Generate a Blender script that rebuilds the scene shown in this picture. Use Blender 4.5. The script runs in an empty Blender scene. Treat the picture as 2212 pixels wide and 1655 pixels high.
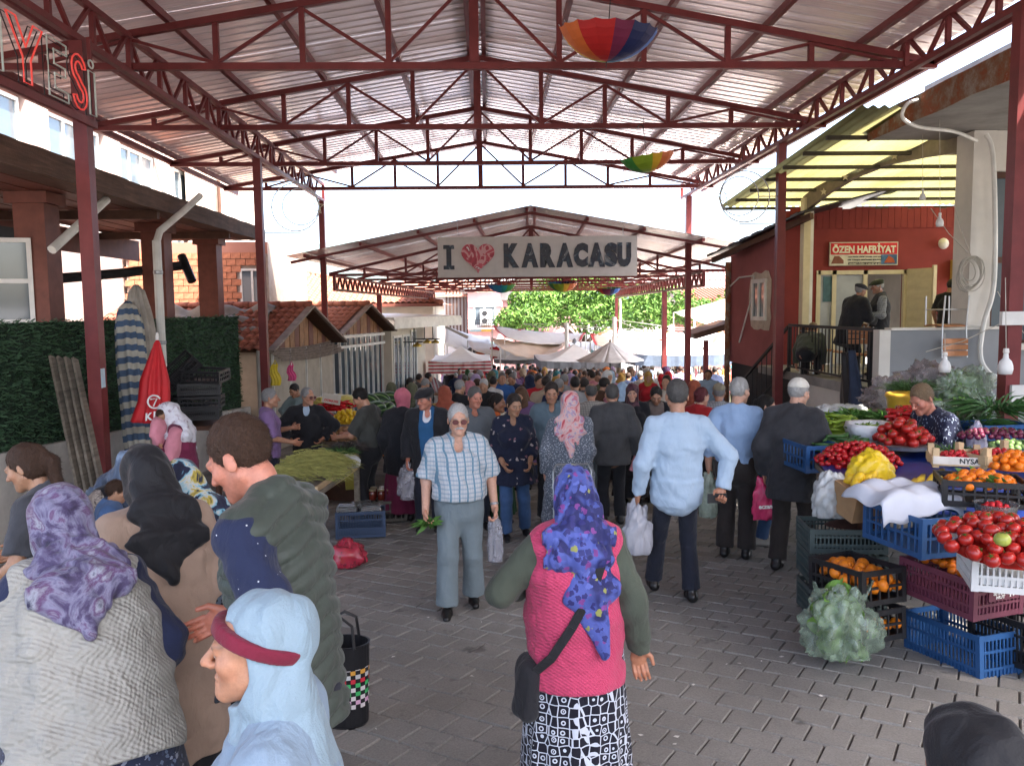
import bpy, bmesh, math, random
import numpy as np
from mathutils import Vector, Matrix
random.seed(7); RNG = np.random.default_rng(11)
SC = bpy.context.scene
COL = SC.collection
R = math.radians
# ------------------------------------------------------------------ camera
FPX, CU, CV = 1780.0, 1106.0, 827.5            # photo measured on a 2212 x 1655 sheet
CAMZ, YAW, PITCH, ROLL, SLOPE = 2.0, math.atan(52/1780), math.atan(160/1780), 0.011, 0.063
CAM = Vector((0, 0, CAMZ))
Fv = Vector((math.sin(YAW)*math.cos(PITCH), math.cos(YAW)*math.cos(PITCH), -math.sin(PITCH)))
R0 = Vector((math.cos(YAW), -math.sin(YAW), 0)); U0 = R0.cross(Fv)
Rv = math.cos(ROLL)*R0 - math.sin(ROLL)*U0
Uv = math.sin(ROLL)*R0 + math.cos(ROLL)*U0
cam = bpy.data.cameras.new('camera'); cam_o = bpy.data.objects.new('camera', cam); COL.objects.link(cam_o)
cam.sensor_width = 36.0; cam.lens = 36.0*FPX/2212; cam.clip_end = 5000; cam.clip_start = 0.05
m = Matrix.Identity(4)
for i in range(3): m[i][0], m[i][1], m[i][2], m[i][3] = Rv[i], Uv[i], -Fv[i], CAM[i]
cam_o.matrix_world = m
SC.camera = cam_o
# ------------------------------------------------------------------ sky, sun, exposure
SUN = Vector((0.62, -0.62, 1.35)).normalized()
w = bpy.data.worlds.new('World'); SC.world = w; w.use_nodes = True
nt = w.node_tree; bg = nt.nodes['Background']
sky = nt.nodes.new('ShaderNodeTexSky'); sky.sky_type = 'NISHITA'; sky.sun_disc = False
sky.sun_elevation = math.asin(SUN.z); sky.sun_rotation = math.atan2(SUN.x, SUN.y)
sky.air_density = .8; sky.dust_density = 5.0; sky.ozone_density = .2; sky.altitude = 300
nt.links.new(sky.outputs[0], bg.inputs[0]); bg.inputs[1].default_value = 0.15
sun = bpy.data.lights.new('sun', 'SUN'); sun.energy = 2.8; sun.angle = R(0.6); sun.color = (1, .95, .87)
sun_o = bpy.data.objects.new('sun', sun); COL.objects.link(sun_o)
sun_o.rotation_euler = (-SUN).to_track_quat('-Z', 'Y').to_euler()
SC.view_settings.view_transform = 'Standard'; SC.view_settings.look = 'None'
SC.view_settings.exposure = 2.95; SC.view_settings.gamma = 1.0; SC.view_settings.use_curve_mapping = False
SC.render.engine = 'CYCLES'
SC.cycles.use_denoising = True
SC.cycles.max_bounces = 7; SC.cycles.diffuse_bounces = 5; SC.cycles.glossy_bounces = 3
SC.cycles.transmission_bounces = 4; SC.cycles.transparent_max_bounces = 8
SC.cycles.sample_clamp_indirect = 6.0; SC.cycles.caustics_reflective = False; SC.cycles.caustics_refractive = False

# ------------------------------------------------------------------ photo sheet -> place
def ray(u, v): return Fv + Rv*((u-CU)/FPX) - Uv*((v-CV)/FPX)
def at(u, v, y):                         # the point on that line of sight at depth y
    d = ray(u, v); return CAM + d*(y/d.y)
def zg(y):                               # the street falls away from the camera
    return -SLOPE*y if y < 40 else -SLOPE*40
def gnd(u, v):
    d = ray(u, v); t = -CAMZ/(d.z + SLOPE*d.y); return CAM + d*t
def proj(p):
    q = Vector(p)-CAM; z = q.dot(Fv); return CU+FPX*q.dot(Rv)/z, CV-FPX*q.dot(Uv)/z

# ------------------------------------------------------------------ materials
MATS = {}
def nd(nt, t, **kw):
    n = nt.nodes.new(t)
    for k, v in kw.items():
        if k[0] == 'i' and k[1:].isdigit(): n.inputs[int(k[1:])].default_value = v
        else: setattr(n, k, v)
    return n
def ramp(nt, fac, stops, interp='LINEAR'):
    r = nt.nodes.new('ShaderNodeValToRGB'); r.color_ramp.interpolation = interp
    el = r.color_ramp.elements
    while len(el) < len(stops): el.new(.5)
    for e, (p, c) in zip(el, stops): e.position = p; e.color = (c[0], c[1], c[2], 1)
    nt.links.new(fac, r.inputs[0]); return r.outputs[0]
def mixc(nt, fac, a, b, blend='MIX'):
    n = nt.nodes.new('ShaderNodeMix'); n.data_type = 'RGBA'; n.blend_type = blend
    for s, x in ((0, fac), (6, a), (7, b)):
        if hasattr(x, 'is_output'): nt.links.new(x, n.inputs[s])
        else: n.inputs[s].default_value = x if s == 0 else (x[0], x[1], x[2], 1)
    return n.outputs[2]
def mth(nt, op, a, b=None, c=None):
    n = nt.nodes.new('ShaderNodeMath'); n.operation = op
    for i, x in enumerate((a, b, c)):
        if x is None: continue
        if hasattr(x, 'is_output'): nt.links.new(x, n.inputs[i])
        else: n.inputs[i].default_value = x
    return n.outputs[0]
def coords(nt, kind='Object', scale=(1, 1, 1), rot=(0, 0, 0), loc=(0, 0, 0)):
    tc = nt.nodes.new('ShaderNodeTexCoord'); mp = nt.nodes.new('ShaderNodeMapping')
    mp.inputs['Scale'].default_value = scale; mp.inputs['Rotation'].default_value = rot; mp.inputs['Location'].default_value = loc
    nt.links.new(tc.outputs[kind], mp.inputs[0]); return mp.outputs[0]
def noise(nt, vec, scale, detail=4, rough=.55, dist=0):
    n = nt.nodes.new('ShaderNodeTexNoise'); n.inputs['Scale'].default_value = scale; n.inputs['Detail'].default_value = detail
    n.inputs['Roughness'].default_value = rough; n.inputs['Distortion'].default_value = dist
    nt.links.new(vec, n.inputs['Vector']); return n.outputs[0]
def mat(name, col=(.5, .5, .5), rough=.7, metal=0.0, var=.18, vs=6.0, bump=0.0, bs=60.0, spec=.4, trans=0.0, alpha=1.0,
        sheen=0.0, emit=None, pat=None, subsurf=0.0, coord='Object', sc=(1, 1, 1), glow=1.0, ior=1.45):
    """one procedural material: a base colour broken up by noise, optional pattern, optional bump"""
    if name in MATS: return MATS[name]
    m = bpy.data.materials.new(name); m.use_nodes = True; MATS[name] = m
    nt = m.node_tree; b = nt.nodes['Principled BSDF']
    vec = coords(nt, coord, sc)
    c = None
    if pat: c = pat(nt, vec, col)
    if var:
        n = noise(nt, vec, vs, 5, .6)
        lo = tuple(x*(1-var) for x in col); hi = tuple(min(1, x*(1+var)) for x in col)
        if c is None: c = ramp(nt, n, [(.3, lo), (.7, hi)])
        else:
            g = ramp(nt, n, [(.3, (1-var,)*3), (.7, (1, 1, 1))]); c = mixc(nt, 1.0, c, g, 'MULTIPLY')
    if c is None: b.inputs['Base Color'].default_value = (*col, 1)
    else: nt.links.new(c, b.inputs['Base Color'])
    b.inputs['Roughness'].default_value = rough; b.inputs['Metallic'].default_value = metal
    b.inputs['Specular IOR Level'].default_value = spec; b.inputs['IOR'].default_value = ior
    b.inputs['Transmission Weight'].default_value = trans; b.inputs['Alpha'].default_value = alpha
    if sheen: b.inputs['Sheen Weight'].default_value = sheen
    if subsurf:
        b.inputs['Subsurface Weight'].default_value = subsurf; b.inputs['Subsurface Radius'].default_value = (.012, .005, .003); b.inputs['Subsurface Scale'].default_value = 1.0
    if emit: b.inputs['Emission Color'].default_value = (*emit, 1); b.inputs['Emission Strength'].default_value = glow
    if bump:
        bn = nt.nodes.new('ShaderNodeBump'); bn.inputs['Strength'].default_value = min(1, bump); bn.inputs['Distance'].default_value = .01
        nt.links.new(noise(nt, vec, bs, 5, .6), bn.inputs['Height']); nt.links.new(bn.outputs[0], b.inputs['Normal'])
    return m
def relief(m, fn, strength=.6, dist=.01):
    """replace the bump of a material with a patterned height: fn(nt, vec) -> height socket"""
    nt = m.node_tree; b = nt.nodes['Principled BSDF']; vec = coords(nt, 'Object')
    bn = nt.nodes.new('ShaderNodeBump'); bn.inputs['Strength'].default_value = strength; bn.inputs['Distance'].default_value = dist
    nt.links.new(fn(nt, vec), bn.inputs['Height']); nt.links.new(bn.outputs[0], b.inputs['Normal']); return m
def sep(nt, vec):
    s = nt.nodes.new('ShaderNodeSeparateXYZ'); nt.links.new(vec, s.inputs[0]); return s.outputs
def band(nt, x, period, duty, soft=0.0, off=0.0):     # 1 inside a stripe
    f = mth(nt, 'FRACT', mth(nt, 'MULTIPLY_ADD', x, 1/period, off+100.0))
    return mth(nt, 'LESS_THAN', f, duty)
def voro(nt, vec, scale, feat='F1', rand=1.0, out='Distance'):
    n = nt.nodes.new('ShaderNodeTexVoronoi'); n.feature = feat; n.inputs['Scale'].default_value = scale; n.inputs['Randomness'].default_value = rand
    nt.links.new(vec, n.inputs['Vector']); return n.outputs[out]

# ------------------------------------------------------------------ mesh builder
ORG = {}
def tag(o, label=None, cat=None, group=None, kind=None):
    if label: o['label'] = label
    if cat: o['category'] = cat
    if group: o['group'] = group
    if kind: o['kind'] = kind
    return o
def empty(name, loc, label=None, cat=None, group=None, rz=0.0, kind=None, parent=None):
    o = bpy.data.objects.new(name, None); COL.objects.link(o); o.empty_display_size = .1
    loc = Vector(loc); o.rotation_euler = (0, 0, rz)
    if parent is not None: o.parent = parent; o.location = loc - ORG[parent]
    else: o.location = loc
    ORG[o] = loc; return tag(o, label, cat, group, kind)
class MB:
    def __init__(s): s.v = []; s.f = []; s.m = []; s.cm = 0
    def add(s, vs, fs):
        n = len(s.v); s.v.extend([tuple(p) for p in vs]); s.f.extend([tuple(i+n for i in f) for f in fs]); s.m.extend([s.cm]*len(fs)); return s
    def slot(s, i): s.cm = i; return s
    def box(s, c, d, rot=None, tip=1.0):
        x, y, z = d[0]/2, d[1]/2, d[2]/2
        P = [Vector(p) for p in ((-x,-y,-z),(x,-y,-z),(x,y,-z),(-x,y,-z),(-x*tip,-y*tip,z),(x*tip,-y*tip,z),(x*tip,y*tip,z),(-x*tip,y*tip,z))]
        if rot is not None: P = [rot @ p for p in P]
        c = Vector(c)
        return s.add([p+c for p in P], [(0,3,2,1),(4,5,6,7),(0,1,5,4),(1,2,6,5),(2,3,7,6),(3,0,4,7)])
    def box2(s, lo, hi): return s.box([(a+b)/2 for a, b in zip(lo, hi)], [abs(b-a) for a, b in zip(lo, hi)])
    def beam(s, a, b, w, h=None, up=(0, 0, 1)):       # rectangular bar from a to b
        a, b = Vector(a), Vector(b); h = h or w; d = (b-a).normalized(); up = Vector(up)
        if abs(d.dot(up)) > .98: up = Vector((0, 1, 0)) if abs(d.y) < .9 else Vector((1, 0, 0))
        x = d.cross(up).normalized()*w/2; z = x.cross(d).normalized()*h/2
        return s.add([a-x-z, a+x-z, a+x+z, a-x+z, b-x-z, b+x-z, b+x+z, b-x+z], [(3,2,1,0),(4,5,6,7),(0,1,5,4),(1,2,6,5),(2,3,7,6),(3,0,4,7)])
    def tube(s, pts, r, n=8, cap=True, closed=False):
        pts = [Vector(p) for p in pts]; k = len(pts); rs = r if hasattr(r, '__len__') else [r]*k
        base = len(s.v); t0 = None; ref = None
        for i, p in enumerate(pts):
            if closed: t = (pts[(i+1) % k]-pts[i-1])
            else: t = pts[min(i+1, k-1)]-pts[max(i-1, 0)]
            t = t.normalized() if t.length > 1e-9 else Vector((0, 0, 1))
            if ref is None: ref = Vector((0, 0, 1)) if abs(t.z) < .9 else Vector((1, 0, 0))
            x = t.cross(ref).normalized(); y = x.cross(t); ref = y
            for j in range(n):
                a = 2*math.pi*j/n; s.v.append(tuple(p + (x*math.cos(a)+y*math.sin(a))*rs[i]))
        rings = k if closed else k-1
        for i in range(rings):
            i2 = (i+1) % k
            for j in range(n):
                j2 = (j+1) % n
                s.f.append((base+i*n+j, base+i*n+j2, base+i2*n+j2, base+i2*n+j)); s.m.append(s.cm)
        if cap and not closed:
            s.f.append(tuple(base+j for j in reversed(range(n)))); s.m.append(s.cm)
            s.f.append(tuple(base+(k-1)*n+j for j in range(n))); s.m.append(s.cm)
        return s
    def lathe(s, prof, c=(0, 0, 0), n=16, rot=None, sx=1, sy=1, wob=None):   # profile [(r, z)]
        base = len(s.v); c = Vector(c)
        for i, (r, z) in enumerate(prof):
            for j in range(n):
                a = 2*math.pi*j/n; rr = r*(wob(a, z) if wob else 1)
                p = Vector((rr*math.cos(a)*sx, rr*math.sin(a)*sy, z)); p = rot @ p if rot is not None else p
                s.v.append(tuple(p+c))
        for i in range(len(prof)-1):
            for j in range(n):
                j2 = (j+1) % n
                s.f.append((base+i*n+j, base+i*n+j2, base+(i+1)*n+j2, base+(i+1)*n+j)); s.m.append(s.cm)
        if prof[0][0] > 1e-4: s.f.append(tuple(base+j for j in reversed(range(n)))); s.m.append(s.cm)
        if prof[-1][0] > 1e-4: s.f.append(tuple(base+(len(prof)-1)*n+j for j in range(n))); s.m.append(s.cm)
        return s
    def prism(s, poly, d, o=(0, 0, 0)):               # flat polygon (3d points) pushed along d
        poly = [Vector(p)+Vector(o) for p in poly]; d = Vector(d); n = len(poly)
        return s.add(poly+[p+d for p in poly], [tuple(reversed(range(n))), tuple(range(n, 2*n))]+[(i, (i+1) % n, n+(i+1) % n, n+i) for i in range(n)])
    def ball(s, c, r, n=10, k=6, sq=(1, 1, 1), rot=None):
        return s.lathe([(max(1e-5, math.sin(math.pi*i/k))*r, -math.cos(math.pi*i/k)*r*sq[2]) for i in range(k+1)], c, n, rot, sq[0], sq[1])
    def grid(s, fn, nu, nv, thick=0.0):               # fn(a, b) -> point, a, b in 0..1
        P = [[Vector(fn(i/nu, j/nv)) for j in range(nv+1)] for i in range(nu+1)]
        base = len(s.v); W = nv+1
        s.v.extend(tuple(p) for row in P for p in row)
        for i in range(nu):
            for j in range(nv): s.f.append((base+i*W+j, base+(i+1)*W+j, base+(i+1)*W+j+1, base+i*W+j+1)); s.m.append(s.cm)
        if thick:
            N = [[None]*(nv+1) for _ in range(nu+1)]
            for i in range(nu+1):
                for j in range(nv+1):
                    a = P[min(i+1, nu)][j]-P[max(i-1, 0)][j]; b = P[i][min(j+1, nv)]-P[i][max(j-1, 0)]
                    n = a.cross(b); N[i][j] = n.normalized() if n.length > 1e-12 else Vector((0, 0, 1))
            b2 = len(s.v); s.v.extend(tuple(P[i][j]-N[i][j]*thick) for i in range(nu+1) for j in range(nv+1))
            for i in range(nu):
                for j in range(nv): s.f.append((b2+i*W+j, b2+i*W+j+1, b2+(i+1)*W+j+1, b2+(i+1)*W+j)); s.m.append(s.cm)
            rim = [(i, 0) for i in range(nu)]+[(nu, j) for j in range(nv)]+[(i, nv) for i in range(nu, 0, -1)]+[(0, j) for j in range(nv, 0, -1)]
            for q in range(len(rim)):
                a, b = rim[q], rim[(q+1) % len(rim)]; A, B = a[0]*W+a[1], b[0]*W+b[1]
                s.f.append((base+B, base+A, b2+A, b2+B)); s.m.append(s.cm)
        return s
    def mesh(s, name, mats, smooth=False, off=(0, 0, 0)):
        me = bpy.data.meshes.new(name)
        v = np.array(s.v, dtype=np.float64).reshape(-1, 3)-np.array(off)
        me.from_pydata(v.tolist(), [], s.f)
        for m_ in (mats if isinstance(mats, (list, tuple)) else [mats]): me.materials.append(m_)
        if max(s.m, default=0): me.polygons.foreach_set('material_index', s.m)
        if smooth: me.polygons.foreach_set('use_smooth', [True]*len(me.polygons))
        me.update(); return me
    def build(s, name, mats, parent=None, smooth=False, at=None, local=False):
        """verts are in place coordinates; a child is shifted to its parent's origin"""
        if parent is not None:
            me = s.mesh(name, mats, smooth, (0, 0, 0) if local else ORG[parent])
            o = bpy.data.objects.new(name, me); COL.objects.link(o); o.parent = parent; ORG[o] = ORG[parent]
        else:
            off = Vector(at) if at is not None else Vector((0, 0, 0))
            me = s.mesh(name, mats, smooth, (0, 0, 0) if local else off)
            o = bpy.data.objects.new(name, me); COL.objects.link(o); o.location = off; ORG[o] = off
        return o
def link(name, me, parent, loc=(0, 0, 0), rot=(0, 0, 0), sc=None):
    """another object on the same mesh data; loc in the parent's frame"""
    o = bpy.data.objects.new(name, me); COL.objects.link(o); o.parent = parent
    o.location = loc; o.rotation_euler = rot
    if sc: o.scale = sc
    ORG[o] = ORG.get(parent, Vector((0, 0, 0))); return o
def copy_tree(o, parent=None):
    c = o.copy(); COL.objects.link(c); c.parent = parent; ORG[c] = ORG.get(o)
    for ch in o.children: copy_tree(ch, c)
    return c
def text_mesh(txt, size, depth=.0, bold=0.0, xs=1.0, align='CENTER'):
    cu = bpy.data.curves.new('t', 'FONT'); cu.body = txt; cu.size = size; cu.extrude = depth; cu.offset = bold
    cu.align_x = align; cu.align_y = 'CENTER'; cu.resolution_u = 3
    ob = bpy.data.objects.new('t', cu); COL.objects.link(ob)
    dg = bpy.context.evaluated_depsgraph_get(); me = bpy.data.meshes.new_from_object(ob.evaluated_get(dg))
    bpy.data.objects.remove(ob); bpy.data.curves.remove(cu)
    if xs != 1.0:
        for v in me.vertices: v.co.x *= xs
    return me
def text(name, txt, size, material, loc, xdir, updir, parent, depth=.004, bold=0.0, xs=1.0, width=None, height=None):
    """flat lettering at loc, reading along xdir"""
    me = text_mesh(txt, size, depth, bold, xs)
    co = np.array([v.co[:] for v in me.vertices])
    if width:
        k = width/(co[:, 0].max()-co[:, 0].min()); co[:, 0] *= k
    if height:
        k = height/(co[:, 1].max()-co[:, 1].min()); co[:, 1] *= k
    co[:, 0] -= (co[:, 0].max()+co[:, 0].min())/2; co[:, 1] -= (co[:, 1].max()+co[:, 1].min())/2
    x = Vector(xdir).normalized(); u = Vector(updir).normalized(); n = x.cross(u)
    B = np.array([x[:], u[:], n[:]]); co = co @ B + np.array(Vector(loc)-ORG[parent])
    me.vertices.foreach_set('co', co.ravel()); me.materials.clear(); me.materials.append(material); me.update()
    o = bpy.data.objects.new(name, me); COL.objects.link(o); o.parent = parent; ORG[o] = ORG[parent]; return o

# shared materials
RED = (.165, .030, .030)
m_steel = mat('red_steel', RED, .48, 0, .22, 3.0, .12, 40)
m_dark = mat('dark', (.02, .02, .022), .6, 0, .2)
m_white = mat('white_paint', (.72, .70, .66), .55, 0, .08)
m_black = mat('black_plastic', (.018, .018, .02), .42, 0, .25, 9)
m_grey = mat('grey_metal', (.32, .33, .34), .4, .6, .15)
m_rope = mat('rope', (.45, .42, .36), .9)
# ================================================================== ground
def pat_paver(nt, vec, col):
    g = nt.nodes.new('ShaderNodeNewGeometry'); oi = nt.nodes.new('ShaderNodeObjectInfo')
    base = ramp(nt, g.outputs['Random Per Island'], [(0, (.232, .226, .210)), (.35, (.28, .273, .254)), (.7, (.315, .306, .285)), (1, (.355, .342, .315))])
    wc = coords(nt, 'Object', (1, 1, 1)); big = noise(nt, g.outputs['Position'], .55, 5, .65)
    c = mixc(nt, 1.0, base, ramp(nt, big, [(.3, (.66, .65, .64)), (.7, (1.06, 1.03, 1.01))]), 'MULTIPLY')
    spots = noise(nt, g.outputs['Position'], 3.3, 3, .7); c = mixc(nt, ramp(nt, spots, [(.64, (0, 0, 0)), (.72, (.6, .6, .6))]), c, (.06, .056, .052))
    fine = noise(nt, g.outputs['Position'], 90, 3, .8)
    return mixc(nt, 1.0, c, ramp(nt, fine, [(.25, (.72, .72, .72)), (.75, (1.2, 1.2, 1.2))]), 'MULTIPLY')
m_paver = mat('paver', (.2, .19, .18), .78, 0, .0, 5, .35, 70, .35, pat=pat_paver)
m_joint = mat('paver_joint', (.13, .12, .11), .9, 0, .3, 4)
def pat_far(nt, vec, col):
    b = noise(nt, vec, .8, 5, .6); return ramp(nt, b, [(.3, (.26, .245, .23)), (.7, (.38, .36, .34))])
m_far = mat('far_paving', (.22, .21, .2), .85, 0, 0, 5, .2, 30, pat=pat_far)
tilt = Matrix.Rotation(-math.atan(SLOPE), 4, 'X')
ROOTG = {}
street = MB()
street.add([(-9, -12, .756-.014), (9, -12, .756-.014), (9, 22, -SLOPE*22-.014), (-9, 22, -SLOPE*22-.014)], [(0, 1, 2, 3)])
street = street.build('street', m_joint); tag(street, kind='structure')
sq = MB()
sq.add([(-60, 21.9, -SLOPE*21.9-.004), (60, 21.9, -SLOPE*21.9-.004), (60, 40, -2.52), (-60, 40, -2.52)], [(0, 1, 2, 3)])
sq.add([(-900, 40, -2.52), (900, 40, -2.52), (900, 1500, -2.52), (-900, 1500, -2.52)], [(0, 1, 2, 3)])
sq.add([(-60, -40, 2.4), (-9, -40, 2.4), (-9, 21.9, -SLOPE*21.9-.04), (-60, 21.9, -SLOPE*21.9-.04)], [(0, 1, 2, 3)])
sq.add([(9, -40, 2.4), (60, -40, 2.4), (60, 21.9, -SLOPE*21.9-.04), (9, 21.9, -SLOPE*21.9-.04)], [(0, 1, 2, 3)])
sq.add([(-9, -40, 2.4), (9, -40, 2.4), (9, -12, .72), (-9, -12, .72)], [(0, 1, 2, 3)])
square = sq.build('market_square', m_far); tag(square, kind='structure')
# running bond of nearly square concrete pavers, rows laid askew
PS, PJ, ANG = .215, .007, R(-33)
ca, sa = math.cos(ANG), math.sin(ANG)
def paver(mb, x, y, w, d, jit):
    x0, x1, y0, y1 = x+PJ/2, x+w-PJ/2, y+PJ/2, y+d-PJ/2; b = .006
    def W(a, c, z):
        X = a*ca-c*sa; Y = a*sa+c*ca; return (X, Y, -SLOPE*Y+z)
    t = jit
    mb.add([W(x0, y0, -.016), W(x1, y0, -.016), W(x1, y1, -.016), W(x0, y1, -.016), W(x0+b, y0+b, t), W(x1-b, y0+b, t+random.uniform(-.002, .002)), W(x1-b, y1-b, t), W(x0+b, y1-b, t+random.uniform(-.002, .002))],
           [(4, 5, 6, 7), (0, 1, 5, 4), (1, 2, 6, 5), (2, 3, 7, 6), (3, 0, 4, 7)])
near = []; field = MB()
for r_ in range(-70, 110):
    for c_ in range(-80, 80):
        a = c_*PS + (PS/2 if r_ % 2 else 0); c = r_*PS
        X, Y = (a+PS/2)*ca-(c+PS/2)*sa, (a+PS/2)*sa+(c+PS/2)*ca
        if not (-7.5 < X < 7.5 and 1.6 < Y < 21): continue
        u, v = proj((X, Y, zg(Y)))
        if -150 < u < 2360 and v < 1790:
            jit = random.uniform(-.003, .0025)
            near.append((Y, abs(X), u, v, a, c, jit))
near.sort()
seen = [q for q in near if 780 < q[2] < 2050 and q[3] < 1690 and not (1130 < q[2] < 1360 and q[3] > 1200)][:300]
ss = set(id(q) for q in seen)
for q in near:
    if id(q) in ss:
        mb = MB(); paver(mb, q[4], q[5], PS, PS, q[6]); mb.build('paver', m_paver, street)
    else: paver(field, q[4], q[5], PS, PS, q[6])
tag(field.build('paver_field', m_paver, street), kind='stuff')
# litter: scraps of paper and leaves on the pavers
m_scrap = mat('paper_scrap', (.62, .60, .55), .8)
rs_r = random.Random(3)
for u, v in [(rs_r.uniform(800, 1720), rs_r.uniform(1250, 1640)) for _ in range(22)]+[(1490, 1335), (1575, 1340), (1773, 1505), (1965, 1560), (1495, 1290), (1180, 1330), (1040, 1345), (850, 1420), (1645, 1430), (1540, 1255), (1730, 1375), (1430, 1240)]:
    p = gnd(u, v); s = random.uniform(.005, .014); mb = MB(); a = random.uniform(0, 3)
    mb.add([(p.x+s*math.cos(a+k*1.57)*(1+.6*(k % 2)), p.y+s*math.sin(a+k*1.57), p.z+.004+random.uniform(0, .008)) for k in range(4)], [(0, 1, 2, 3)])
    o = mb.build('paper_scrap', m_scrap, at=p); tag(o, 'small pale scrap of paper lying on the grey pavers', 'scrap', 'paper scraps trodden on the pavers')

# ================================================================== roofs
def pat_sheet(nt, vec, col):
    n = noise(nt, vec, .9, 4, .6); streak = noise(nt, coords(nt, 'Object', (.35, 16, 1)), 1.0, 3, .7)
    c = ramp(nt, n, [(.3, (.80, .715, .69)), (.7, (.95, .86, .83))])
    return mixc(nt, 1.0, c, ramp(nt, streak, [(.25, (.84, .83, .82)), (.75, (1.05, 1.04, 1.03))]), 'MULTIPLY')
m_sheet = mat('roof_sheet', (.7, .66, .62), .27, .55, 0, pat=pat_sheet, spec=.6)
def rib(nt, vec):
    x, y, z = sep(nt, vec); return mth(nt, 'SINE', mth(nt, 'MULTIPLY', y, 2*math.pi/.083))
relief(m_sheet, rib, .2, .004)
_nt = m_sheet.node_tree; _tl = _nt.nodes.new('ShaderNodeBsdfTranslucent'); _tl.inputs[0].default_value = (.66, .50, .50, 1); _mx = _nt.nodes.new('ShaderNodeMixShader'); _mx.inputs[0].default_value = .014   # slight pinkish translucency added so the metal underside glows
_nt.links.new(_nt.nodes['Principled BSDF'].outputs[0], _mx.inputs[1]); _nt.links.new(_tl.outputs[0], _mx.inputs[2]); _nt.links.new(_mx.outputs[0], _nt.nodes['Material Output'].inputs[0])
def roof_panel_mesh(L, w=1.0, t=.04, n=4):
    """one sheet: L along local x (down the slope), w along y, ribs proud of the underside"""
    mb = MB(); prof = [(0, 0)]
    for k in range(n):
        y = (k+.5)*w/n; prof += [(y-.03, 0), (y-.018, -.011), (y+.018, -.011), (y+.03, 0)]
    prof.append((w, 0)); m_ = len(prof)
    vs = [(0, y, z) for y, z in prof]+[(L, y, z) for y, z in prof]
    fs = [(i, i+1, m_+i+1, m_+i) for i in range(m_-1)]
    return mb.add(vs, fs).mesh('roof_panel', m_sheet)
def truss_parts(parent, xl, xr, xc, zb, za, y, step, M, ch=.085, st=.07, br=.04, rot=None):
    """chords in one part with struts and braces as its sub-parts, all in the shed's frame"""
    T = (lambda p: rot @ Vector(p)) if rot is not None else Vector
    sl = (za-zb)/(xc-xl); sr = (za-zb)/(xr-xc)
    top = lambda x: za-(xc-x)*sl if x < xc else za-(x-xc)*sr
    mb = MB(); mb.beam(T((xl, y, zb)), T((xr, y, zb)), ch)
    mb.beam(T((xl, y, zb+.03)), T((xc, y, za)), ch); mb.beam(T((xc, y, za)), T((xr, y, zb+.03)), ch)
    t = mb.build('truss', M, parent)
    xs = [xc]; k = 1
    while xc-k*step > xl+.35: xs.append(xc-k*step); k += 1
    nl = k-1; k = 1
    while xc+k*step < xr-.35: xs.append(xc+k*step); k += 1
    nr = k-1
    for x in xs:
        w_ = .12 if x == xc else st
        MB().beam(T((x, y, zb+ch/2)), T((x, y, top(x)-ch*.4)), w_, w_, T((0, 1, 0))-T((0, 0, 0))).build('strut', M, t)
    for sgn, n in ((-1, nl), (1, nr)):
        for k in range(1, n+1):
            if k % 2 == 1:
                for j in (k-1, k+1):
                    if j > n: continue
                    A = T((xc+sgn*k*step, y, zb+ch/2)); xj = xc+sgn*j*step; Bp = T((xj, y, top(xj)-ch/2))
                    MB().beam(A, Bp, br, br).build('brace', M, t)
    return t
def girder_parts(parent, x, y0, y1, zb, zt, step, M, ch=.075, br=.045, T=None, pat='N'):
    T = T or Vector
    mb = MB(); mb.beam(T((x, y0, zb)), T((x, y1, zb)), ch); mb.beam(T((x, y0, zt)), T((x, y1, zt)), ch)
    mb.beam(T((x, y0, zb)), T((x, y0, zt)), ch); mb.beam(T((x, y1, zb)), T((x, y1, zt)), ch)
    g = mb.build('girder', M, parent); n = int((y1-y0)/step)
    for k in range(n):
        a, b = y0+k*step, y0+(k+1)*step; mid = (a+b)/2
        if pat == 'N': MB().beam(T((x, a+.02, zb)), T((x, a+.02, zt)), br*1.25).build('strut', M, g)
        MB().beam(T((x, a+.03, zt)), T((x, mid, zb)), br).build('brace', M, g)
        MB().beam(T((x, mid, zb)), T((x, b-.03, zt)), br).build('brace', M, g)
    return g
# ---- first shed, over the camera
ZB, ZA, RX, EL, ER, RS = 5.13, 6.28, -.12, -6.7, 5.95, .165
shed = empty('market_shed', (0, 12, zg(12)), 'large red steel market shed with pitched metal roof overhead', 'shed')
Y0, Y1 = -3.0, 23.0
lenL, lenR = math.hypot(RX-EL+.1, (RX-EL+.1)*RS), math.hypot(ER-RX+.1, (ER-RX+.1)*RS)
pl, pr = roof_panel_mesh(lenL, 1.012), roof_panel_mesh(lenR, 1.012)
zr = ZA+.16; aR = math.atan(RS)
for k in range(int(Y1-Y0)):
    o = link('roof_panel', pr, shed, Vector((RX, Y0+k+.002*(k % 2), zr+.003*(k % 2)))-ORG[shed], (0, aR, 0))
    o = link('roof_panel', pl, shed, Vector((RX, Y0+k+1, zr+.003*(k % 2)))-ORG[shed], (0, aR, math.pi))
rc = MB(); rc.prism([(RX-.3, Y0, zr-.3*RS+.065), (RX, Y0, zr+.075), (RX+.3, Y0, zr-.3*RS+.065), (RX, Y0, zr+.105)], (0, Y1-Y0, 0)); rc.build('ridge_cap', m_sheet, shed)
for off in (-6.45, -5.2, -3.9, -2.6, -1.3, -.12, .12, 1.3, 2.6, 3.9, 5.2):
    x = RX+off; z = zr-abs(off)*RS-.075
    MB().beam((x, Y0, z), (x, Y1-.25, z), .07, .09).build('purlin', m_steel, shed)
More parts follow.
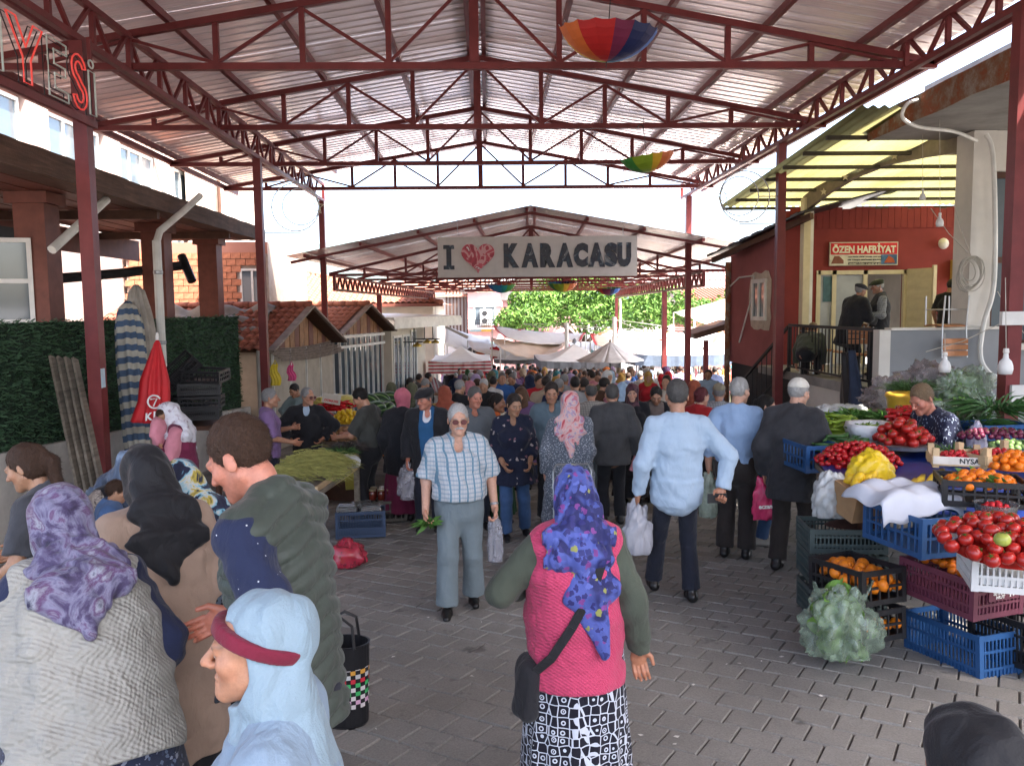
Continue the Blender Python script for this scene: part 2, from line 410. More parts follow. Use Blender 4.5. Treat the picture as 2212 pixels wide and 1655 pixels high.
for x, sgn in ((EL+.02, -1), (ER-.02, 1)):
    MB().beam((x, Y0, ZB+.05), (x, Y1-.2, ZB+.05), .06, .11).build('eave_beam', m_steel, shed)
for y in (.35, 3.9, 7.45, 11.0, 14.55, 18.1, 21.7):
    truss_parts(shed, EL, ER, RX, ZB, ZA, y, 1.1, m_steel)
GL, GR = -4.5, 5.52
girder_parts(shed, GL, -2.8, 23.4, ZB-.09, ZB+.36, .98, m_steel)
girder_parts(shed, GR, -2.8, 23.4, ZB-.09, ZB+.30, .98, m_steel)
for x, ys in ((GL, (1.8, 9.6, 16.75, 23.1)), (GR, (1.5, 8.55, 15.5, 22.6))):
    for y in ys:
        p = MB(); p.box2((x-.075, y-.075, zg(y)-.1), (x+.075, y+.075, ZB-.13)); p = p.build('post', m_steel, shed)
        if (x, y) == (GL, 9.6):
            s_ = MB(); s_.box2((x+.0755, y-.07, 1.15), (x+.079, y+.03, 1.37)); s_.build('sticker', mat('pale_sticker', (.45, .6, .68), .5), p)
# ---- second shed, further down the street, a little askew and lower
A2 = R(3.1); O2 = Vector((.82, 22.3, 0)); M2 = Matrix.Translation(O2) @ Matrix.Rotation(-A2, 4, 'Z')
T2 = lambda p: M2 @ Vector(p)
shed2 = empty('market_shed', (O2.x, O2.y+10, zg(32)), 'lower second steel shed down the street behind the hanging sign', 'shed')
zb2, za2, xc2, xl2, xr2 = 2.98, 4.18, .38, -5.7, 6.1
rs2 = .19
L2 = math.hypot(xc2-xl2+.25, (xc2-xl2+.25)*rs2); R2 = math.hypot(xr2-xc2+.25, (xr2-xc2+.25)*rs2)
ql, qr = roof_panel_mesh(L2, 1.612, .04, 6), roof_panel_mesh(R2, 1.612, .04, 6)
zr2 = 4.62
for k in range(15):
    s0 = -1.0+1.6*k
    link('roof_panel', qr, shed2, T2((xc2, s0, zr2+.003*(k % 2)))-ORG[shed2], (0, math.atan(rs2), -A2))
    link('roof_panel', ql, shed2, T2((xc2, s0+1.6, zr2+.003*(k % 2)))-ORG[shed2], (0, math.atan(rs2), math.pi-A2))
for off in (-5.85, -4.4, -2.9, -1.45, -.1, .1, 1.45, 2.9, 4.4, 5.7):
    z = zr2-abs(off)*rs2-.08
    MB().beam(T2((xc2+off, -.95, z)), T2((xc2+off, 22.8, z)), .07, .09).build('purlin', m_steel, shed2)
mb = MB(); mb.beam(T2((xl2-.2, -.7, zr2-(xc2-xl2+.2)*rs2-.16)), T2((xc2, -.7, zr2-.16)), .07); mb.beam(T2((xc2, -.7, zr2-.16)), T2((xr2+.2, -.7, zr2-(xr2+.2-xc2)*rs2-.16)), .07); mb.build('verge_beam', m_steel, shed2)
for k in range(7): truss_parts(shed2, xl2+.5, xr2-.2, xc2, zb2, za2+.05, .5+3.7*k, 1.15, m_steel, .075, .06, .04, M2)
for x in (-4.9, 4.95): girder_parts(shed2, x, -.2, 22.7, zb2-.42, zb2-.05, .66, m_steel, .07, .05, T2, 'V')
for x, ys in ((-4.9, (6.3, 22.4)), (4.95, (6.3, 22.4))):
    for y in ys:
        p = T2((x, y, 0)); MB().box2((p.x-.08, p.y-.08, zg(p.y)-.1), (p.x+.08, p.y+.08, zb2-.45)).build('post', m_steel, shed2)
p = T2((4.95, 22.4, 0)); MB().tube([(p.x+.17, p.y-.05, zb2-.5), (p.x+.2, p.y-.05, zb2-.8), (p.x+.2, p.y-.05, zg(p.y))], .07, 8).build('downpipe', m_white, shed2)

# ================================================================== hanging sign  I (heart) KARACASU
def pat_photo(nt, vec, col):
    n = noise(nt, vec, 2.3, 3, .5, 2.5); return ramp(nt, n, [(.28, (.015, .018, .025)), (.42, (.045, .05, .06)), (.5, (.025, .022, .035)), (.6, (.025, .05, .075)), (.67, (.22, .22, .22)), (.72, (.03, .03, .04))])
m_photo = mat('photo_print', (.1, .1, .1), .45, 0, 0, pat=pat_photo)
def pat_heart(nt, vec, col):
    n = noise(nt, vec, 1.9, 2, .5, 1.6); return ramp(nt, n, [(.30, (.30, .02, .04)), (.42, (.42, .035, .06)), (.47, (.62, .30, .30)), (.53, (.5, .06, .09)), (.6, (.33, .02, .04)), (.64, (.7, .6, .58)), (.67, (.36, .03, .05))], 'CONSTANT')
m_heart = mat('heart_print', (.4, .03, .05), .4, 0, 0, pat=pat_heart)
m_board = mat('sign_board', (.58, .54, .50), .6, 0, .06)
SY = 21.35
tl, br_ = at(945, 513, SY), at(1376, 596, SY)
sg = empty('hanging_sign', ((tl.x+br_.x)/2, SY, br_.z), 'long beige sign reading I love KARACASU with red heart', 'sign')
MB().box2((tl.x, SY, br_.z), (br_.x, SY+.06, tl.z)).build('board', m_board, sg)
XR, UP = (1, 0, 0), (0, 0, 1)
H_ = tl.z-br_.z; zc = (tl.z+br_.z)/2
def sx(f): return tl.x+(br_.x-tl.x)*f
def slab_I(x, w_, h):
    mb = MB(); s = .2*h/2
    for z in (zc+h/2-.05, zc-h/2+.05): mb.box((x, SY-.008, z), (w_, .012, .10))
    mb.box((x, SY-.009, zc), (w_*.45, .012, h-.2)); return mb
slab_I(sx(.055), .28, .62).build('letter', m_photo, sg)
hp = []
for k in range(40):
    t = 2*math.pi*k/40; hx = 16*math.sin(t)**3; hz = 13*math.cos(t)-5*math.cos(2*t)-2*math.cos(3*t)-math.cos(4*t); hp.append((sx(.2)+hx*.0268, SY-.035, zc+.02+hz*.0262))
MB().prism(list(reversed(hp)), (0, .032, 0)).build('heart', m_heart, sg)
fx = [(.368, 'K'), (.46, 'A'), (.55, 'R'), (.635, 'A'), (.716, 'C'), (.795, 'A'), (.868, 'S'), (.935, 'U')]
wd = {'K': .40, 'A': .44, 'R': .39, 'C': .38, 'S': .34, 'U': .36}
for f_, ch in fx:
    text('letter', ch, 1.0, m_photo, (sx(f_), SY-.012, zc+.03), XR, UP, sg, .006, .085, 1, wd[ch], .62)
for f_ in (.1, .93):
    mb = MB(); z0 = tl.z-.02; z1 = ZB-.05
    n = 26
    for k in range(n):
        z = z0+(z1-z0)*(k+.5)/n; d = (z1-z0)/n*.62
        a = .012; mb.tube([(sx(f_)+(a if k % 2 else 0)*math.cos(t), SY+.03+(0 if k % 2 else a)*math.cos(t), z+d*math.sin(t)) for t in [2*math.pi*q/6 for q in range(6)]], .0045, 4, closed=True)
    mb.build('chain', m_grey, sg)

# ================================================================== upside-down umbrellas under the roofs
RAIN = {'red': (.42, .02, .02), 'orange': (.55, .13, .03), 'yellow': (.6, .36, .03), 'lime': (.25, .38, .03), 'green': (.05, .26, .05), 'teal': (.02, .28, .26), 'sky': (.05, .30, .5), 'blue': (.02, .11, .42), 'navy': (.012, .02, .09), 'plum': (.16, .02, .06)}
RN = list(RAIN)
for k, c in RAIN.items(): mat('umbrella_'+k, c, .55, 0, .1)
def hung_umbrella(u, v, y, wpx, start, tilt_, label, handle=True, n=16):
    """an open umbrella hung by its handle, canopy bowl facing up"""
    c = at(u, v, y); r = wpx/2/FPX*y; dep = r*.62
    root = empty('hanging_umbrella', c, label, 'umbrella', 'rainbow umbrellas hung upside down')
    rot = Matrix.Rotation(tilt_, 3, 'Y') @ Matrix.Rotation(R(6), 3, 'X')
    for k in range(n):
        a0, a1 = 2*math.pi*k/n, 2*math.pi*(k+1)/n; am = (a0+a1)/2
        def P(s, t):
            ang = a0+(a1-a0)*t; sag = 1-.035*math.sin(math.pi*t)*s
            rr = r*math.sin(s*1.18)/math.sin(1.18)*sag; zz = dep*(1-math.cos(s*1.25))/(1-math.cos(1.25))-.03*s*s*math.sin(math.pi*t)*r
            return rot @ Vector((rr*math.cos(ang), rr*math.sin(ang), zz))+c
        MB().grid(P, 7, 3, .002).build('canopy_panel', MATS['umbrella_'+RN[(start-k*10//n) % 10]], root)
        rb = MB(); rb.tube([P(s, 0)+Vector((0, 0, .006)) for s in (0, .33, .66, 1.03)], .004, 4); rb.build('rib', m_grey, root)
    sh = MB(); tip = rot @ Vector((0, 0, -.07))+c; top = rot @ Vector((0, 0, r*1.55))+c
    sh.tube([tip, c, top], [.005, .006, .006], 5)
    if handle:
        hk = [top+Vector((.05*(1-math.cos(t))*(-1 if start % 2 else 1), 0, .05*math.sin(t)+.02)) for t in [math.pi*q/6 for q in range(7)]]; sh.tube([top]+hk, .009, 5)
    sh.build('shaft', m_black, root)
    w_ = MB(); w_.tube([top, top+Vector((0, 0, max(.2, 0.0)))], .003, 4); w_.build('hanging_wire', m_dark, root)
    return root
hung_umbrella(1310, 134, 9.6, 206, 6, R(3), 'big rainbow umbrella with red side, hung highest under the near roof', False)
hung_umbrella(1402, 373, 14.3, 116, 9, R(-9), 'small rainbow umbrella with green and yellow side, hung by its hooked handle')
hung_umbrella(1084, 633, 27, 62, 2, 0, 'rainbow umbrella with blue and teal side, below left of the sign', False)
hung_umbrella(1215, 631, 27, 66, 9, 0, 'rainbow umbrella with green and orange side, hung below the sign', False)
hung_umbrella(1315, 638, 26, 52, 5, 0, 'rainbow umbrella with blue and dark red side, near the right girder', False)
# crescent and star frames on the posts
m_tube = mat('lamp_tube', (.55, .56, .58), .35, .2, .05); m_star = mat('pale_tube', (.62, .6, .42), .4)
def crescent(x, y, z, sgn, label):
    root = empty('crescent_lamp', (x, y, z), label, 'lamp', 'crescent and star frames on the posts')
    r1 = .47; mb = MB()
    mb.tube([(x+r1*math.cos(t), y, z+r1*math.sin(t)) for t in [2*math.pi*k/36 for k in range(36)]], .012, 5, closed=True)
    mb.build('outer_ring', m_tube, root); mb = MB(); r2 = .36
    mb.tube([(x+sgn*.1+r2*math.cos(t), y, z+.01+r2*math.sin(t)) for t in [2*math.pi*k/32 for k in range(32)]], .011, 5, closed=True)
    mb.build('inner_ring', m_tube, root); mb = MB(); pts = []
    for k in range(10):
        a = math.pi/2+k*math.pi/5; rr = .15 if k % 2 == 0 else .065; pts.append((x+sgn*.42+rr*math.cos(a), y-.02, z+rr*math.sin(a)))
    mb.tube(pts, .012, 5, closed=True); mb.build('star', m_star, root)
    for zz in (-.5, 0, .5): MB().beam((x-sgn*(.62 if zz else .6), y, z+zz), (x+(sgn*.1 if zz else -sgn*.25), y, z+zz), .018).build('bracket', m_grey, root)
c = at(650, 448, 16.75); crescent(GL+.72, 16.75, c.z, 1, 'wire crescent and star frame on the left red post')
c = at(1630, 425, 15.5); crescent(GR-.68, 15.5, c.z, -1, 'wire crescent and star frame on the right red post')
# neon lettering on the left beam
NX = -4.36; m_neon_r = mat('neon_red', (.75, .10, .08), .4, emit=(1, .06, .05), glow=.05); m_neon_w = mat('neon_white', (.6, .66, .6), .4)
nb = empty('neon_lettering', (NX, 9.2, 4.3), 'row of tube letters DİYESİ, red and white, on a beam', 'sign')
MB().box2((NX-.025, 3.5, 4.06), (NX+.025, 9.6, 4.14)).build('beam', m_steel, nb)
for yy, zt in ((6.0, 5.02), (9.55, 5.02)): MB().beam((NX, yy, 4.14), (NX, yy, zt), .04).build('hanger', m_steel, nb)
def neon(strokes, y0, wdt, h, M, closed=True):
    for st in strokes:
        pts = [(NX+.07, y0+a*wdt, 4.16+b*h) for a, b in st]
        MB().tube(pts, .010, 5, closed=closed).build('neon_letter', M, nb)
        MB().tube([(p[0]-.05, p[1], p[2]) for p in pts], .007, 4, closed=closed).build('letter_frame', m_dark, nb)
def rr(x0, z0, x1, z1): return [(x0, z0), (x1, z0), (x1, z1), (x0, z1)]
I_ = [rr(.3, 0, .7, .82), [(.5+.16*math.cos(t), .96+.075*math.sin(t)) for t in [k*math.pi/4 for k in range(8)]]]
Y_ = [[(.4, 0), (.62, 0), (.62, .4), (1, 1), (.74, 1), (.5, .58), (.26, 1), (0, 1), (.4, .4)]]
E_ = [[(0, 0), (.9, 0), (.9, .17), (.28, .17), (.28, .42), (.8, .42), (.8, .58), (.28, .58), (.28, .83), (.9, .83), (.9, 1), (0, 1)]]
S_ = [[(.5+.45*math.cos(t)*(1 if k < 9 else 1), .5+.0) for k, t in enumerate([0])]]
def sarc(cx, cz, r1, r2, a0, a1, n): return [(cx+r1*math.cos(a0+(a1-a0)*k/n), cz+r2*math.sin(a0+(a1-a0)*k/n)) for k in range(n+1)]
S_ = [sarc(.5, .74, .45, .26, R(10), R(250), 9)+sarc(.5, .26, .22, .13, R(80), R(-170), 8)+sarc(.5, .26, .45, .26, R(190), R(430), 9)+sarc(.5, .74, .22, .13, R(260), R(10), 8)]
D_ = [[(0, 0), (.4, 0), (.75, .12), (.95, .4), (.95, .62), (.75, .9), (.4, 1), (0, 1)], [(.28, .17), (.42, .18), (.65, .32), (.68, .5), (.65, .7), (.42, .83), (.28, .83)]]
neon(D_, 6.95, .5, .57, m_neon_r); neon(I_, 7.46, .36, .57, m_neon_w); neon(Y_, 7.8, .62, .57, m_neon_r)
neon(E_, 8.5, .42, .57, m_neon_w); neon(S_, 8.96, .34, .57, m_neon_r); neon(I_, 9.24, .34, .57, m_neon_w)
# ================================================================== helpers for built things
def pat_wood(nt, vec, col):
    n = noise(nt, coords(nt, 'Object', (14, .9, 14)), 1.6, 5, .65, .6); n2 = noise(nt, vec, 2.0, 4, .6)
    c = ramp(nt, n, [(.25, tuple(x*.45 for x in col)), (.55, col), (.8, tuple(min(1, x*1.5) for x in col))])
    return mixc(nt, 1.0, c, ramp(nt, n2, [(.3, (.65, .65, .65)), (.7, (1.1, 1.1, 1.1))]), 'MULTIPLY')
m_beamwood = mat('weathered_beam', (.12, .065, .042), .8, 0, 0, bump=.5, bs=30, pat=pat_wood)
m_oldplank = mat('grey_plank', (.21, .18, .14), .85, 0, 0, bump=.4, bs=40, pat=pat_wood)
m_brownwood = mat('brown_wood', (.085, .04, .025), .7, 0, .2, bump=.2)
m_redwood = mat('red_brown_boards', (.15, .048, .032), .6, 0, .2)
m_lightwood = mat('pale_wood', (.50, .36, .21), .75, 0, .2, 8, .2)
m_tile = mat('roof_tile', (.36, .14, .088), .8, 0, .3, 14, .2, 50)
m_tile2 = mat('old_roof_tile', (.30, .10, .065), .8, 0, .4, 9, .2, 50)
m_cream = mat('cream_wall', (.58, .52, .42), .85, 0, .1, 2, .15)
m_brick = mat('brick', (.42, .165, .09), .85, 0, .3, 9, .3, 50)
m_mortar = mat('mortar', (.34, .28, .23), .9, 0, .2)
m_glass = mat('window_glass', (.10, .13, .15), .06, 0, .1, 1.5, spec=.9)
m_clear = mat('clear_plastic', (.85, .87, .88), .12, 0, .05, trans=.85, spec=.5)
m_pvc = mat('pvc_white', (.66, .65, .60), .4, 0, .15, 3)
m_salmon = mat('salmon_paint', (.36, .165, .12), .85, 0, .08, 2)
m_pale = mat('pale_pink_paint', (.36, .275, .245), .85, 0, .06, 2)
def tile_mesh(w_, l, M):
    mb = MB(); pr = [(-.5, .0), (-.42, -.012), (-.2, .028), (.05, .05), (.3, .028), (.5, .0)]
    def ring(y, s, dz): return [(x*w_*s, y, z*w_/.22+dz) for x, z in pr]
    a, b = ring(0, 1.04, .028), ring(l*1.12, .94, .002); n = len(pr)
    mb.add(a+b+[(x, y+.004, z-.018) for x, y, z in a], [(i, i+1, n+i+1, n+i) for i in range(n-1)]+[(2*n+i, 2*n+i+1, i+1, i) for i in range(n-1)])
    return mb.mesh('roof_tile', M, True)
def tile_slope(parent, o, ux, us, W_, L_, tw, tl_, M, clip=None, maxn=300, near=None):
    """roof tiles laid in rows on a slope: o = eave corner, ux along the eave, us up the slope"""
    ux, us = Vector(ux).normalized(), Vector(us).normalized(); n = ux.cross(us); me = tile_mesh(tw, tl_, M); spots = []
    for j in range(int(L_/tl_)):
        for i in range(int(W_/tw)):
            a, b = (i+.5)*tw, j*tl_
            if clip and not clip(a, b+tl_/2): continue
            spots.append((Vector(o)+ux*a+us*b, random.uniform(-.04, .04), a, b))
    if near: spots.sort(key=lambda s: -near(s[2], s[3]))
    rest = MB()
    for k, (p, r_, a, b) in enumerate(spots):
        B = Matrix((ux, us, n)).transposed() @ Matrix.Rotation(r_, 3, 'Z')
        if k < maxn:
            ob = link('roof_tile', me, parent, p-ORG[parent]); ob.rotation_euler = B.to_euler()
        else:
            rest.add([B @ v.co+p for v in me.vertices], [tuple(q.vertices) for q in me.polygons])
    if rest.v: tag(rest.build('roof_tiles', M, parent, True), kind='stuff')
    mb = MB(); t = n*.03
    P = [Vector(o), Vector(o)+ux*W_, Vector(o)+ux*W_+us*L_, Vector(o)+us*L_]
    if clip is None: mb.prism([p-n*.035 for p in P], n*.03).build('roof_deck', m_brownwood, parent)
def window(parent, c, w_, h, n, M=None, frame=.06, mull=1, cross=0, proud=.05):
    """framed window on a wall: c centre, n outward normal"""
    n = Vector(n).normalized(); x = Vector((0, 0, 1)).cross(n).normalized(); c = Vector(c); z = Vector((0, 0, 1))
    M = M or m_pvc; mb = MB()
    def bar(a0, b0, a1, b1): mb.beam(c+x*a0+z*b0, c+x*a1+z*b1, frame, proud, n) if a0 == a1 else mb.beam(c+x*a0+z*b0, c+x*a1+z*b1, proud, frame)
    bar(-w_/2, -h/2-frame/2, -w_/2, h/2+frame/2); bar(w_/2, -h/2-frame/2, w_/2, h/2+frame/2)
    bar(-w_/2+frame/2, -h/2, w_/2-frame/2, -h/2); bar(-w_/2+frame/2, h/2, w_/2-frame/2, h/2)
    fo = mb.build('window', M, parent)
    for k in range(mull):
        a = -w_/2+w_*(k+1)/(mull+1); mb = MB(); mb.beam(c+x*a-z*(h/2-frame/2), c+x*a+z*(h/2-frame/2), frame, proud*.9, n); mb.build('mullion', M, fo)
    for k in range(cross):
        b = -h/2+h*(k+1)/(cross+1); mb = MB(); mb.beam(c-x*(w_/2-frame/2)+z*b, c+x*(w_/2-frame/2)+z*b, proud*.8, frame); mb.build('transom', M, fo)
    for k in range(mull+1):
        a0 = -w_/2+w_*k/(mull+1)+frame/2; a1 = -w_/2+w_*(k+1)/(mull+1)-frame/2
        mb = MB(); g = c-n*(.012+.004*(k % 2)); mb.prism([g+x*a0-z*(h/2-.02), g+x*a1-z*(h/2-.02), g+x*a1+z*(h/2-.02), g+x*a0+z*(h/2-.02)], n*.006); mb.build('pane', m_glass, fo)
    return fo
def crate(name, L, W_, H, M, label, cat, group, loc, rz=0.0, rx=0.0, ry=0.0, style='slat', floor=True, low=1.0):
    """moulded plastic crate in one piece: corner posts, rails, bars, base"""
    mb = MB(); t = .014; c = .035
    for sx_ in (-1, 1):
        for sy_ in (-1, 1):
            mb.box((sx_*(L/2-c/2), sy_*(W_/2-c/2), H/2), (c, c, H))
    rails = [.02, H*.36, H*.68, H-.02] if style != 'open' else [.02, H*.5, H-.02]
    for sx_, ln, ax in ((1, W_, 'x'), (-1, W_, 'x'), (1, L, 'y'), (-1, L, 'y')):
        span = ln-2*c
        for z in rails:
            hh = .035 if z in (rails[0], rails[-1]) else .016
            if ax == 'x': mb.box((sx_*(L/2-t*.6), 0, z), (t, span, hh))
            else: mb.box((0, sx_*(W_/2-t*.6), z), (span, t, hh))
        n = max(3, int(span/(.028 if style == 'slat' else .06)))
        for k in range(n):
            a = -span/2+span*(k+.5)/n
            wd = .010 if style == 'slat' else .012
            if ax == 'x': mb.box((sx_*(L/2-t*.55), a, H*.5), (t*.7, wd, H-.06))
            else: mb.box((a, sx_*(W_/2-t*.55), H*.5), (wd, t*.7, H-.06))
        if style == 'solid' or style == 'slat':
            for z0, z1 in (((.04, H*.34),) if style == 'slat' else ((.04, H*.62),)):
                if ax == 'x': mb.box((sx_*(L/2-t*1.1), 0, (z0+z1)/2), (t*.3, span, z1-z0))
                else: mb.box((0, sx_*(W_/2-t*1.1), (z0+z1)/2), (span, t*.3, z1-z0))
    if floor: mb.box((0, 0, .012), (L-.02, W_-.02, .014))
    me = mb.mesh(name, M); o = bpy.data.objects.new(name, me); COL.objects.link(o)
    o.location = loc; o.rotation_euler = (rx, ry, rz); ORG[o] = Vector(loc)
    return tag(o, label, cat, group)
SLX = -math.atan(SLOPE)
# ================================================================== left: pink building far behind the canopy
FX = -10.2
pb = empty('pink_building', (FX-3, 26, zg(26)), 'tall pale pink building with tall white windows above the timber canopy', 'building')
wy = [(12.5, 15.2), (16.3, 19.1), (20.2, 22.9), (24.0, 26.5), (28.0, 30.6), (31.9, 34.1)]
ztop, zsill = 6.75, 4.2
mb = MB(); mb.box2((FX-6, 8, -2.4), (FX-.25, 36.6, 9.5)); mb.build('wall', m_salmon, pb)
mb = MB(); mb.box2((FX-.2495, 8, ztop+.12), (FX, 36.6, 9.5)); mb.build('wall_band', m_pale, pb)
mb = MB(); mb.box2((FX-.2495, 8, -2.4), (FX, 36.6, zsill-.1)); mb.build('wall_band', m_pale, pb)
prev = 8
for y0, y1 in wy+[(36.6, 36.6)]:
    mb = MB(); mb.box2((FX-.2495, prev, zsill-.1), (FX, y0-.12 if y0 < 36 else y0, ztop+.12)); mb.build('pier', m_pale, pb); prev = y1+.12
for y0, y1 in wy:
    window(pb, (FX-.2, (y0+y1)/2, (ztop+zsill)/2), y1-y0, ztop-zsill, (1, 0, 0), m_pvc, .09, 2, 0, .08)
MB().tube([at(330, 330, 24)+Vector((0, 0, .9)), at(352, 380, 24), at(372, 440, 24)], .16, 10).build('drainpipe', mat('pale_pipe', (.5, .47, .42), .4, .2), pb)
# brick annex facing the camera
AY = 23.6
an = empty('brick_annex', (-7.9, AY, zg(AY)), 'unplastered red hollow brick wall behind the tiled kiosk roofs', 'building')
MB().box2((-10.1, AY+.03, zg(AY)), (-6.15, AY+5, 3.95)).build('wall_core', m_mortar, an)
bw, bh = .27, .185; nb_ = 0
bm_ = MB(); bm_.box((0, 0, 0), (bw-.016, .07, bh-.016)); bme = bm_.mesh('brick', m_brick)
win = (-6.78, -6.35, 2.0, 3.05)
for r_ in range(11):
    z = 1.72+r_*bh
    for c_ in range(16):
        x = -10.0+c_*bw+(bw/2 if r_ % 2 else 0)
        if x > -6.25 or (-7.0 < x < -6.2 and 1.9 < z < 3.3): continue
        link('brick', bme, an, Vector((x, AY+random.uniform(-.008, .006), z))-ORG[an], (random.uniform(-.01, .01),)*3)
window(an, (-6.6, AY, 2.55), .62, 1.25, (0, -1, 0), m_pvc, .06, 1, 0)
MB().box2((-10.1, AY-.02, 3.62), (-6.15, AY+.03, 3.95)).build('lintel', m_salmon, an)
# end tower of the pink building, cream in the sun
et = empty('cream_tower', (-9.6, 29, zg(29)), 'sunlit pale corner of a building right of the brick annex', 'building')
MB().box2((-10.15, 28.7, -2.4), (-9.05, 33, 7.2)).build('wall', mat('sun_cream', (.5, .42, .35), .85), et)
MB().tube([(-9.0, 28.6, 6.6), (-9.0, 28.6, 1.5)], .06, 8).build('downpipe', m_brownwood, et)
window(et, (-9.5, 28.68, 4.3), .45, .7, (0, -1, 0), m_pvc, .05, 0)
# ================================================================== timber canopy on the left
tc = empty('timber_canopy', (-6.3, 13, zg(13)), 'dark timber canopy with a long weathered fascia beam', 'canopy')
CXf = -5.2
for y0, y1 in ((4.5, 11.1), (11.16, 19.8)):
    mb = MB(); dz = random.uniform(-.01, .01)
    mb.grid(lambda a, b: (CXf+.003*math.sin(a*31+b*5), y0+(y1-y0)*a, 3.63+.30*b+dz+.005*math.sin(a*61+b)+.004*math.sin(a*23)), 40, 4, .09); mb.build('fascia_beam', m_beamwood, tc)
for k in range(13):
    x = -5.42-.2*k; mb = MB(); mb.box2((x-.097, 4.5, 3.66+.01*(k % 2)), (x+.097, 19.7, 3.70)); mb.build('ceiling_board', m_redwood if k > 1 else m_brownwood, tc)
MB().box2((-8.2, 4.4, 3.74), (-5.22, 19.9, 3.92)).build('roof_slab', m_brownwood, tc)
for y in (6.0, 11.75, 15.9, 18.9):
    mb = MB(); p = (-6.2, y); mb.box2((-6.42, y-.2, zg(y)), (-6.0, y+.2, 3.6)); mb.box2((-6.5, y-.26, 3.5), (-5.93, y+.26, 3.655)); mb.build('post', m_redwood, tc)
for y in (8, 13.7, 17.4): MB().beam((-8.1, y, 3.58), (-5.3, y, 3.58), .09, .14).build('cross_beam', m_brownwood, tc)
MB().box2((-8.15, 5, 3.2), (-8.1, 19.7, 3.66)).build('back_board', m_redwood, tc)
# pipes
pp = empty('downpipe', at(350, 850, 13.2), 'off white drainpipe standing behind the red folded parasol', 'pipe')
q = [at(432, 424, 14.6), at(395, 458, 14.0), at(345, 500, 13.3), at(338, 525, 13.2)]
mb = MB(); mb.tube(q, .055, 10); mb.build('pipe_elbow', m_pvc, pp)
q2 = at(338, 520, 13.2); mb = MB(); mb.tube([q2, (q2.x, q2.y, zg(13.2))], .066, 12); mb.build('pipe', m_pvc, pp)
for zz in (2.6, 1.5): MB().lathe([(.068, 0), (.074, .01), (.074, .05), (.068, .06)], (q2.x, q2.y, zz), 12).build('pipe_clip', m_grey, pp)
mb = MB(); mb.tube([at(112, 540, 11.0), at(230, 432, 12.2)], .06, 10); o = mb.build('drain_pipe', m_pvc, at=at(112, 540, 11)); tag(o, 'slanting off white drainpipe under the timber canopy', 'pipe')
gt = empty('gutter', at(270, 590, 15.5), 'black gutter pipe under the canopy sloping beside brick wall', 'pipe')
MB().tube([at(125, 602, 14.5), at(268, 590, 15.5), at(400, 573, 16.5)], .09, 10).build('gutter_pipe', m_black, gt)
MB().tube([at(392, 553, 16.5), at(415, 608, 16.3)], .085, 10).build('gutter_outlet', m_black, gt)
# glazed booth at the far left
gb = empty('glazed_booth', at(20, 690, 11.5), 'pale aluminium framed glass booth at the left edge', 'booth')
c0 = at(5, 600, 11.4); window(gb, (c0.x-.1, 11.4, 2.45), .85, 1.1, (.35, -1, 0), m_white, .06, 0, 1)
MB().box2((c0.x-1.6, 11.6, zg(11)), (c0.x-.6, 13, 3.3)).build('booth_wall', m_dark, gb)
# ================================================================== artificial hedge screen on a low wall
HXs, HY0, HY1 = -5.42, 6.2, 18.3
hs = empty('hedge_screen', (HXs, 12, zg(12)), 'dark green artificial hedge screen along the left side', 'hedge')
m_hedge = mat('hedge_back', (.016, .034, .020), .9, 0, .4, 8); m_leaf = mat('hedge_leaf', (.045, .095, .048), .75, 0, .55, 9)
def hbot(y): return zg(y)+1.05
mb = MB(); mb.prism([(HXs-.05, HY0, hbot(HY0)), (HXs-.05, HY1, hbot(HY1)), (HXs-.05, HY1, 1.90), (HXs-.05, HY0, 1.90)], (-.04, 0, 0)); mb.build('backing', m_hedge, hs)
n = 15000; yy = HY0+(HY1-HY0)*RNG.random(n); zz = np.array([hbot(y) for y in yy]); zz = zz+(1.93-zz)*RNG.random(n)
ang = RNG.random(n)*6.28; ln = .022+.028*RNG.random(n); out = .02+.05*RNG.random(n); tw = (RNG.random(n)-.5)*.06
cy, cz = np.cos(ang)*ln, np.sin(ang)*ln; wy_, wz_ = -np.sin(ang)*.007, np.cos(ang)*.007
V = np.stack([np.stack([np.full(n, HXs-.05), yy-wy_, zz-wz_], 1), np.stack([np.full(n, HXs-.05), yy+wy_, zz+wz_], 1), np.stack([HXs-.05+out, yy+cy+wy_, zz+cz+wz_+tw*.3], 1), np.stack([HXs-.05+out+.004, yy+cy-wy_, zz+cz-wz_], 1)], 1).reshape(-1, 3)
mb = MB(); mb.v = V.tolist(); mb.f = [(4*i, 4*i+1, 4*i+2, 4*i+3) for i in range(n)]; mb.m = [0]*n
tag(mb.build('leaves', m_leaf, hs), kind='stuff')
lw = MB(); lw.prism([(-5.35, 5, zg(5)-.1), (-5.35, 18.6, zg(18.6)-.1), (-5.35, 18.6, hbot(18.6)), (-5.35, 5, hbot(5))], (-.3, 0, 0))
tag(lw.build('low_wall', mat('grubby_white', (.5, .47, .42), .9, 0, .25, 2), at=(-5.4, 12, zg(12))), 'grubby white low wall under the artificial hedge', 'wall')
lb = empty('leaning_boards', at(180, 980, 9.2), 'grey weathered board of joined planks leaning on the hedge', 'board')
for k in range(4):
    t0, t1 = at(112+16.5*k, 771+1.5*k, 9.75), at(158+16.5*k, 990, 9.0); mb = MB()
    mb.beam(t0, t1+(t1-t0)*.35, .084, .03, (1, -.2, .2)); mb.build('plank', m_oldplank, lb)
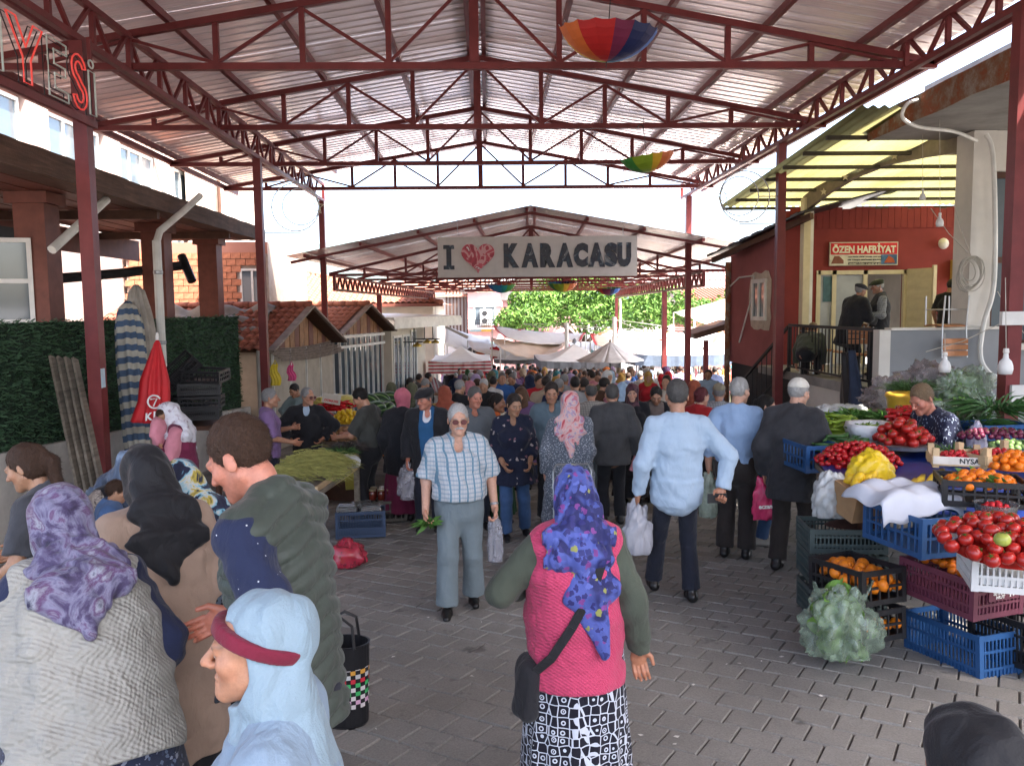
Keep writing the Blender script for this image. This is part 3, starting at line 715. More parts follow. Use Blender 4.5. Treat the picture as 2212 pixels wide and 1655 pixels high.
# ================================================================== folded parasols
def pat_stripe(nt, vec, col):
    x, y, z = sep(nt, vec); return mixc(nt, band(nt, z, .17, .5), (.45, .43, .36), (.07, .115, .19))
m_cs = mat('blue_striped_canvas', (.4, .4, .4), .85, 0, .25, 6, .3, 40, pat=pat_stripe)
m_canvas = mat('old_canvas', (.30, .27, .23), .9, 0, .25, 5, .4, 30); m_redc = mat('red_canvas', (.50, .015, .02), .6, 0, .15, 5, .2)
m_pole = mat('pole_wood', (.3, .25, .19), .7)
def folded(name, top, bot, prof, M, label, seed, pole=True, folds=9):
    top, bot = Vector(top), Vector(bot); ax = (top-bot); L = ax.length; rot = ax.to_track_quat('Z', 'Y').to_matrix()
    root = empty(name, bot, label, 'parasol'); wv = random.Random(seed); ph = [wv.uniform(0, 6) for _ in range(4)]
    mb = MB(); pts = []
    N = 24
    for i in range(N+1):
        t = i/N
        for (t0, r0), (t1, r1) in zip(prof, prof[1:]):
            if t0 <= t <= t1: r_ = r0+(r1-r0)*(t-t0)/(t1-t0+1e-9)
        pts.append((max(r_, .004), t*L))
    mb.lathe(pts, (0, 0, 0), 48, wob=lambda a, z: 1+.17*math.sin(folds*a+ph[0]+z*.8)+.07*math.sin(2*a+ph[1]+z*2)+.05*math.sin((folds+4)*a+ph[2]))
    o = mb.build('folded_canopy', M, root, True, local=True); o.rotation_euler = rot.to_euler()
    if pole: MB().tube([bot-ax*.12, bot], .025, 8).build('pole', m_pole, root)
    return root, rot, L
folded('folded_parasol', at(276, 652, 11.3), at(300, 1010, 10.7), [(0, .12), (.2, .15), (.6, .17), (.85, .15), (.97, .10), (1, .03)], m_cs, 'folded blue and white striped parasol leaning on the hedge', 3)
folded('folded_parasol', at(293, 616, 11.5), at(345, 1000, 11.2), [(0, .1), (.3, .17), (.65, .17), (.85, .14), (.97, .09), (1, .03)], m_canvas, 'folded grey canvas parasol behind the striped one', 5)
rp, rrot, rL = folded('folded_parasol', at(340, 735, 10.1), at(331, 913, 10.0), [(0, .22), (.08, .2), (.25, .155), (.5, .145), (.75, .085), (.97, .03), (1, .014)], m_redc, 'folded red parasol with white lettering and white tip', 8)
MB().lathe([(.02, 0), (.022, .05), (.012, .09)], at(340, 735, 10.1), 10).build('finial', m_white, rp)
m_wl = mat('white_print', (.75, .73, .70), .6)
for k, ch in enumerate('KLO'):
    text('lettering', ch, .12, m_wl, at(322+15*k, 900-5*k+1.5*k*k, 9.71), (1, 0, .12), (.1, 0, 1), rp, .002, .004)
lg = MB(); c = at(334, 868, 9.76)
lg.tube([(c.x+.075*math.cos(t), c.y-.01, c.z+.075*math.sin(t)) for t in [math.pi*(.15+k/14) for k in range(25)]], .011, 5); lg.tube([(c.x-.04, c.y-.012, c.z+.03), (c.x+.035, c.y-.012, c.z+.04), (c.x-.01, c.y-.012, c.z-.05)], .009, 5); lg.build('emblem', m_wl, rp)
# crates by the hedge
for i, (u, v, y, rz, rx, ry) in enumerate(((432, 905, 11.6, .2, 0, 0), (437, 880, 11.6, .15, 0, 0), (432, 852, 11.6, .25, 0, 0), (444, 823, 11.6, -.1, .1, .05), (398, 812, 11.7, .4, .3, -.75), (405, 880, 11.9, .1, 0, 0), (404, 905, 11.9, .1, 0, 0))):
    lab = ['bottom black crate of the stack by the hedge', 'second black crate up in the stack by the hedge', 'third black crate up in the stack by the hedge', 'wide black crate on top of the stack by the hedge', 'black crate tipped steeply on top of the stack', 'upper black crate behind the stack by the hedge', 'lower black crate behind the stack by the hedge'][i]
    p = at(u, v, y); crate('crate', .56, .38, .17 if i != 4 else .2, m_black, lab, 'crate', 'black crates stacked by the hedge', p, rz, rx, ry, 'open' if i % 2 else 'slat')
bk = empty('stall_rack', at(400, 1000, 11.7), 'dark wooden rack under the black crates by the hedge', 'rack')
pb0 = at(425, 912, 11.7); MB().box2((pb0.x-.55, 11.4, pb0.z-.08), (pb0.x+.4, 12.1, pb0.z-.02)).build('shelf', m_brownwood, bk)
for dx in (-.5, .35):
    for yy_ in (11.45, 12.05): MB().box2((pb0.x+dx-.03, yy_-.03, zg(yy_)-.05), (pb0.x+dx+.03, yy_+.03, pb0.z-.08)).build('leg', m_brownwood, bk)

# ================================================================== tiled kiosks
def kiosk(A, B, ze, za, back, label, Mt, facade, over=.35):
    A, B = Vector(A), Vector(B); e = (B-A).normalized(); W_ = (B-A).length; n = Vector((-e.y, e.x, 0)); n = n if n.x < 0 else -n   # n points to the back
    mid = (A+B)/2; zgd = zg(mid.y)
    k = empty('kiosk', (mid.x, mid.y, zgd), label, 'kiosk')
    mb = MB(); base = [A+e*.25, B-e*.25, B-e*.25+n*back, A+e*.25+n*back]
    mb.prism([(p.x, p.y, zgd-.4) for p in base], (0, 0, ze-.12-zgd+.4)); mb.build('wall', facade, k)
    apex = lambda d: Vector((mid.x, mid.y, za))+n*d
    nbd = 14
    for i in range(nbd):                                   # vertical boards of the gable
        t0, t1 = i/nbd, (i+1)/nbd
        h = lambda t: ze+(za-ze)*(1-abs(2*t-1))-.09
        f = lambda t, z: (A+e*(W_*t)).to_tuple()[:2]+(z,)
        off = n*(-.02-.006*(i % 2))
        if min(h(t0), h(t1)) < ze-.1: pass
        P = [Vector(f(t0+.003, ze-.16))+off, Vector(f(t1-.003, ze-.16))+off, Vector(f(t1-.003, max(h(t1), ze-.12)))+off, Vector(f(t0+.003, max(h(t0), ze-.12)))+off]
        MB().prism(P, n*.025).build('gable_board', m_goldwood if i % 3 else m_redwood, k)
    for P0 in (A, B):
        a = Vector((P0.x, P0.y, ze))-n*over; b = apex(-over)
        d = (a-b).normalized(); a = a+d*.35
        MB().beam(a, b, .05, .17, n).build('barge_board', m_bargew, k)
    for P0, sg in ((A, 1), (B, -1)):
        ev = Vector((P0.x, P0.y, ze))-n*over; up = (apex(-over)-ev); dn = up.normalized()*.33; L_ = up.length+.33
        Wd = back+over*1.5
        if sg == 1: tile_slope(k, ev-dn+n*Wd, -n, up, Wd, L_, .21, .32, Mt, near=lambda a, b: a)
        else: tile_slope(k, ev-dn, n, up, Wd, L_, .21, .32, Mt, maxn=60, near=lambda a, b: -a)
    rd = MB()
    for i in range(int(back/.4)): rd.lathe([(.11, 0), (.09, .42)], apex(-over+i*.4)+Vector((0, 0, .03)), 8, n.to_track_quat('Z', 'Y').to_matrix(), 1, 1)
    rd.build('ridge_tiles', Mt, k, True)
    return k, e, n
m_goldwood = mat('golden_boards', (.27, .13, .055), .6, 0, .3, 7); m_bargew = mat('grey_brown_board', (.25, .20, .17), .75, 0, .3, 5)
m_shutter = mat('beige_shutter', (.42, .36, .28), .7, 0, .15, 3)
k1, e1, n1 = kiosk((-5.03, 18.5, 0), (-4.39, 23.0, 0), 1.26, 2.12, 4.6, 'small kiosk with tiled gable roof behind the left post', m_tile2, m_shutter)
k2, e2, n2 = kiosk((-4.55, 24.6, 0), (-3.62, 28.6, 0), 1.42, 2.18, 4.5, 'second tiled gable kiosk with glazed front, further down', m_tile, m_glass)
# lattice canopy strip under K1's gable, shutter leaves, bags
A, B = Vector((-5.0, 18.6, 0)), Vector((-4.36, 22.9, 0))
mb = MB()
for i in range(60):
    for j in range(5):
        c = A+(B-A)*((i+.5*(j % 2))/60)-n1*(.05+.09*j); zz = 1.12-.055*j-.16*math.sin(math.pi*i/60)*.4
        mb.tube([(c.x+.05*math.cos(t)*e1.x, c.y+.05*math.cos(t)*e1.y, zz+.035*math.sin(t)+.03) for t in [k*math.pi/3 for k in range(6)]], .010, 3, closed=True)
mb.build('lattice_canopy', m_bargew, k1)
for i in range(4):
    c = A+(B-A)*(.1+.24*i)-n1*.004; d = (B-A)*.21; zgd = zg(20)
    MB().prism([c+Vector((0, 0, zgd+.05)), c+d+Vector((0, 0, zgd+.05)), c+d+Vector((0, 0, 1.05)), c+Vector((0, 0, 1.05))], n1*-.03).build('shutter', m_shutter, k1)
for i in range(5):
    c = A+(B-A)*(.085+.24*i)-n1*.03; MB().beam(c+Vector((0, 0, zg(20))), c+Vector((0, 0, 1.1)), .05).build('shutter_post', m_pvc, k1)
pp_ = at(565, 800, 18.2); MB().tube([(pp_.x, 18.2, 1.15), (pp_.x, 18.2, zg(18))], .1, 10).build('corner_pipe', m_pvc, k1)
A, B = Vector((-4.5, 24.7, 0)), Vector((-3.6, 28.5, 0))
for i in range(9):
    c = A+(B-A)*(.04+.92*i/8)-n2*.03; MB().beam(c+Vector((0, 0, zg(26))), c+Vector((0, 0, 1.25)), .07).build('frame_post', m_pvc, k2)
for zz in (1.2, .9, -.9): MB().beam(A-n2*.05+Vector((0, 0, zz)), B-n2*.05+Vector((0, 0, zz)), .06, .08).build('frame_rail', m_pvc, k2)
# plastic sheeting thrown over the roof
ts = MB(); c = at(540, 690, 19.5)
ts.grid(lambda a, b: (-8.6+3.4*a, 18.6+2.2*b+.1*math.sin(9*a), 1.33+.85*b*(1-.0*a)+.06*math.sin(17*a+5*b)+.04*math.sin(31*a+13*b)+.05*math.sin(23*b)), 60, 30, .006)
tag(ts.build('plastic_sheeting', mat('dull_sheeting', (.17, .14, .11), .6, 0, .25, 5, .3), at=c, smooth=True), 'crumpled brownish sheeting thrown over the near kiosk roof', 'sheeting')
# hanging bags on the post
def bag_hang(u, v, y, w_, h, M, label):
    c = at(u, v, y); mb = MB()
    def P(a, b):
        ww = w_*(.55+.45*min(1, 1.6*(1-b))) if b > .6 else w_
        return c+Vector(((a-.5)*ww+.02*math.sin(7*b), -.05*math.sin(math.pi*a)*(1-b*.8)+.015*math.sin(20*a+6*b), (b-.5)*h))
    mb.grid(P, 14, 18, .012); mb.tube([P(.2, 1), P(.5, 1)+Vector((0, 0, .09)), P(.8, 1)], .012, 5)
    o = mb.build('hanging_bag', M, at=c, smooth=True); tag(o, label, 'bag')
bag_hang(594, 810, 16.4, .2, .42, mat('yellow_plastic', (.62, .46, .02), .35, 0, .15), 'yellow carrier bag hanging beside the left post')
bag_hang(629, 806, 17.2, .17, .32, mat('pink_plastic', (.70, .06, .22), .35, 0, .15), 'pink carrier bag hanging beside the left post')
# ================================================================== shop with white awning beyond the kiosks
sh = empty('awning_shop', (-3.6, 31, zg(31)), 'cream shop with a flat white awning beyond the kiosks', 'shop')
MB().prism([(-3.35, 28.9, -2.4), (-2.6, 34.6, -2.4), (-7, 34.8, -2.4), (-7, 28.9, -2.4)], (0, 0, 3.75)).build('wall', m_cream, sh)
a, b = at(830, 690, 28.2), at(985, 692, 34.5)
MB().prism([(a.x-2.5, 28.0, 1.78), (a.x+.35, 28.0, 1.66), (b.x+.2, 34.6, 1.66), (b.x-2.5, 34.6, 1.78)], (0, 0, .09)).build('awning_roof', m_pvc, sh)
MB().prism([(a.x+.36, 28.0, 1.66), (b.x+.21, 34.6, 1.66), (b.x+.21, 34.6, 1.36), (a.x+.36, 28.0, 1.36)], (.03, 0, 0)).build('awning_valance', m_pvc, sh)
for i, (y0, y1) in enumerate(((29.1, 30.3), (30.5, 31.6), (31.8, 32.7))):
    x = -3.35+(y0-28.9)*.13+.1; window(sh, (x, (y0+y1)/2, .05), y1-y0, 2.3 if i == 2 else 2.0, (1, -.13, 0), m_pvc, .08, 1)
for i, (y, dz) in enumerate(((29.8, 0), (31.6, .05), (33.2, -.02))):
    x = -2.75+(y-28.9)*.13; l = MB(); l.tube([(x, y, 1.35), (x, y, .85+dz)], .02, 5); l.beam((x-.4, y, .85+dz), (x+.3, y, .85+dz), .04); o = l.build('lamp_arm', m_black, at=(x, y, .85)); tag(o, ['nearest', 'middle', 'farthest'][i]+' black lamp arm hanging before the awning shop', 'lamp', 'lamp arms at the awning shop')
    MB().lathe([(.17, 0), (.16, .06), (.05, .12), (.02, .16)], (x+.1, y, .68+dz), 12).build('lamp_shade', mat('brass_shade', (.45, .30, .05), .35, .6), o)
aw = MB(); c0 = at(950, 735, 33); aw.grid(lambda a, b: (c0.x+.2+.9*b, 32.6+2.0*a, 1.3-.45*b+.03*math.sin(30*a)*b), 20, 4, .02); tag(aw.build('roller_awning', m_canvas, at=c0), 'small rolled out grey awning with scalloped edge at the shop end', 'awning')
dc = empty('deli_counter', (-2.1, 30.5, zg(30.5)), 'glass topped white deli counter before the awning shop', 'counter')
MB().box2((-2.6, 28.9, zg(29)-.1), (-1.75, 32.8, -1.0)).build('counter_body', m_white, dc); MB().prism([(-2.6, 28.9, -1.0), (-1.72, 28.9, -1.0), (-2.3, 28.9, -.55), (-2.6, 28.9, -.55)], (0, 3.9, 0)).build('glass_top', m_glass, dc)
bx = MB(); c = at(928, 835, 33.5); bx.box((c.x, 33.4, c.z), (.62, .5, .5)); tag(bx.build('cardboard_box', mat('cardboard', (.33, .20, .10), .85), at=c), 'brown cardboard box on the counter at the shop end', 'box')
# ================================================================== big tiled house behind
bh_ = empty('tiled_house', (-9, 44, -2.5), 'house with a broad sunlit orange tiled hip roof behind the kiosks', 'house')
HYf = 42.0
cl = at(545, 655, HYf); cr = at(950, 656, HYf); 
MB().box2((cl.x-2, HYf+.6, -2.5), (cr.x-.4, HYf+12, cr.z-.02)).build('wall', m_cream, bh_)
MB().box2((cl.x-2.5, HYf-.05, cr.z-.14), (cr.x+.15, HYf+.05, cr.z+.02)).build('eave_board', m_redwood, bh_)
MB().box2((cl.x-2.4, HYf+.06, cr.z-.10), (cr.x+.1, HYf+.6, cr.z-.03)).build('soffit', m_redwood, bh_)
pk = at(598, 577, HYf+8); us = Vector((0, 8, pk.z-cr.z)); Lr = us.length; Wr = cr.x-cl.x+2.6
hipx = lambda b: Wr-(Wr-(pk.x-cl.x+2.6))*b/Lr
tile_slope(bh_, (cl.x-2.5, HYf, cr.z+.05), (1, 0, 0), us, Wr, Lr, .30, .42, m_tile, clip=lambda a, b: a < hipx(b), maxn=300, near=lambda a, b: a-.5*b)
P0 = Vector((cl.x-2.5, HYf, cr.z)); MB().add([P0, P0+Vector((Wr, 0, 0)), Vector((pk.x, HYf+8, pk.z)), Vector((cl.x-2.5, HYf+8, pk.z)), Vector((cr.x, HYf+16, cr.z))], [(0, 1, 2, 3), (1, 4, 2)]).build('roof_deck', m_tile, bh_)
hp_ = MB(); a, b = P0+Vector((Wr, 0, .05)), Vector((pk.x, HYf+8, pk.z+.06))
for i in range(26): hp_.lathe([(.15, 0), (.12, .55)], a+(b-a)*(i/26), 8, (b-a).to_track_quat('Z', 'Y').to_matrix())
hp_.build('hip_tiles', m_tile, bh_, True)
# little yellow timber canopy roof left of it
yc = empty('yellow_canopy', at(585, 600, 33), 'small yellowish timber lean-to roof beside the sunlit tower', 'canopy')
a, b, c, d = at(566, 556, 33), at(655, 622, 37), at(566, 620, 30), at(566, 612, 33)
MB().prism([at(562, 558, 33), at(658, 628, 36), at(600, 628, 39), at(545, 560, 39)], (0, 0, .08)).build('roof', m_redwood, yc)
for i in range(8):
    t = i/7; p0 = at(562, 562, 33)+(at(658, 632, 36)-at(562, 562, 33))*t; MB().beam(p0, p0+(at(545, 564, 39)-at(562, 562, 33)), .08, .1).build('rafter', mat('yellow_timber', (.62, .42, .12), .7), yc)
MB().beam(at(566, 618, 33), at(640, 640, 35.5), .1, .14).build('beam', m_pvc, yc); MB().beam(at(640, 636, 35.5), at(640, 690, 35.5), .1).build('post', m_pvc, yc)
# ================================================================== far side of the square
m_pinkw = mat('pink_render', (.62, .36, .35), .85, 0, .08, 2); m_greyw = mat('grey_render', (.46, .43, .40), .85, 0, .12, 1)
m_roofred = mat('far_red_roof', (.44, .20, .14), .8, 0, .2, 3); m_roofpink = mat('pink_sheet_roof', (.52, .33, .29), .6, 0, .15, 2)
DY = 68.0
gbd = empty('grey_building', (at(985, 700, DY).x, DY, -2.52), 'grey rendered building with orange tiled roof at the far left', 'building')
a, b = at(955, 642, DY), at(1108, 640, DY)
MB().box2((a.x-6, DY, -2.52), (b.x, DY+8, a.z)).build('wall', m_greyw, gbd)
MB().prism([(a.x-7, DY-.4, a.z), (b.x+5.5, DY-.4, a.z), (b.x+3.5, DY+4, at(1000, 607, DY).z), (a.x-7, DY+4, at(1000, 607, DY).z)], (0, 0, .12)).build('roof', m_roofred, gbd)
for i in range(30):
    x = a.x-6.5+i*.6; MB().beam((x, DY-.4, a.z+.16), (x+.0, DY+4, at(1000, 607, DY).z+.16), .18, .08).build('tile_row', m_roofred, gbd)
c = at(1073, 632, DY+2); MB().box2((c.x-.5, DY+1.5, c.z-1.2), (c.x+.5, DY+2.5, c.z+1.6)).build('chimney', m_cream, gbd)
sa_ = at(987, 675, DY-.1); 
for i in range(9): MB().box2((sa_.x-.9+i*.28, DY-.16, sa_.z-1.9), (sa_.x-.78+i*.28, DY-.02, sa_.z+1.9)).build('shutter_slat', m_brownwood, gbd)
PY = 60.0
pk_ = empty('pink_building', (at(1080, 700, PY).x, PY, -2.52), 'pink two storey building with a sign board and balcony', 'building')
a, b = at(1010, 644, PY), at(1082, 640, PY); e_ = at(1170, 630, PY)
MB().box2((a.x, PY, -2.52), (b.x, PY+8, b.z+.3)).build('wall', m_pinkw, pk_)
MB().box2((b.x+.01, PY+1.2, -2.52), (e_.x+3, PY+8, e_.z+.2)).build('wall', m_pinkw, pk_)
MB().prism([(a.x-.5, PY-.6, b.z+.3), (b.x+.2, PY-.6, b.z+.9), (e_.x+4, PY-.6, e_.z+2.2), (e_.x+4, PY+8, e_.z+2.2), (b.x+.2, PY+8, b.z+.9), (a.x-.5, PY+8, b.z+.3)], (0, 0, .2)).build('roof', m_pvc, pk_)
MB().box2((b.x+.02, PY+.9, e_.z-.6), (e_.x+3, PY+1.19, e_.z+1.2)).build('fascia', m_pvc, pk_)
sb = MB(); z1, z0 = at(1040, 652, PY).z, at(1040, 663, PY).z; sb.box2((a.x+.1, PY-.12, z0), (b.x+.1, PY-.02, z1)); s_ = sb.build('sign_board', m_white, pk_)
m_tq = mat('faded_blue_print', (.30, .52, .60), .6); m_tg = mat('faded_yellow_print', (.62, .58, .30), .6)
text('lettering', 'ÇOCUK OYUN', .3, m_tq, (a.x+.75, PY-.13, (z0+z1)/2-.08), XR, UP, pk_, .004, 0, 1, 1.15, .16)
text('lettering', 'MERKEZİ', .3, m_tq, (b.x-.35, PY-.13, (z0+z1)/2-.08), XR, UP, pk_, .004, 0, 1, .7, .16)
wc = at(1047, 683, PY); window(pk_, (wc.x, PY-.02, wc.z+.1), 1.5, 1.6, (0, -1, 0), m_pvc, .12, 1)
wc = at(1133, 655, PY+1.2); window(pk_, (wc.x, PY+1.17, wc.z), 1.5, .9, (0, -1, 0), m_pvc, .12, 1)
z = at(1045, 691, PY).z
for zz in (z, z-.25, z-.5): MB().beam((a.x, PY-.5, zz), (b.x, PY-.5, zz), .035).build('balcony_rail', m_dark, pk_)
MB().box2((a.x, PY-.55, z-.68), (b.x, PY-.003, z-.55)).build('balcony_slab', m_pinkw, pk_)
for i in range(14): MB().beam((a.x+.2+i*(b.x-a.x-.3)/13, PY-.5, z-.55), (a.x+.2+i*(b.x-a.x-.3)/13, PY-.5, z), .025).build('baluster', m_dark, pk_)
cc = at(1050, 685, PY-.3); ac = MB(); ac.box((cc.x, PY-.3, cc.z), (.85, .35, 1.15)); ac = ac.build('air_conditioner', m_white, at=cc); tag(ac, 'white double fan air conditioner on the pink balcony', 'air conditioner')
for dz in (.27, -.27): MB().lathe([(.2, 0), (.2, .03), (.16, .035)], (cc.x-.1, PY-.48, cc.z+dz), 14, Matrix.Rotation(R(90), 3, 'X')).build('fan_grille', m_dark, ac)
for i, (x0, x1, cl_) in enumerate(((1015, 1040, (.25, .5, .6)), (1040, 1062, (.62, .48, .08)))):
    a_, b_ = at(x0, 706, PY-.1), at(x1, 716, PY-.1); MB().box2((a_.x, PY-.14, b_.z), (b_.x-.02, PY-.004, a_.z)).build('panel', mat('panel%d' % i, cl_, .6), pk_)
# roofs on the right behind the tree
for i, (u0, u1, vt, vb, y, M_, lab) in enumerate(((1400, 1620, 585, 605, 72, m_roofpink, 'long pale sheet roof highest at the far right'), (1390, 1625, 612, 626, 66, m_roofpink, 'lower pink sheet roof behind the tree at right'), (1490, 1625, 628, 652, 58, m_tile2, 'old dark red tiled roof with ragged edge at far right'))):
    r0 = empty('far_roof_house', at((u0+u1)/2, 700, y+3), lab, 'house'); ORG[r0].z = -2.52; r0.location.z = -2.52
    a, b = at(u0, vb, y), at(u1, vb, y); t = at(u0, vt, y+5)
    MB().prism([(a.x, y, a.z), (b.x+3, y, a.z), (b.x+3, y+5, t.z), (a.x, y+5, t.z)], (0, 0, .15)).build('roof', M_, r0)
    MB().box2((a.x+.3, y+.8, -2.52), (b.x+2.5, y+6, a.z-.02)).build('wall', m_salmon if i != 1 else m_greyw, r0)
    for k in range(24):
        x = a.x+.2+k*(b.x+2.6-a.x)/24; MB().beam((x, y-.02, a.z+.2), (x, y+5, t.z+.2), .14, .06).build('roof_rib', M_, r0)
# hill behind the town
hl = MB(); hl.grid(lambda a, b: (-900+1500*a, 900+600*b, -3+(95+40*math.sin(a*5+1)+22*math.sin(a*17)+12*math.sin(a*41))*math.sin(math.pi*min(1, .1+b*.9))*(1.15-.55*a)), 60, 10)
tag(hl.build('hill', mat('hill_scrub', (.10, .14, .13), .95, 0, .3, .02)), kind='structure')
# ================================================================== tree beyond the square
m_bark = mat('bark', (.10, .07, .05), .9, 0, .3, 8)
def pat_leafc(nt, vec, col):
    g = nt.nodes.new('ShaderNodeNewGeometry'); return ramp(nt, g.outputs['Random Per Island'], [(0, (.035, .085, .012)), (.5, (.075, .16, .022)), (1, (.13, .23, .04))])
m_tl = mat('tree_leaf', (.08, .16, .02), .6, 0, 0, pat=pat_leafc, spec=.3)
b_ = m_tl.node_tree.nodes['Principled BSDF']
def leaf_tree(base, blobs, nleaf, size, label, trunk_r, seed):
    rg = np.random.default_rng(seed); base = Vector(base); t = empty('leafy_tree', base, label, 'tree')
    top = Vector(blobs[0][0]); mb = MB(); mb.tube([base, base+(top-base)*.25+Vector((.1, 0, 0)), base+(top-base)*.6], [trunk_r, trunk_r*.8, trunk_r*.5], 8)
    for c, r in blobs: c = Vector(c); mb.tube([base+(top-base)*.35, base+(c-base)*.7, c], [trunk_r*.5, trunk_r*.3, .03], 6)
    mb.build('trunk', m_bark, t, True)
    P = []; N = []
    per = np.array([r[0]*r[2] if hasattr(r, '__len__') else r*r for c, r in blobs]); per = (per/per.sum()*nleaf).astype(int)
    for (c, r), k in zip(blobs, per):
        r = np.array(r if hasattr(r, '__len__') else (r, r, r)); d = rg.normal(size=(k, 3)); d /= np.linalg.norm(d, axis=1)[:, None]
        clump = rg.normal(size=(26, 3)); clump /= np.linalg.norm(clump, axis=1)[:, None]; ci = rg.integers(0, 26, k)
        rad = .62+.42*rg.random(k)**.6; dd = d*.42+clump[ci]*.75; dd /= np.maximum(.75, np.linalg.norm(dd, axis=1))[:, None]
        P.append(np.array(c)+dd*r*rad[:, None]); N.append(dd+.9*rg.normal(size=(k, 3)))
    P = np.concatenate(P); N = np.concatenate(N); N /= np.linalg.norm(N, axis=1)[:, None]; k = len(P)
    X = np.cross(N, rg.normal(size=(k, 3))); X /= np.linalg.norm(X, axis=1)[:, None]; Yv = np.cross(N, X); s = size*(.6+.8*rg.random(k))[:, None]
    V = np.stack([P-X*s, P-Yv*s*.45+N*s*.15, P+X*s, P+Yv*s*.45+N*s*.15], 1).reshape(-1, 3)
    mb = MB(); mb.v = V.tolist(); mb.f = [(4*i, 4*i+1, 4*i+2, 4*i+3) for i in range(k)]; mb.m = [0]*k; mb.build('crown', m_tl, t); return t
TY = 54.0
def bl(u, v, y, r): p = at(u, v, y); return ((p.x, p.y, p.z), r)
leaf_tree((at(1270, 700, TY).x, TY+3, -2.52), [bl(1265, 632, TY+3, (3.0, 2.6, 2.3)), bl(1200, 660, TY+2, (2.0, 2, 1.5)), bl(1340, 655, TY+2, (2.4, 2, 1.6)), bl(1290, 690, TY+1, (2.6, 2, 1.3)), bl(1230, 610, TY+4, (2.2, 2, 1.7))], 9000, .16, 'big bright green leafy tree beyond the market tents', .3, 1)
leaf_tree((at(1130, 700, TY).x, TY-1, -2.52), [bl(1135, 690, TY-1, (1.9, 1.6, 1.1)), bl(1165, 665, TY, (1.3, 1.3, 1.3)), bl(1100, 692, TY-1, (1.0, 1, .7)), bl(1120, 655, TY, (.7, .8, .9))], 3600, .15, 'lighter green bushy tree left of the big tree', .15, 2)
leaf_tree((at(1440, 700, TY).x, TY-1, -2.52), [bl(1440, 655, TY-1, (2.2, 1.6, 1.2)), bl(1490, 675, TY-1, (2.2, 1.6, .9)), bl(1395, 680, TY-2, (1.8, 1.5, 1.0)), bl(1560, 665, TY, (1.6, 1.4, .8)), bl(1600, 635, TY, (1.0, 1, .9))], 5500, .15, 'dark green spreading tree right of the big tree', .2, 3)
# ================================================================== tents, tarps and parasols of the square
m_tentw = mat('white_canvas', (.78, .76, .71), .8, 0, .06, 3); m_tentc = mat('cream_canvas', (.72, .58, .45), .8, 0, .1, 2); m_greyv = mat('grey_valance', (.20, .21, .22), .8, 0, .15); m_bluev = mat('blue_grey_valance', (.10, .13, .18), .7, 0, .2)
m_redt = mat('red_trim', (.5, .04, .03), .7); m_ort = mat('orange_trim', (.55, .24, .06), .7)
def tarp(pts, sag, M, label, n=16, edge=None, poles=(), name='market_tarp'):
    """sheet hung between four corners (photo u, v, depth) with a sag"""
    P = [at(*p) for p in pts]; c = sum(P, Vector())/4; root = empty(name, (c.x, c.y, zg(c.y)), label, 'tarp')
    def S(a, b):
        p = (P[0]*(1-a)+P[1]*a)*(1-b)+(P[3]*(1-a)+P[2]*a)*b
        return p-Vector((0, 0, sag*4*a*(1-a)*(.4+.6*b)+sag*.25*math.sin(9*a+4*b)*math.sin(math.pi*b)+.06*sag*math.sin(31*a)))
    MB().grid(S, n, n//2, .012).build('sheet', M, root, True)
    if edge:
        for s in (0, 1): mb = MB(); mb.grid(lambda a, b: S(s+(.03 if s == 0 else -.03)*b, a)+Vector((0, -.02, .02)), 8, 1, .01); mb.build('trim', edge, root)
        for a0 in (.0, .25, .5, .75): mb = MB(); mb.prism([S(a0, 0)+Vector((0, -.03, .03)), S(a0+.07, 0)+Vector((0, -.03, .03)), S(a0+.035, .12)+Vector((0, -.03, .05))], (0, 0, .01)); mb.build('patch', edge, root)
    for k in (0, 1, 2, 3):
        q = P[k]; MB().tube([q, (q.x, q.y, zg(q.y))], .035, 6).build('pole', m_pvc, root)
    return root
tarp([(1063, 704, 42), (1265, 721, 43), (1255, 737, 40), (1090, 729, 39.5)], .25, m_tentw, 'white tarp with red trim slung across the square', edge=m_redt)
tarp([(1062, 730, 40), (1240, 734, 41), (1215, 752, 38), (1080, 750, 38)], .5, m_tentc, 'cream sagging tarp with brown bands under the white one')
tarp([(1275, 722, 41), (1470, 735, 41), (1450, 752, 38), (1285, 745, 38.5)], .2, m_tentc, 'beige tarp with red triangles above the white parasol', edge=m_redt)
tarp([(1310, 712, 47), (1560, 716, 46), (1545, 740, 41), (1290, 722, 43)], .3, m_tentw, 'long pale orange trimmed tarp under the trees', edge=m_ort)
tarp([(1455, 675, 38), (1640, 620, 36), (1640, 710, 33), (1500, 690, 33)], .25, m_tentc, 'large peach tarp at right beside the red building')
tarp([(965, 705, 44), (1058, 728, 46), (1060, 752, 42), (960, 742, 40)], .3, m_tentw, 'white tarp at left beyond the awning shop', edge=None)
tarp([(985, 722, 48), (1075, 738, 47), (1090, 760, 44), (990, 752, 44)], .3, mat('green_tarp', (.22, .34, .27), .8, 0, .2), 'pale green tarp at left behind the jerseys')
tarp([(1010, 735, 42), (1220, 748, 43), (1180, 764, 40.5), (1020, 755, 40)], .35, m_tentw, 'low white sagging tarp above the hanging jerseys')
tarp([(1480, 742, 40), (1620, 735, 40), (1620, 755, 36), (1490, 758, 36)], .25, m_tentw, 'white tarp low at the right behind the wide tent')
tarp([(1225, 737, 46), (1330, 735, 46), (1330, 748, 43), (1230, 752, 43)], .2, m_tentw, 'small white tarp between the two pale posts', edge=m_redt)
tarp([(1400, 722, 48), (1570, 722, 48), (1570, 738, 44), (1400, 740, 44)], .3, m_tentc, 'cream tarp under the dark tree at right')
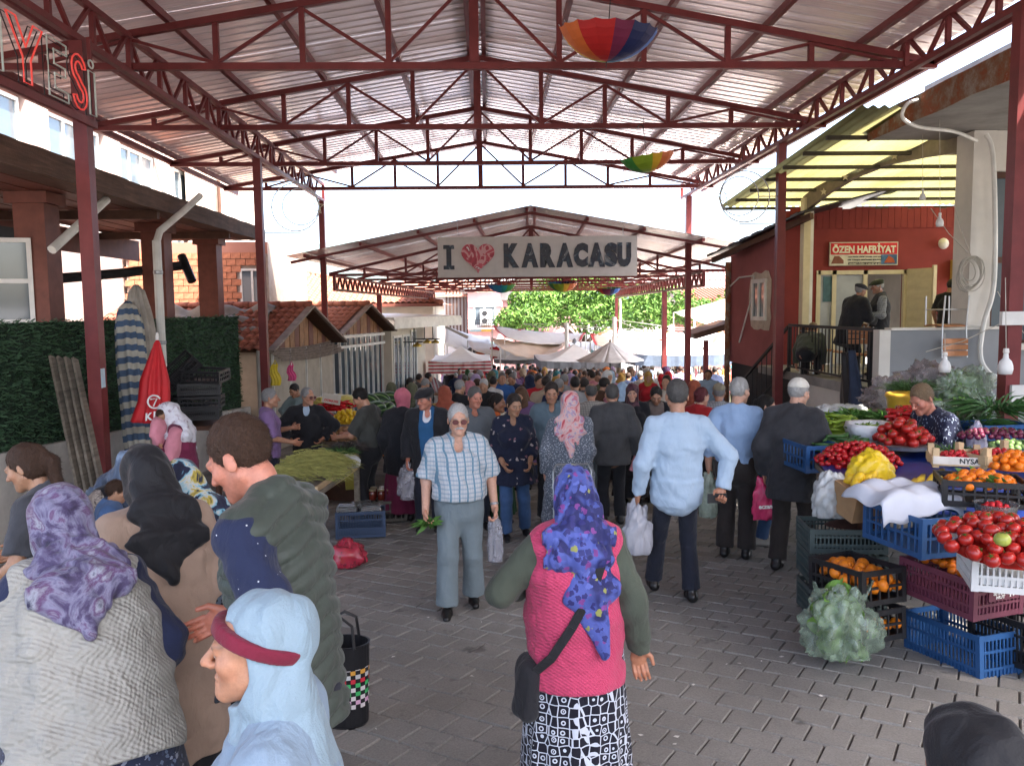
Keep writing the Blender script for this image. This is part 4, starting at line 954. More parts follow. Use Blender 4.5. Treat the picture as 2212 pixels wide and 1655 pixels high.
def tent(u0, u1, vt, vb, y, dep, M, Mv, label, val=.35, kind='pyr', stripes=None):
    """market parasol or tent with pitched canvas and a hanging valance"""
    a, b = at(u0, vb, y), at(u1, vb, y); zt = at((u0+u1)/2, vt, y+dep/2).z; ze = a.z; root = empty('market_tent', ((a.x+b.x)/2, y+dep/2, zg(y+dep/2)), label, 'tent')
    C = [Vector((a.x, y, ze)), Vector((b.x, y, ze)), Vector((b.x, y+dep, ze)), Vector((a.x, y+dep, ze))]; top = Vector(((a.x+b.x)/2, y+dep/2, zt))
    for i in range(4):
        A_, B_ = C[i], C[(i+1) % 4]
        MB().grid(lambda s, t: (A_*(1-s)+B_*s)*(1-t)+top*t-Vector((0, 0, .16*math.sin(math.pi*t)+.06*math.sin(math.pi*s)*(1-t))), 12, 8, .008).build('canopy_panel', M, root, True)
        mb = MB(); mb.grid(lambda s, t: A_*(1-s)+B_*s+Vector((.02*math.sin(40*s), .02*math.cos(37*s), -val*t-.06*math.sin(math.pi*s)-.02*math.sin(60*s)*t)), 24, 2, .006); mb.build('valance', Mv, root)
    q = [top] if kind == 'pyr' else [c_*.96+top*.04 for c_ in C]
    for p in q: MB().tube([(p.x, p.y, p.z), (p.x, p.y, zg(p.y))], .035, 6).build('pole', m_grey, root)
    if kind == 'pyr': MB().lathe([(.02, 0), (.1, .02), (.08, .16), (.02, .22)], top, 8).build('cap', m_greyv, root)
    return root
def pat_rs(nt, vec, col):
    x, y, z = sep(nt, vec); return mixc(nt, band(nt, z, .14, .5), (.72, .66, .62), (.45, .05, .06))
m_rs = mat('red_striped_valance', (.5, .3, .3), .8, 0, .1, pat=pat_rs)
tent(925, 1060, 748, 781, 34, 5, m_tentw, m_rs, 'white tent with red and white striped valance at left', .5, 'box')
tent(1168, 1340, 742, 780, 33, 4.6, m_tentw, m_greyv, 'white parasol tent with grey valance behind the round parasol', .3)
tent(1372, 1600, 733, 766, 31, 6, m_tentw, m_bluev, 'wide white tent with dark blue grey valance at right', .42, 'box')
tent(1295, 1450, 742, 760, 40, 4, m_tentw, mat('turquoise_valance', (.2, .42, .42), .8), 'white tent with turquoise valance far behind', .2, 'box')
tent(1068, 1168, 754, 776, 39, 4, m_tentw, m_greyv, 'white tent with grey valance in front of the jerseys', .2)
tent(1470, 1640, 750, 772, 38, 5, m_tentw, m_tentc, 'pale tent at far right behind the wide tent', .25)
# round parasol in front
rp_ = at(1310, 780, 28); top = at(1318, 738, 29.2); rr_ = 1.22
par = empty('round_parasol', (top.x, 29.2, zg(29.2)), 'grubby white round market parasol in the middle distance', 'parasol')
m_par = mat('grubby_canvas', (.52, .49, .46), .85, 0, .2, 2.5)
for k in range(10):
    a0, a1 = 2*math.pi*k/10, 2*math.pi*(k+1)/10
    MB().grid(lambda s, t: (top.x+rr_*s*(1-.03*math.sin(math.pi*t)*s)*math.cos(a0+(a1-a0)*t), 29.2+rr_*s*(1-.03*math.sin(math.pi*t)*s)*math.sin(a0+(a1-a0)*t), top.z-.66*s-.03*math.sin(math.pi*s)-.03*s*math.sin(math.pi*t)), 6, 4, .006).build('canopy_panel', m_par, par, True)
MB().tube([top+Vector((0, 0, .06)), (top.x, 29.2, zg(29))], .03, 8).build('pole', m_black, par)
# white posts with ropes
for i, (u, vt, y) in enumerate(((1224, 698, 36), (1327, 685, 36))):
    p = at(u, vt, y); mb = MB(); mb.tube([p, (p.x, p.y, zg(p.y))], .09, 8); o = mb.build('tent_post', m_pvc, at=(p.x, p.y, zg(p.y)))
    tag(o, ['pale thin tent post left of the round parasol', 'pale thick tent post rising behind the round parasol'][i], 'post')
    for e_ in ((1460, 735, 40), (1130, 700, 44), (1560, 712, 42)):
        q = at(*e_); mb = MB(); mb.tube([p-Vector((0, 0, .1)), (p+q)/2-Vector((0, 0, .18)), q], .012, 4); mb.build('rope', m_rope, o)
# jerseys hung on the stall
cols = [(.45, .02, .03), (.55, .12, .02), (.03, .03, .04), (.5, .02, .02), (.02, .02, .06), (.10, .10, .11), (.5, .1, .02), (.03, .12, .10), (.4, .25, .12), (.06, .05, .05)]
JL = ['red jersey with number four', 'orange jersey', 'black jersey', 'bright red jersey', 'navy jersey', 'dark grey jersey', 'orange shorts', 'green jersey', 'tan leather jacket', 'dark brown jacket']
for i, (u, v, y) in enumerate(((1068, 762, 41), (1041, 768, 41), (1097, 766, 41.5), (1180, 765, 41), (1132, 768, 42), (1020, 764, 41), (1142, 775, 41), (1198, 772, 41.5), (1030, 755, 42), (1110, 758, 42))):
    c = at(u, v, y); mb = MB(); w_, h = .5, .62
    mb.prism([(c.x-w_*.30, y, c.z-h/2), (c.x+w_*.30, y, c.z-h/2), (c.x+w_*.28, y, c.z+h*.15), (c.x+w_*.5, y, c.z+h*.05), (c.x+w_*.56, y, c.z+h*.28), (c.x+w_*.22, y, c.z+h/2), (c.x, y, c.z+h*.43), (c.x-w_*.22, y, c.z+h/2), (c.x-w_*.56, y, c.z+h*.28), (c.x-w_*.5, y, c.z+h*.05), (c.x-w_*.28, y, c.z+h*.15)], (0, .05, 0))
    o = mb.build('hanging_jersey', mat('jersey%d' % i, cols[i], .7), at=c); tag(o, JL[i]+' hung at the clothes stall under tarps', 'jersey', 'jerseys hung at the stall')
    if i == 0: text('number', '4', .3, m_wl, (c.x, y-.01, c.z), XR, UP, o, .004, .01)
# stall tables in the sun with goods
def boxes(u0, u1, v, y, n, label, seed):
    rg = random.Random(seed); a, b = at(u0, v, y), at(u1, v, y); t = empty('market_table', ((a.x+b.x)/2, y, zg(y)), label, 'table')
    MB().box2((a.x, y, zg(y)+.72), (b.x, y+1.0, zg(y)+.78)).build('table_top', m_lightwood, t)
    for x in (a.x+.08, b.x-.08): MB().box2((x-.03, y+.05, zg(y)), (x+.03, y+.11, zg(y)+.72)).build('leg', m_grey, t)
    for i in range(n):
        c = [(.5, .12, .05), (.45, .4, .1), (.1, .3, .08), (.6, .55, .5), (.15, .3, .5), (.5, .3, .1)][i % 6]
        x = a.x+.2+(b.x-a.x-.4)*(i+.5)/n; s_ = rg.uniform(.22, .36); mb = MB(); mb.box((x, y+.45, zg(y)+.78+s_*.35), (s_, .5, s_*.7)); mb.ball((x, y+.4, zg(y)+.78+s_*.72), s_*.4, 8, 5, (1, 1, .5))
        o = mb.build('goods_box', mat('goods%d' % (i % 6), c, .7), at=(x, y+.45, zg(y)+.78)); tag(o, 'box of goods on a far sunlit stall table', 'box', 'goods boxes on far tables')
boxes(1370, 1470, 815, 33, 6, 'far stall table with goods under the wide white tent', 1)
boxes(1480, 1570, 820, 35, 5, 'far stall table with goods at the right under the tent', 2)
boxes(1010, 1065, 822, 38, 4, 'far stall table under the striped tent', 3)
# ================================================================== right: red cafe building
def curve(P, n=8):
    P = [P[0]]+P+[P[-1]]; r = []
    for i in range(1, len(P)-2):
        for k in range(n):
            t = k/n; a, b, c, d = P[i-1:i+3]; r.append(.5*((2*b)+(c-a)*t+(2*a-5*b+4*c-d)*t*t+(3*b-a-3*c+d)*t**3))
    return r+[P[-1]]
m_redw = mat('red_render', (.215, .034, .029), .85, 0, .12, 2.5, .2, 30); m_redw2 = mat('faded_red_render', (.30, .095, .092), .85, 0, .14, 1.6, .2, 30)
m_conc = mat('concrete', (.27, .255, .235), .9, 0, .25, 2.0, .3, 20); m_plaster = mat('white_plaster', (.64, .61, .55), .85, 0, .12, 1.5, .2)
m_greyp = mat('grey_painted_wall', (.24, .25, .26), .8, 0, .1, 1.5); m_creamf = mat('cream_metal', (.60, .52, .34), .5, 0, .08)
def pat_rust(nt, vec, col):
    n = noise(nt, vec, 3.5, 5, .7); return ramp(nt, n, [(.35, (.30, .26, .22)), (.5, (.22, .12, .07)), (.6, (.25, .07, .03)), (.7, (.33, .28, .23))])
m_rust = mat('rusty_edge', (.3, .2, .15), .9, 0, 0, bump=.5, bs=20, pat=pat_rust)
FY = 17.5
cafe = empty('red_cafe', (9, 20, zg(20)), 'red rendered cafe building with a terrace on the right', 'building')
zt_ = 4.0; L0, L1 = at(1577, 700, 20.6), at(1692, 700, 17.5); TZ = .74
MB().prism([(L0.x, L0.y, .62), (L1.x, L1.y, .55), (L1.x, L1.y, 3.86), (L0.x, L0.y, 3.28)], (.25, .05, 0)).build('side_wall', m_redw2, cafe)
MB().prism([(L0.x+.05, L0.y, -2), (L1.x+.6, L1.y, -2), (L1.x+.6, L1.y, .6), (L0.x+.05, L0.y, .6)], (.25, .05, 0)).build('side_base', m_dark, cafe)
ox0, ox1, oz0, oz1 = at(1767, 600, FY).x, at(1957, 600, FY).x, TZ, at(1860, 584, FY).z
MB().box2((L1.x+.02, FY, TZ-.1), (ox0, FY+.2, zt_)).build('front_wall', m_redw, cafe); MB().box2((ox1, FY, TZ-.1), (14, FY+.2, zt_)).build('front_wall', m_redw, cafe)
MB().box2((ox0, FY, oz1), (ox1, FY+.2, zt_)).build('front_wall', m_redw, cafe)
for k in range(40):                                      # scalloped sheet along the top
    x = L1.x+.1+k*.14; MB().box2((x, FY-.025, 3.62+.01*(k % 2)), (x+.132, FY-.002, 4.05+.03*math.sin(k*1.3))).build('fascia_sheet', m_redw, cafe)
room = MB(); room.box2((ox0-.3, FY+4, TZ-.1), (ox1+1, FY+4.1, oz1+.6)); room.box2((ox0-.3, FY+.21, TZ-.1), (ox0-.2, FY+4, oz1+.6)); room.box2((ox1+.9, FY+.21, TZ-.1), (ox1+1, FY+4, oz1+.6)); room.box2((ox0-.3, FY+.21, oz1+.6), (ox1+1, FY+4.1, oz1+.7)); room.build('room', m_plaster, cafe)
for u in (1767, 1801, 1868, 1955): x = at(u, 640, FY).x; MB().box2((x-.045, FY-.02, TZ), (x+.045, FY+.06, oz1)).build('door_frame', m_creamf, cafe)
MB().box2((ox0, FY-.02, oz1-.09), (ox1, FY+.05, oz1-.002)).build('door_head', m_creamf, cafe)
xa, xb = at(1771, 640, FY).x, at(1866, 640, FY).x; MB().box2((xa, FY+.02, TZ), (xb, FY+.03, oz1-.1)).build('door_pane', mat('dim_glass', (.34, .36, .38), .15, 0, .2, 1.5), cafe)
pst = MB(); a, b = at(1779, 598, FY), at(1797, 652, FY); pst.box2((a.x, FY+.005, b.z), (b.x, FY+.018, a.z)); tag(pst.build('poster', mat('teal_poster', (.06, .13, .15), .5, 0, .5, 4), at=a), 'dark teal poster behind the cafe door glass', 'poster')
dr = empty('shutter_door', at(1985, 700, FY-.3), 'cream ribbed metal shutter door standing open at the cafe', 'door')
xa, xb = at(1957, 640, FY).x, at(2014, 640, FY-.55).x; zt2 = at(1985, 580, FY-.3).z
for k in range(9):
    z = TZ+(zt2-TZ)*(k+.08)/9; h = (zt2-TZ)/9*.86
    MB().prism([(xa, FY-.04, z), (xb, FY-.6, z), (xb, FY-.62, z+h*.5), (xb, FY-.6, z+h), (xa, FY-.04, z+h), (xa, FY-.06, z+h*.5)], (.0, .05, 0)).build('rib', m_creamf, dr)
MB().prism([(xa, FY-.03, TZ), (xb, FY-.585, TZ), (xb, FY-.585, zt2), (xa, FY-.03, zt2)], (.02, .03, 0)).build('door_leaf', m_creamf, dr)
MB().beam((xb, FY-.6, TZ), (xb, FY-.6, zt2+.05), .07).build('door_edge', m_creamf, dr)
# sign over the door
SF = FY-.06; a, b = at(1793, 524, SF), at(1939, 573, SF)
sgn = empty('shop_sign', ((a.x+b.x)/2, SF, b.z), 'red and cream sign ÖZEN HAFRİYAT above the cafe door', 'sign')
MB().box2((a.x, SF, b.z), (b.x, SF+.04, a.z)).build('board', mat('cream_print', (.60, .56, .44), .5), sgn)
hh = a.z-b.z; MB().box2((a.x+.02, SF-.006, b.z+hh*.47), (b.x-.02, SF+.001, a.z-.02)).build('red_band', mat('sign_red', (.55, .015, .02), .5), sgn)
m_cp = mat('cream_letter', (.72, .68, .52), .5); xm = (a.x+b.x)/2
text('lettering', 'ÖZEN HAFRİYAT', .3, m_cp, (xm, SF-.012, b.z+hh*.735), XR, UP, sgn, .003, .012, 1, (b.x-a.x)*.93, hh*.42)
text('lettering', 'TARLA TESVİYE - SÜRÜM - DÜZLEME - ALAN AÇMA', .06, m_dark, (xm+.02, SF-.004, b.z+hh*.37), XR, UP, sgn, .002, .001, 1, (b.x-a.x)*.5, hh*.085)
text('lettering', 'HER TONAJDA MAKİNAMIZ BULUNUR', .06, m_dark, (xm+.02, SF-.004, b.z+hh*.24), XR, UP, sgn, .002, .002, 1, (b.x-a.x)*.5, hh*.1)
MB().box2((xm-.33, SF-.006, b.z+.015), (xm+.36, SF+.001, b.z+hh*.14)).build('black_band', m_dark, sgn)
text('lettering', 'MEHMET ÖZEN  0 544 407 40 40', .05, m_cp, (xm+.02, SF-.011, b.z+hh*.08), XR, UP, sgn, .002, .001, 1, (b.x-a.x)*.45, hh*.075)
MB().box2((b.x-.36, SF-.006, b.z+.02), (b.x-.02, SF+.001, b.z+hh*.455)).build('picture', mat('sign_picture', (.05, .12, .22), .5, 0, .6, 8), sgn)
MB().prism([(b.x-.30, SF-.007, b.z+.05), (b.x-.06, SF-.007, b.z+.05), (b.x-.1, SF-.007, b.z+.14), (b.x-.2, SF-.007, b.z+.2)], (0, -.003, 0)).build('digger_print', mat('digger_orange', (.4, .08, .02), .5), sgn)
MB().prism([(a.x+.03, SF-.003, b.z+.04), (a.x+.3, SF-.003, b.z+.04), (a.x+.3, SF-.003, b.z+.11), (a.x+.2, SF-.003, b.z+.2), (a.x+.1, SF-.003, b.z+.2)], (0, -.003, 0)).build('machine_print', mat('machine_brown', (.2, .07, .04), .5), sgn)
# side window, conduit, dark sheet roof
wc = at(1642, 648, 18.6); n_ = Vector((-1, -.12, 0))
sw = empty('side_window', wc, 'small white side window in ragged cream plaster on the red wall', 'window'); dirw = Vector((L1.x-L0.x, L1.y-L0.y, 0)).normalized()
def onwall(u, v): 
    d = ray(u, v); nn = Vector((dirw.y, -dirw.x, 0)); t = (Vector((L0.x, L0.y, 0))-CAM).dot(nn)/d.dot(nn); return CAM+d*t
wl = onwall(1642, 648); nn = Vector((dirw.y, -dirw.x, 0)); nn = nn if nn.x < 0 else -nn
rg_ = random.Random(5); ring = []
for k in range(22):
    t = 2*math.pi*k/22; sq_ = 1/max(abs(math.cos(t)), abs(math.sin(t))); ring.append(wl+nn*.004+dirw*(.62*math.cos(t)*sq_*rg_.uniform(.85, 1.05))+Vector((0, 0, .66*math.sin(t)*sq_*rg_.uniform(.88, 1.05))))
MB().prism(ring, nn*.01).build('plaster_patch', mat('cream_plaster', (.5, .42, .33), .9, 0, .2), sw)
window(sw, wl+nn*.03, .72, .85, nn, m_pvc, .09, 1)
pts = [onwall(1577, 622)+nn*.04, onwall(1600, 600)+nn*.04, onwall(1632, 596)+nn*.04, onwall(1628, 640)+nn*.04, onwall(1600, 740)+nn*.04]
tag(MB().tube(pts, .02, 5).build('conduit', m_pvc, at=pts[0]), 'pale conduit running across the faded red wall', 'conduit')
dp = onwall(1578, 700)+nn*.08; tag(MB().tube([(dp.x, dp.y, 3.1), (dp.x, dp.y, zg(20))], .07, 8).build('downpipe', m_rust, at=(dp.x, dp.y, zg(20))), 'rusty downpipe at the far corner of the red wall', 'pipe')
rs_ = MB(); A_, B_ = at(1527, 556, 20.2), at(1738, 458, 16.6)
for k in range(16):
    t0, t1 = k/16, (k+1)/16; p, q = A_+(B_-A_)*t0, A_+(B_-A_)*t1
    MB().prism([p+Vector((0, 0, 0)), q+Vector((0, 0, 0)), q+Vector((2.2, .4, .55)), p+Vector((2.2, .4, .55))], (0, 0, .035 if k % 2 else .06)).build('roof_sheet', m_black, cafe)
MB().beam(A_+Vector((.15, 0, -.08)), B_+Vector((.15, 0, -.08)), .08, .12).build('eave_rafter', m_brownwood, cafe)
# lean-to roof on the street side of it
lt = empty('lean_to', at(1545, 800, 22), 'small brown lean-to roof on a red post beside the red wall', 'shelter')
MB().prism([at(1497, 722, 23), at(1590, 693, 20.8), at(1590, 707, 20.8), at(1503, 733, 23)], (.3, 2.5, 0)).build('roof', m_brownwood, lt)
p = at(1524, 735, 22.6); MB().box2((p.x-.06, 22.5, zg(22.5)), (p.x+.06, 22.62, p.z)).build('post', m_steel, lt)
# ================================================================== terrace
ter = empty('terrace', (8, 14.5, zg(14.5)), 'raised white walled cafe terrace with concrete floor', 'terrace')
TX = 5.8
MB().box2((TX, 12.12, TZ-.16), (13, FY-.01, TZ)).build('floor_slab', m_conc, ter)
MB().box2((TX+.06, 12.2, zg(15)-.4), (TX+.25, 15.6, TZ-.17)).build('street_wall', m_plaster, ter)
MB().box2((TX+.13, 11.98, zg(12)-.1), (7.75, 12.11, 1.62)).build('parapet', m_greyp, ter)
MB().box2((TX-.04, 11.95, zg(12)-.1), (TX+.125, 12.15, 1.63)).build('pillar', m_plaster, ter)
MB().box2((TX+.126, 11.94, 1.622), (7.75, 12.15, 1.66)).build('coping', m_plaster, ter)
rl = empty('terrace_railing', (TX, 14, TZ), 'dark iron railing with thin bars along the terrace edge', 'railing')
mb = MB(); mb.beam((TX, 12.16, 1.63), (TX, 15.7, 1.63), .05); mb.beam((TX, 12.16, .84), (TX, 15.7, .84), .03); mb.build('rail', m_dark, rl)
for k in range(24): MB().beam((TX, 12.25+k*.145, .86), (TX, 12.25+k*.145, 1.6), .016).build('bar', m_dark, rl)
for y in (12.3, 15.0, 15.68): MB().beam((TX, y, TZ), (TX, y, 1.6), .05).build('post', m_dark, rl)
mb = MB(); mb.beam((TX-.02, 15.7, 1.6), (TX-.25, 18.6, .0), .05); mb.beam((TX-.02, 15.7, .8), (TX-.25, 18.6, -.8), .035); mb.build('stair_rail', m_dark, rl)
for k in range(12): t = k/12; MB().beam((TX-.02-.23*t, 15.7+2.9*t, 1.6-1.6*t), (TX-.02-.23*t, 15.7+2.9*t, .8-1.6*t), .016).build('bar', m_dark, rl)
# coats hung on the railing
def coat(c, w_, h, M, name, label, seed):
    rg = random.Random(seed); a1, a2 = rg.uniform(0, 6), rg.uniform(0, 6); mb = MB()
    def P(a, b):
        ww = w_*(.35+.65*min(1, b*1.35)); return Vector(c)+Vector((-.05-.07*math.sin(math.pi*a)-.02*math.sin(11*a+a1+3*b), (a-.5)*ww-.12*b, -h*b*(1-.10*math.sin(5*a+a2))))
    mb.grid(P, 18, 16, .03); o = mb.build(name, M, at=c, smooth=True); tag(o, label, 'coat')
coat((TX-.03, 12.95, 1.25), .55, 1.05, m_black, 'hanging_coat', 'black coat hung over the terrace railing', 3)
coat((TX-.06, 12.62, 1.3), .42, 1.1, mat('navy_cloth', (.030, .042, .075), .85, 0, .2), 'hanging_coat', 'dark blue coat hung over the terrace railing', 4)
# cafe chairs
m_seat = mat('seat_wood', (.36, .145, .055), .45, 0, .25, 5); m_leg = mat('chair_tube', (.45, .46, .46), .35, .7, .1)
def chair(loc, rz, label, flip=False):
    root = bpy.data.objects.new('cafe_chair', None); COL.objects.link(root); root.location = loc; ORG[root] = Vector((0, 0, 0)); tag(root, label, 'chair', 'cafe chairs on the terrace')
    MB().grid(lambda a, b: ((a-.5)*.4, (b-.5)*.4, .45-.02*math.sin(math.pi*b)), 6, 6, .018).build('seat', m_seat, root, local=True)
    for z in (.66, .75, .84): MB().grid(lambda a, b: ((a-.5)*.4, .2+.03*(1-math.sin(math.pi*a))+.02*(z-.6), z-.04+.075*b), 8, 1, .014).build('back_slat', m_seat, root, local=True)
    for s in (-1, 1):
        MB().tube([(s*.19, -.19, 0), (s*.19, -.18, .44)], .012, 6).build('leg', m_leg, root, local=True)
        MB().tube([(s*.19, .24, 0), (s*.19, .2, .45), (s*.2, .23, .9)], .012, 6).build('leg', m_leg, root, local=True)
        MB().tube([(s*.19, -.185, .2), (s*.19, .22, .2)], .009, 5).build('stretcher', m_leg, root, local=True)
    MB().tube([(-.19, .0, .2), (.19, .0, .2)], .009, 5).build('stretcher', m_leg, root, local=True)
    if flip: root.rotation_euler = (math.pi, 0, rz)
    else: root.rotation_euler = (0, 0, rz)
    return root
chair((6.25, 13.6, TZ), 2.6, 'cafe chair behind the railing nearest the grey wall'); chair((6.4, 14.6, TZ), -2.2, 'cafe chair in the middle behind the terrace railing')
chair((6.15, 15.2, TZ), 1.9, 'cafe chair at the far end of the terrace railing'); chair((6.9, 14.2, TZ), .4, 'cafe chair beside the standing men on the terrace')
c = at(2052, 706, 12.0); chair((c.x-.06, 12.02, 1.67+.45), .12, 'cafe chair turned upside down on the grey wall', True)
tb = empty('cafe_table', (7.2, 14.6, TZ), 'small brown cafe table behind the upturned chair', 'table'); MB().box2((6.85, 14.2, TZ+.72), (7.55, 14.9, TZ+.76)).build('table_top', m_seat, tb); MB().tube([(7.2, 14.55, TZ), (7.2, 14.55, TZ+.72)], .04, 8).build('pedestal', m_grey, tb)
# ================================================================== white building on the right, slab, conduit
wb = empty('white_building', (9, 12, zg(12)), 'white plastered building with a concrete balcony slab at the right', 'building')
MB().box2((7.18, 12.15, 1.66), (7.52, 12.6, 4.53)).build('column', m_plaster, wb); MB().box2((7.76, 12.16, zg(12)), (14, 12.4, 1.3)).build('wall', m_greyp, wb)
MB().box2((8.25, 12.16, 1.31), (14, 12.6, 4.53)).build('wall', m_plaster, wb); MB().box2((7.53, 12.18, 3.95), (8.24, 12.6, 4.53)).build('wall', m_plaster, wb)
window(wb, (7.89, 12.3, 2.65), .66, 2.5, (0, -1, 0), m_brownwood, .09, 0, 1, .1)
MB().box2((7.45, 12.0, 1.31), (8.3, 12.3, 1.40)).build('sill', m_plaster, wb)
MB().box2((5.95, 3.0, 4.54), (14, 12.9, 4.84)).build('balcony_slab', m_conc, wb)
mb = MB(); mb.grid(lambda a, b: (5.945-.01*math.sin(37*a), 3+9.9*a, 4.52+.34*b+.012*math.sin(50*a)*(b-.5)), 60, 2, .02); mb.build('rusty_edge', m_rust, wb)
MB().box2((6.6, 2.5, 4.85), (14, 12.5, 5.25)).build('upper_wall', m_conc, wb); MB().box2((7.4, 2.0, 5.26), (14, 11.5, 7.2)).build('upper_storey', m_plaster, wb)
MB().box2((10.5, -8, -1), (14, 6, 4.53)).build('side_wall', m_plaster, wb)
q = curve([at(2110, 305, 11.9), at(2060, 285, 11.6), at(1985, 275, 11.3), at(1950, 255, 11.2), at(1960, 225, 11.2), at(1990, 215, 11.4)])
tag(MB().tube(q, .025, 6).build('cable', m_pvc, at=q[0]), 'pale cable looping under the balcony slab', 'cable')
q = curve([at(2130, 290, 11.95), at(2146, 350, 11.95), at(2148, 600, 11.95), at(2125, 700, 11.9), at(2118, 770, 11.9), at(2140, 808, 11.85), at(2178, 818, 11.85)])
tag(MB().tube(q, .035, 7).build('conduit_hose', m_pvc, at=q[0]), 'thick off white hose running down the white column', 'hose')
c = at(2090, 575, 12.05); mb = MB(); rg_ = random.Random(2)
for k in range(9):
    r_ = rg_.uniform(.13, .24); ph = rg_.uniform(-.3, .3); mb.tube([(c.x+r_*.8*math.cos(t)+.05*ph, 12.02-.012*k, c.z-r_*.5+r_*1.1*math.sin(t+ph)) for t in [2*math.pi*j/20 for j in range(20)]], .008, 4, closed=True)
tag(mb.build('cable_coil', m_rope, at=c), 'coil of pale cable hanging at the white column', 'cable')
for i, (u0, v0, u1, v1) in enumerate(((2060, 440, 2100, 560), (2010, 450, 2092, 548), (2155, 630, 2212, 720), (2000, 760, 2160, 700))):
    a, b = at(u0, v0, 12.3 if i < 2 else 11.7), at(u1, v1, 12.0 if i < 2 else 11.7); o = MB().tube([a, (a+b)/2-Vector((0, 0, .05)), b], .006, 4).build('wire', m_rope, at=a); tag(o, ['short wire above the cable coil', 'slanting wire above the cable coil', 'slanting wire at the right post', 'wire slung across the grey wall'][i], 'wire')
mbx = MB(); c = at(2085, 583, FY-.1); mbx.box((c.x, FY-.1, c.z), (.55, .18, .42)); tag(mbx.build('meter_box', mat('yellow_box', (.46, .30, .06), .6), at=c), 'yellow meter box on the red wall beside the column', 'box')
sc_ = at(2036, 527, FY-.08); tag(MB().lathe([(.09, 0), (.12, .04), (.07, .10), (.02, .12)], sc_, 12, Matrix.Rotation(R(90), 3, 'X')).build('wall_lamp', m_white, at=sc_, smooth=True), 'round white wall lamp on the red cafe wall', 'lamp')
m_bulb = mat('bulb_white', (.72, .72, .70), .35, 0, .03)
for i, (u, v, y, s_, top) in enumerate(((2041, 790, 8.4, 1.0, 720), (2172, 790, 7.6, 1.15, 600), (2030, 480, 11.5, .9, 250), (1993, 425, 12.5, .8, 250))):
    c = at(u, v, y); r0 = empty('light_bulb', c, ['white LED bulb hanging before the grey wall', 'white LED bulb hanging beside the right post', 'white bulb hanging before the red wall', 'small white bulb hanging under the translucent roof'][i], 'bulb', 'hanging light bulbs')
    MB().lathe([(1e-4, -.075*s_), (.05*s_, -.07*s_), (.058*s_, -.03*s_), (.056*s_, .0), (.045*s_, .035*s_), (.022*s_, .06*s_), (.02*s_, .085*s_), (.017*s_, .1*s_)], c, 16).build('glass', m_bulb, r0, True)
    MB().lathe([(.02*s_, .1*s_), (.024*s_, .11*s_), (.02*s_, .14*s_)], c, 10).build('socket', m_white, r0); t_ = at(u, top, y); MB().tube([c+Vector((0, 0, .14*s_)), t_], .004, 4).build('cord', m_rope, r0)
sk = at(2200, 850, 8.45); tag(MB().box2((sk.x-.09, 8.42, sk.z-.09), (sk.x+.05, 8.46, sk.z+.09)).build('socket_strip', m_white, at=sk), 'white socket box fixed to the right red post', 'socket')
sk = at(2190, 688, 8.4); tag(MB().box2((sk.x-.12, 8.4, sk.z-.07), (sk.x+.12, 8.45, sk.z+.07)).build('socket_strip', m_white, at=sk), 'triple socket box higher on the right red post', 'socket')
# ================================================================== translucent roof over the terrace
tr = empty('translucent_roof', (8, 15, TZ), 'yellowish translucent corrugated roof over the cafe terrace', 'roof')
m_tr = bpy.data.materials.new('translucent_sheet'); m_tr.use_nodes = True; nt = m_tr.node_tree; o_ = nt.nodes['Material Output']
nt.nodes.remove(nt.nodes['Principled BSDF']); d1 = nt.nodes.new('ShaderNodeBsdfDiffuse'); d2 = nt.nodes.new('ShaderNodeBsdfTranslucent'); mx = nt.nodes.new('ShaderNodeMixShader')
cc = ramp(nt, noise(nt, coords(nt, 'Object', (.8, .25, 1)), 1.4, 4, .6), [(.3, (.15, .13, .052)), (.5, (.23, .21, .09)), (.75, (.29, .27, .13))])
nt.links.new(cc, d1.inputs[0]); nt.links.new(cc, d2.inputs[0]); mx.inputs[0].default_value = .62; nt.links.new(d1.outputs[0], mx.inputs[1]); nt.links.new(d2.outputs[0], mx.inputs[2]); nt.links.new(mx.outputs[0], o_.inputs[0])
def trz(y): return 4.22+(18.6-y)*.075
for k in range(8):
    x0 = 5.25+k*.95; ys = 11.6 if k < 1 else 12.92
    mb = MB(); mb.grid(lambda a, b: (x0+.95*a, ys+(18.6-ys)*b, trz(ys+(18.6-ys)*b)+.022*math.cos(2*math.pi*a*6)+.004*k), 36, 1); mb.build('corrugated_sheet', m_tr, tr)
for k in range(7): y = 18.5-k*.93; MB().box2((5.3, y-.035, trz(y)-.09), (12.8, y+.035, trz(y)-.03)).build('purlin', m_brownwood if 0 else mat('dark_timber', (.06, .05, .035), .8), tr)
ap = [at(u, v, d) for u, v, d in ((1742, 440, 17.0), (1790, 402, 16.3), (1850, 366, 15.5), (1920, 338, 14.6), (2000, 320, 13.5), (2060, 311, 12.8), (2115, 305, 12.2))]
mb = MB()
for a, b in zip(ap, ap[1:]): mb.beam(a, b, .10, .30)
arch = mb.build('arch_beam', mat('grey_brown_steel', (.20, .16, .12), .6), tr)
for u, v, d in ((1779, 415, 16.3), (1826, 383, 15.6), (1860, 362, 15.1), (1932, 338, 14.2)):
    c = at(u, v, d); st = [(c.x+(.075 if k % 2 == 0 else .03)*math.cos(math.pi/2+k*math.pi/5), c.y-.0, c.z+(.075 if k % 2 == 0 else .03)*math.sin(math.pi/2+k*math.pi/5)) for k in range(10)]
    MB().prism(st, (0, -.01, 0)).build('star', m_creamf, arch)  # pale plates painted for the bright roof seen through star cut-outs
p = at(1742, 600, 17.0); MB().box2((p.x-.11, 16.9, TZ), (p.x+.03, 17.1, ap[0].z+.1)).build('post', m_creamf, tr); MB().box2((p.x+.032, 16.92, TZ), (p.x+.1, 17.06, ap[0].z+.05)).build('post', m_pvc, tr)

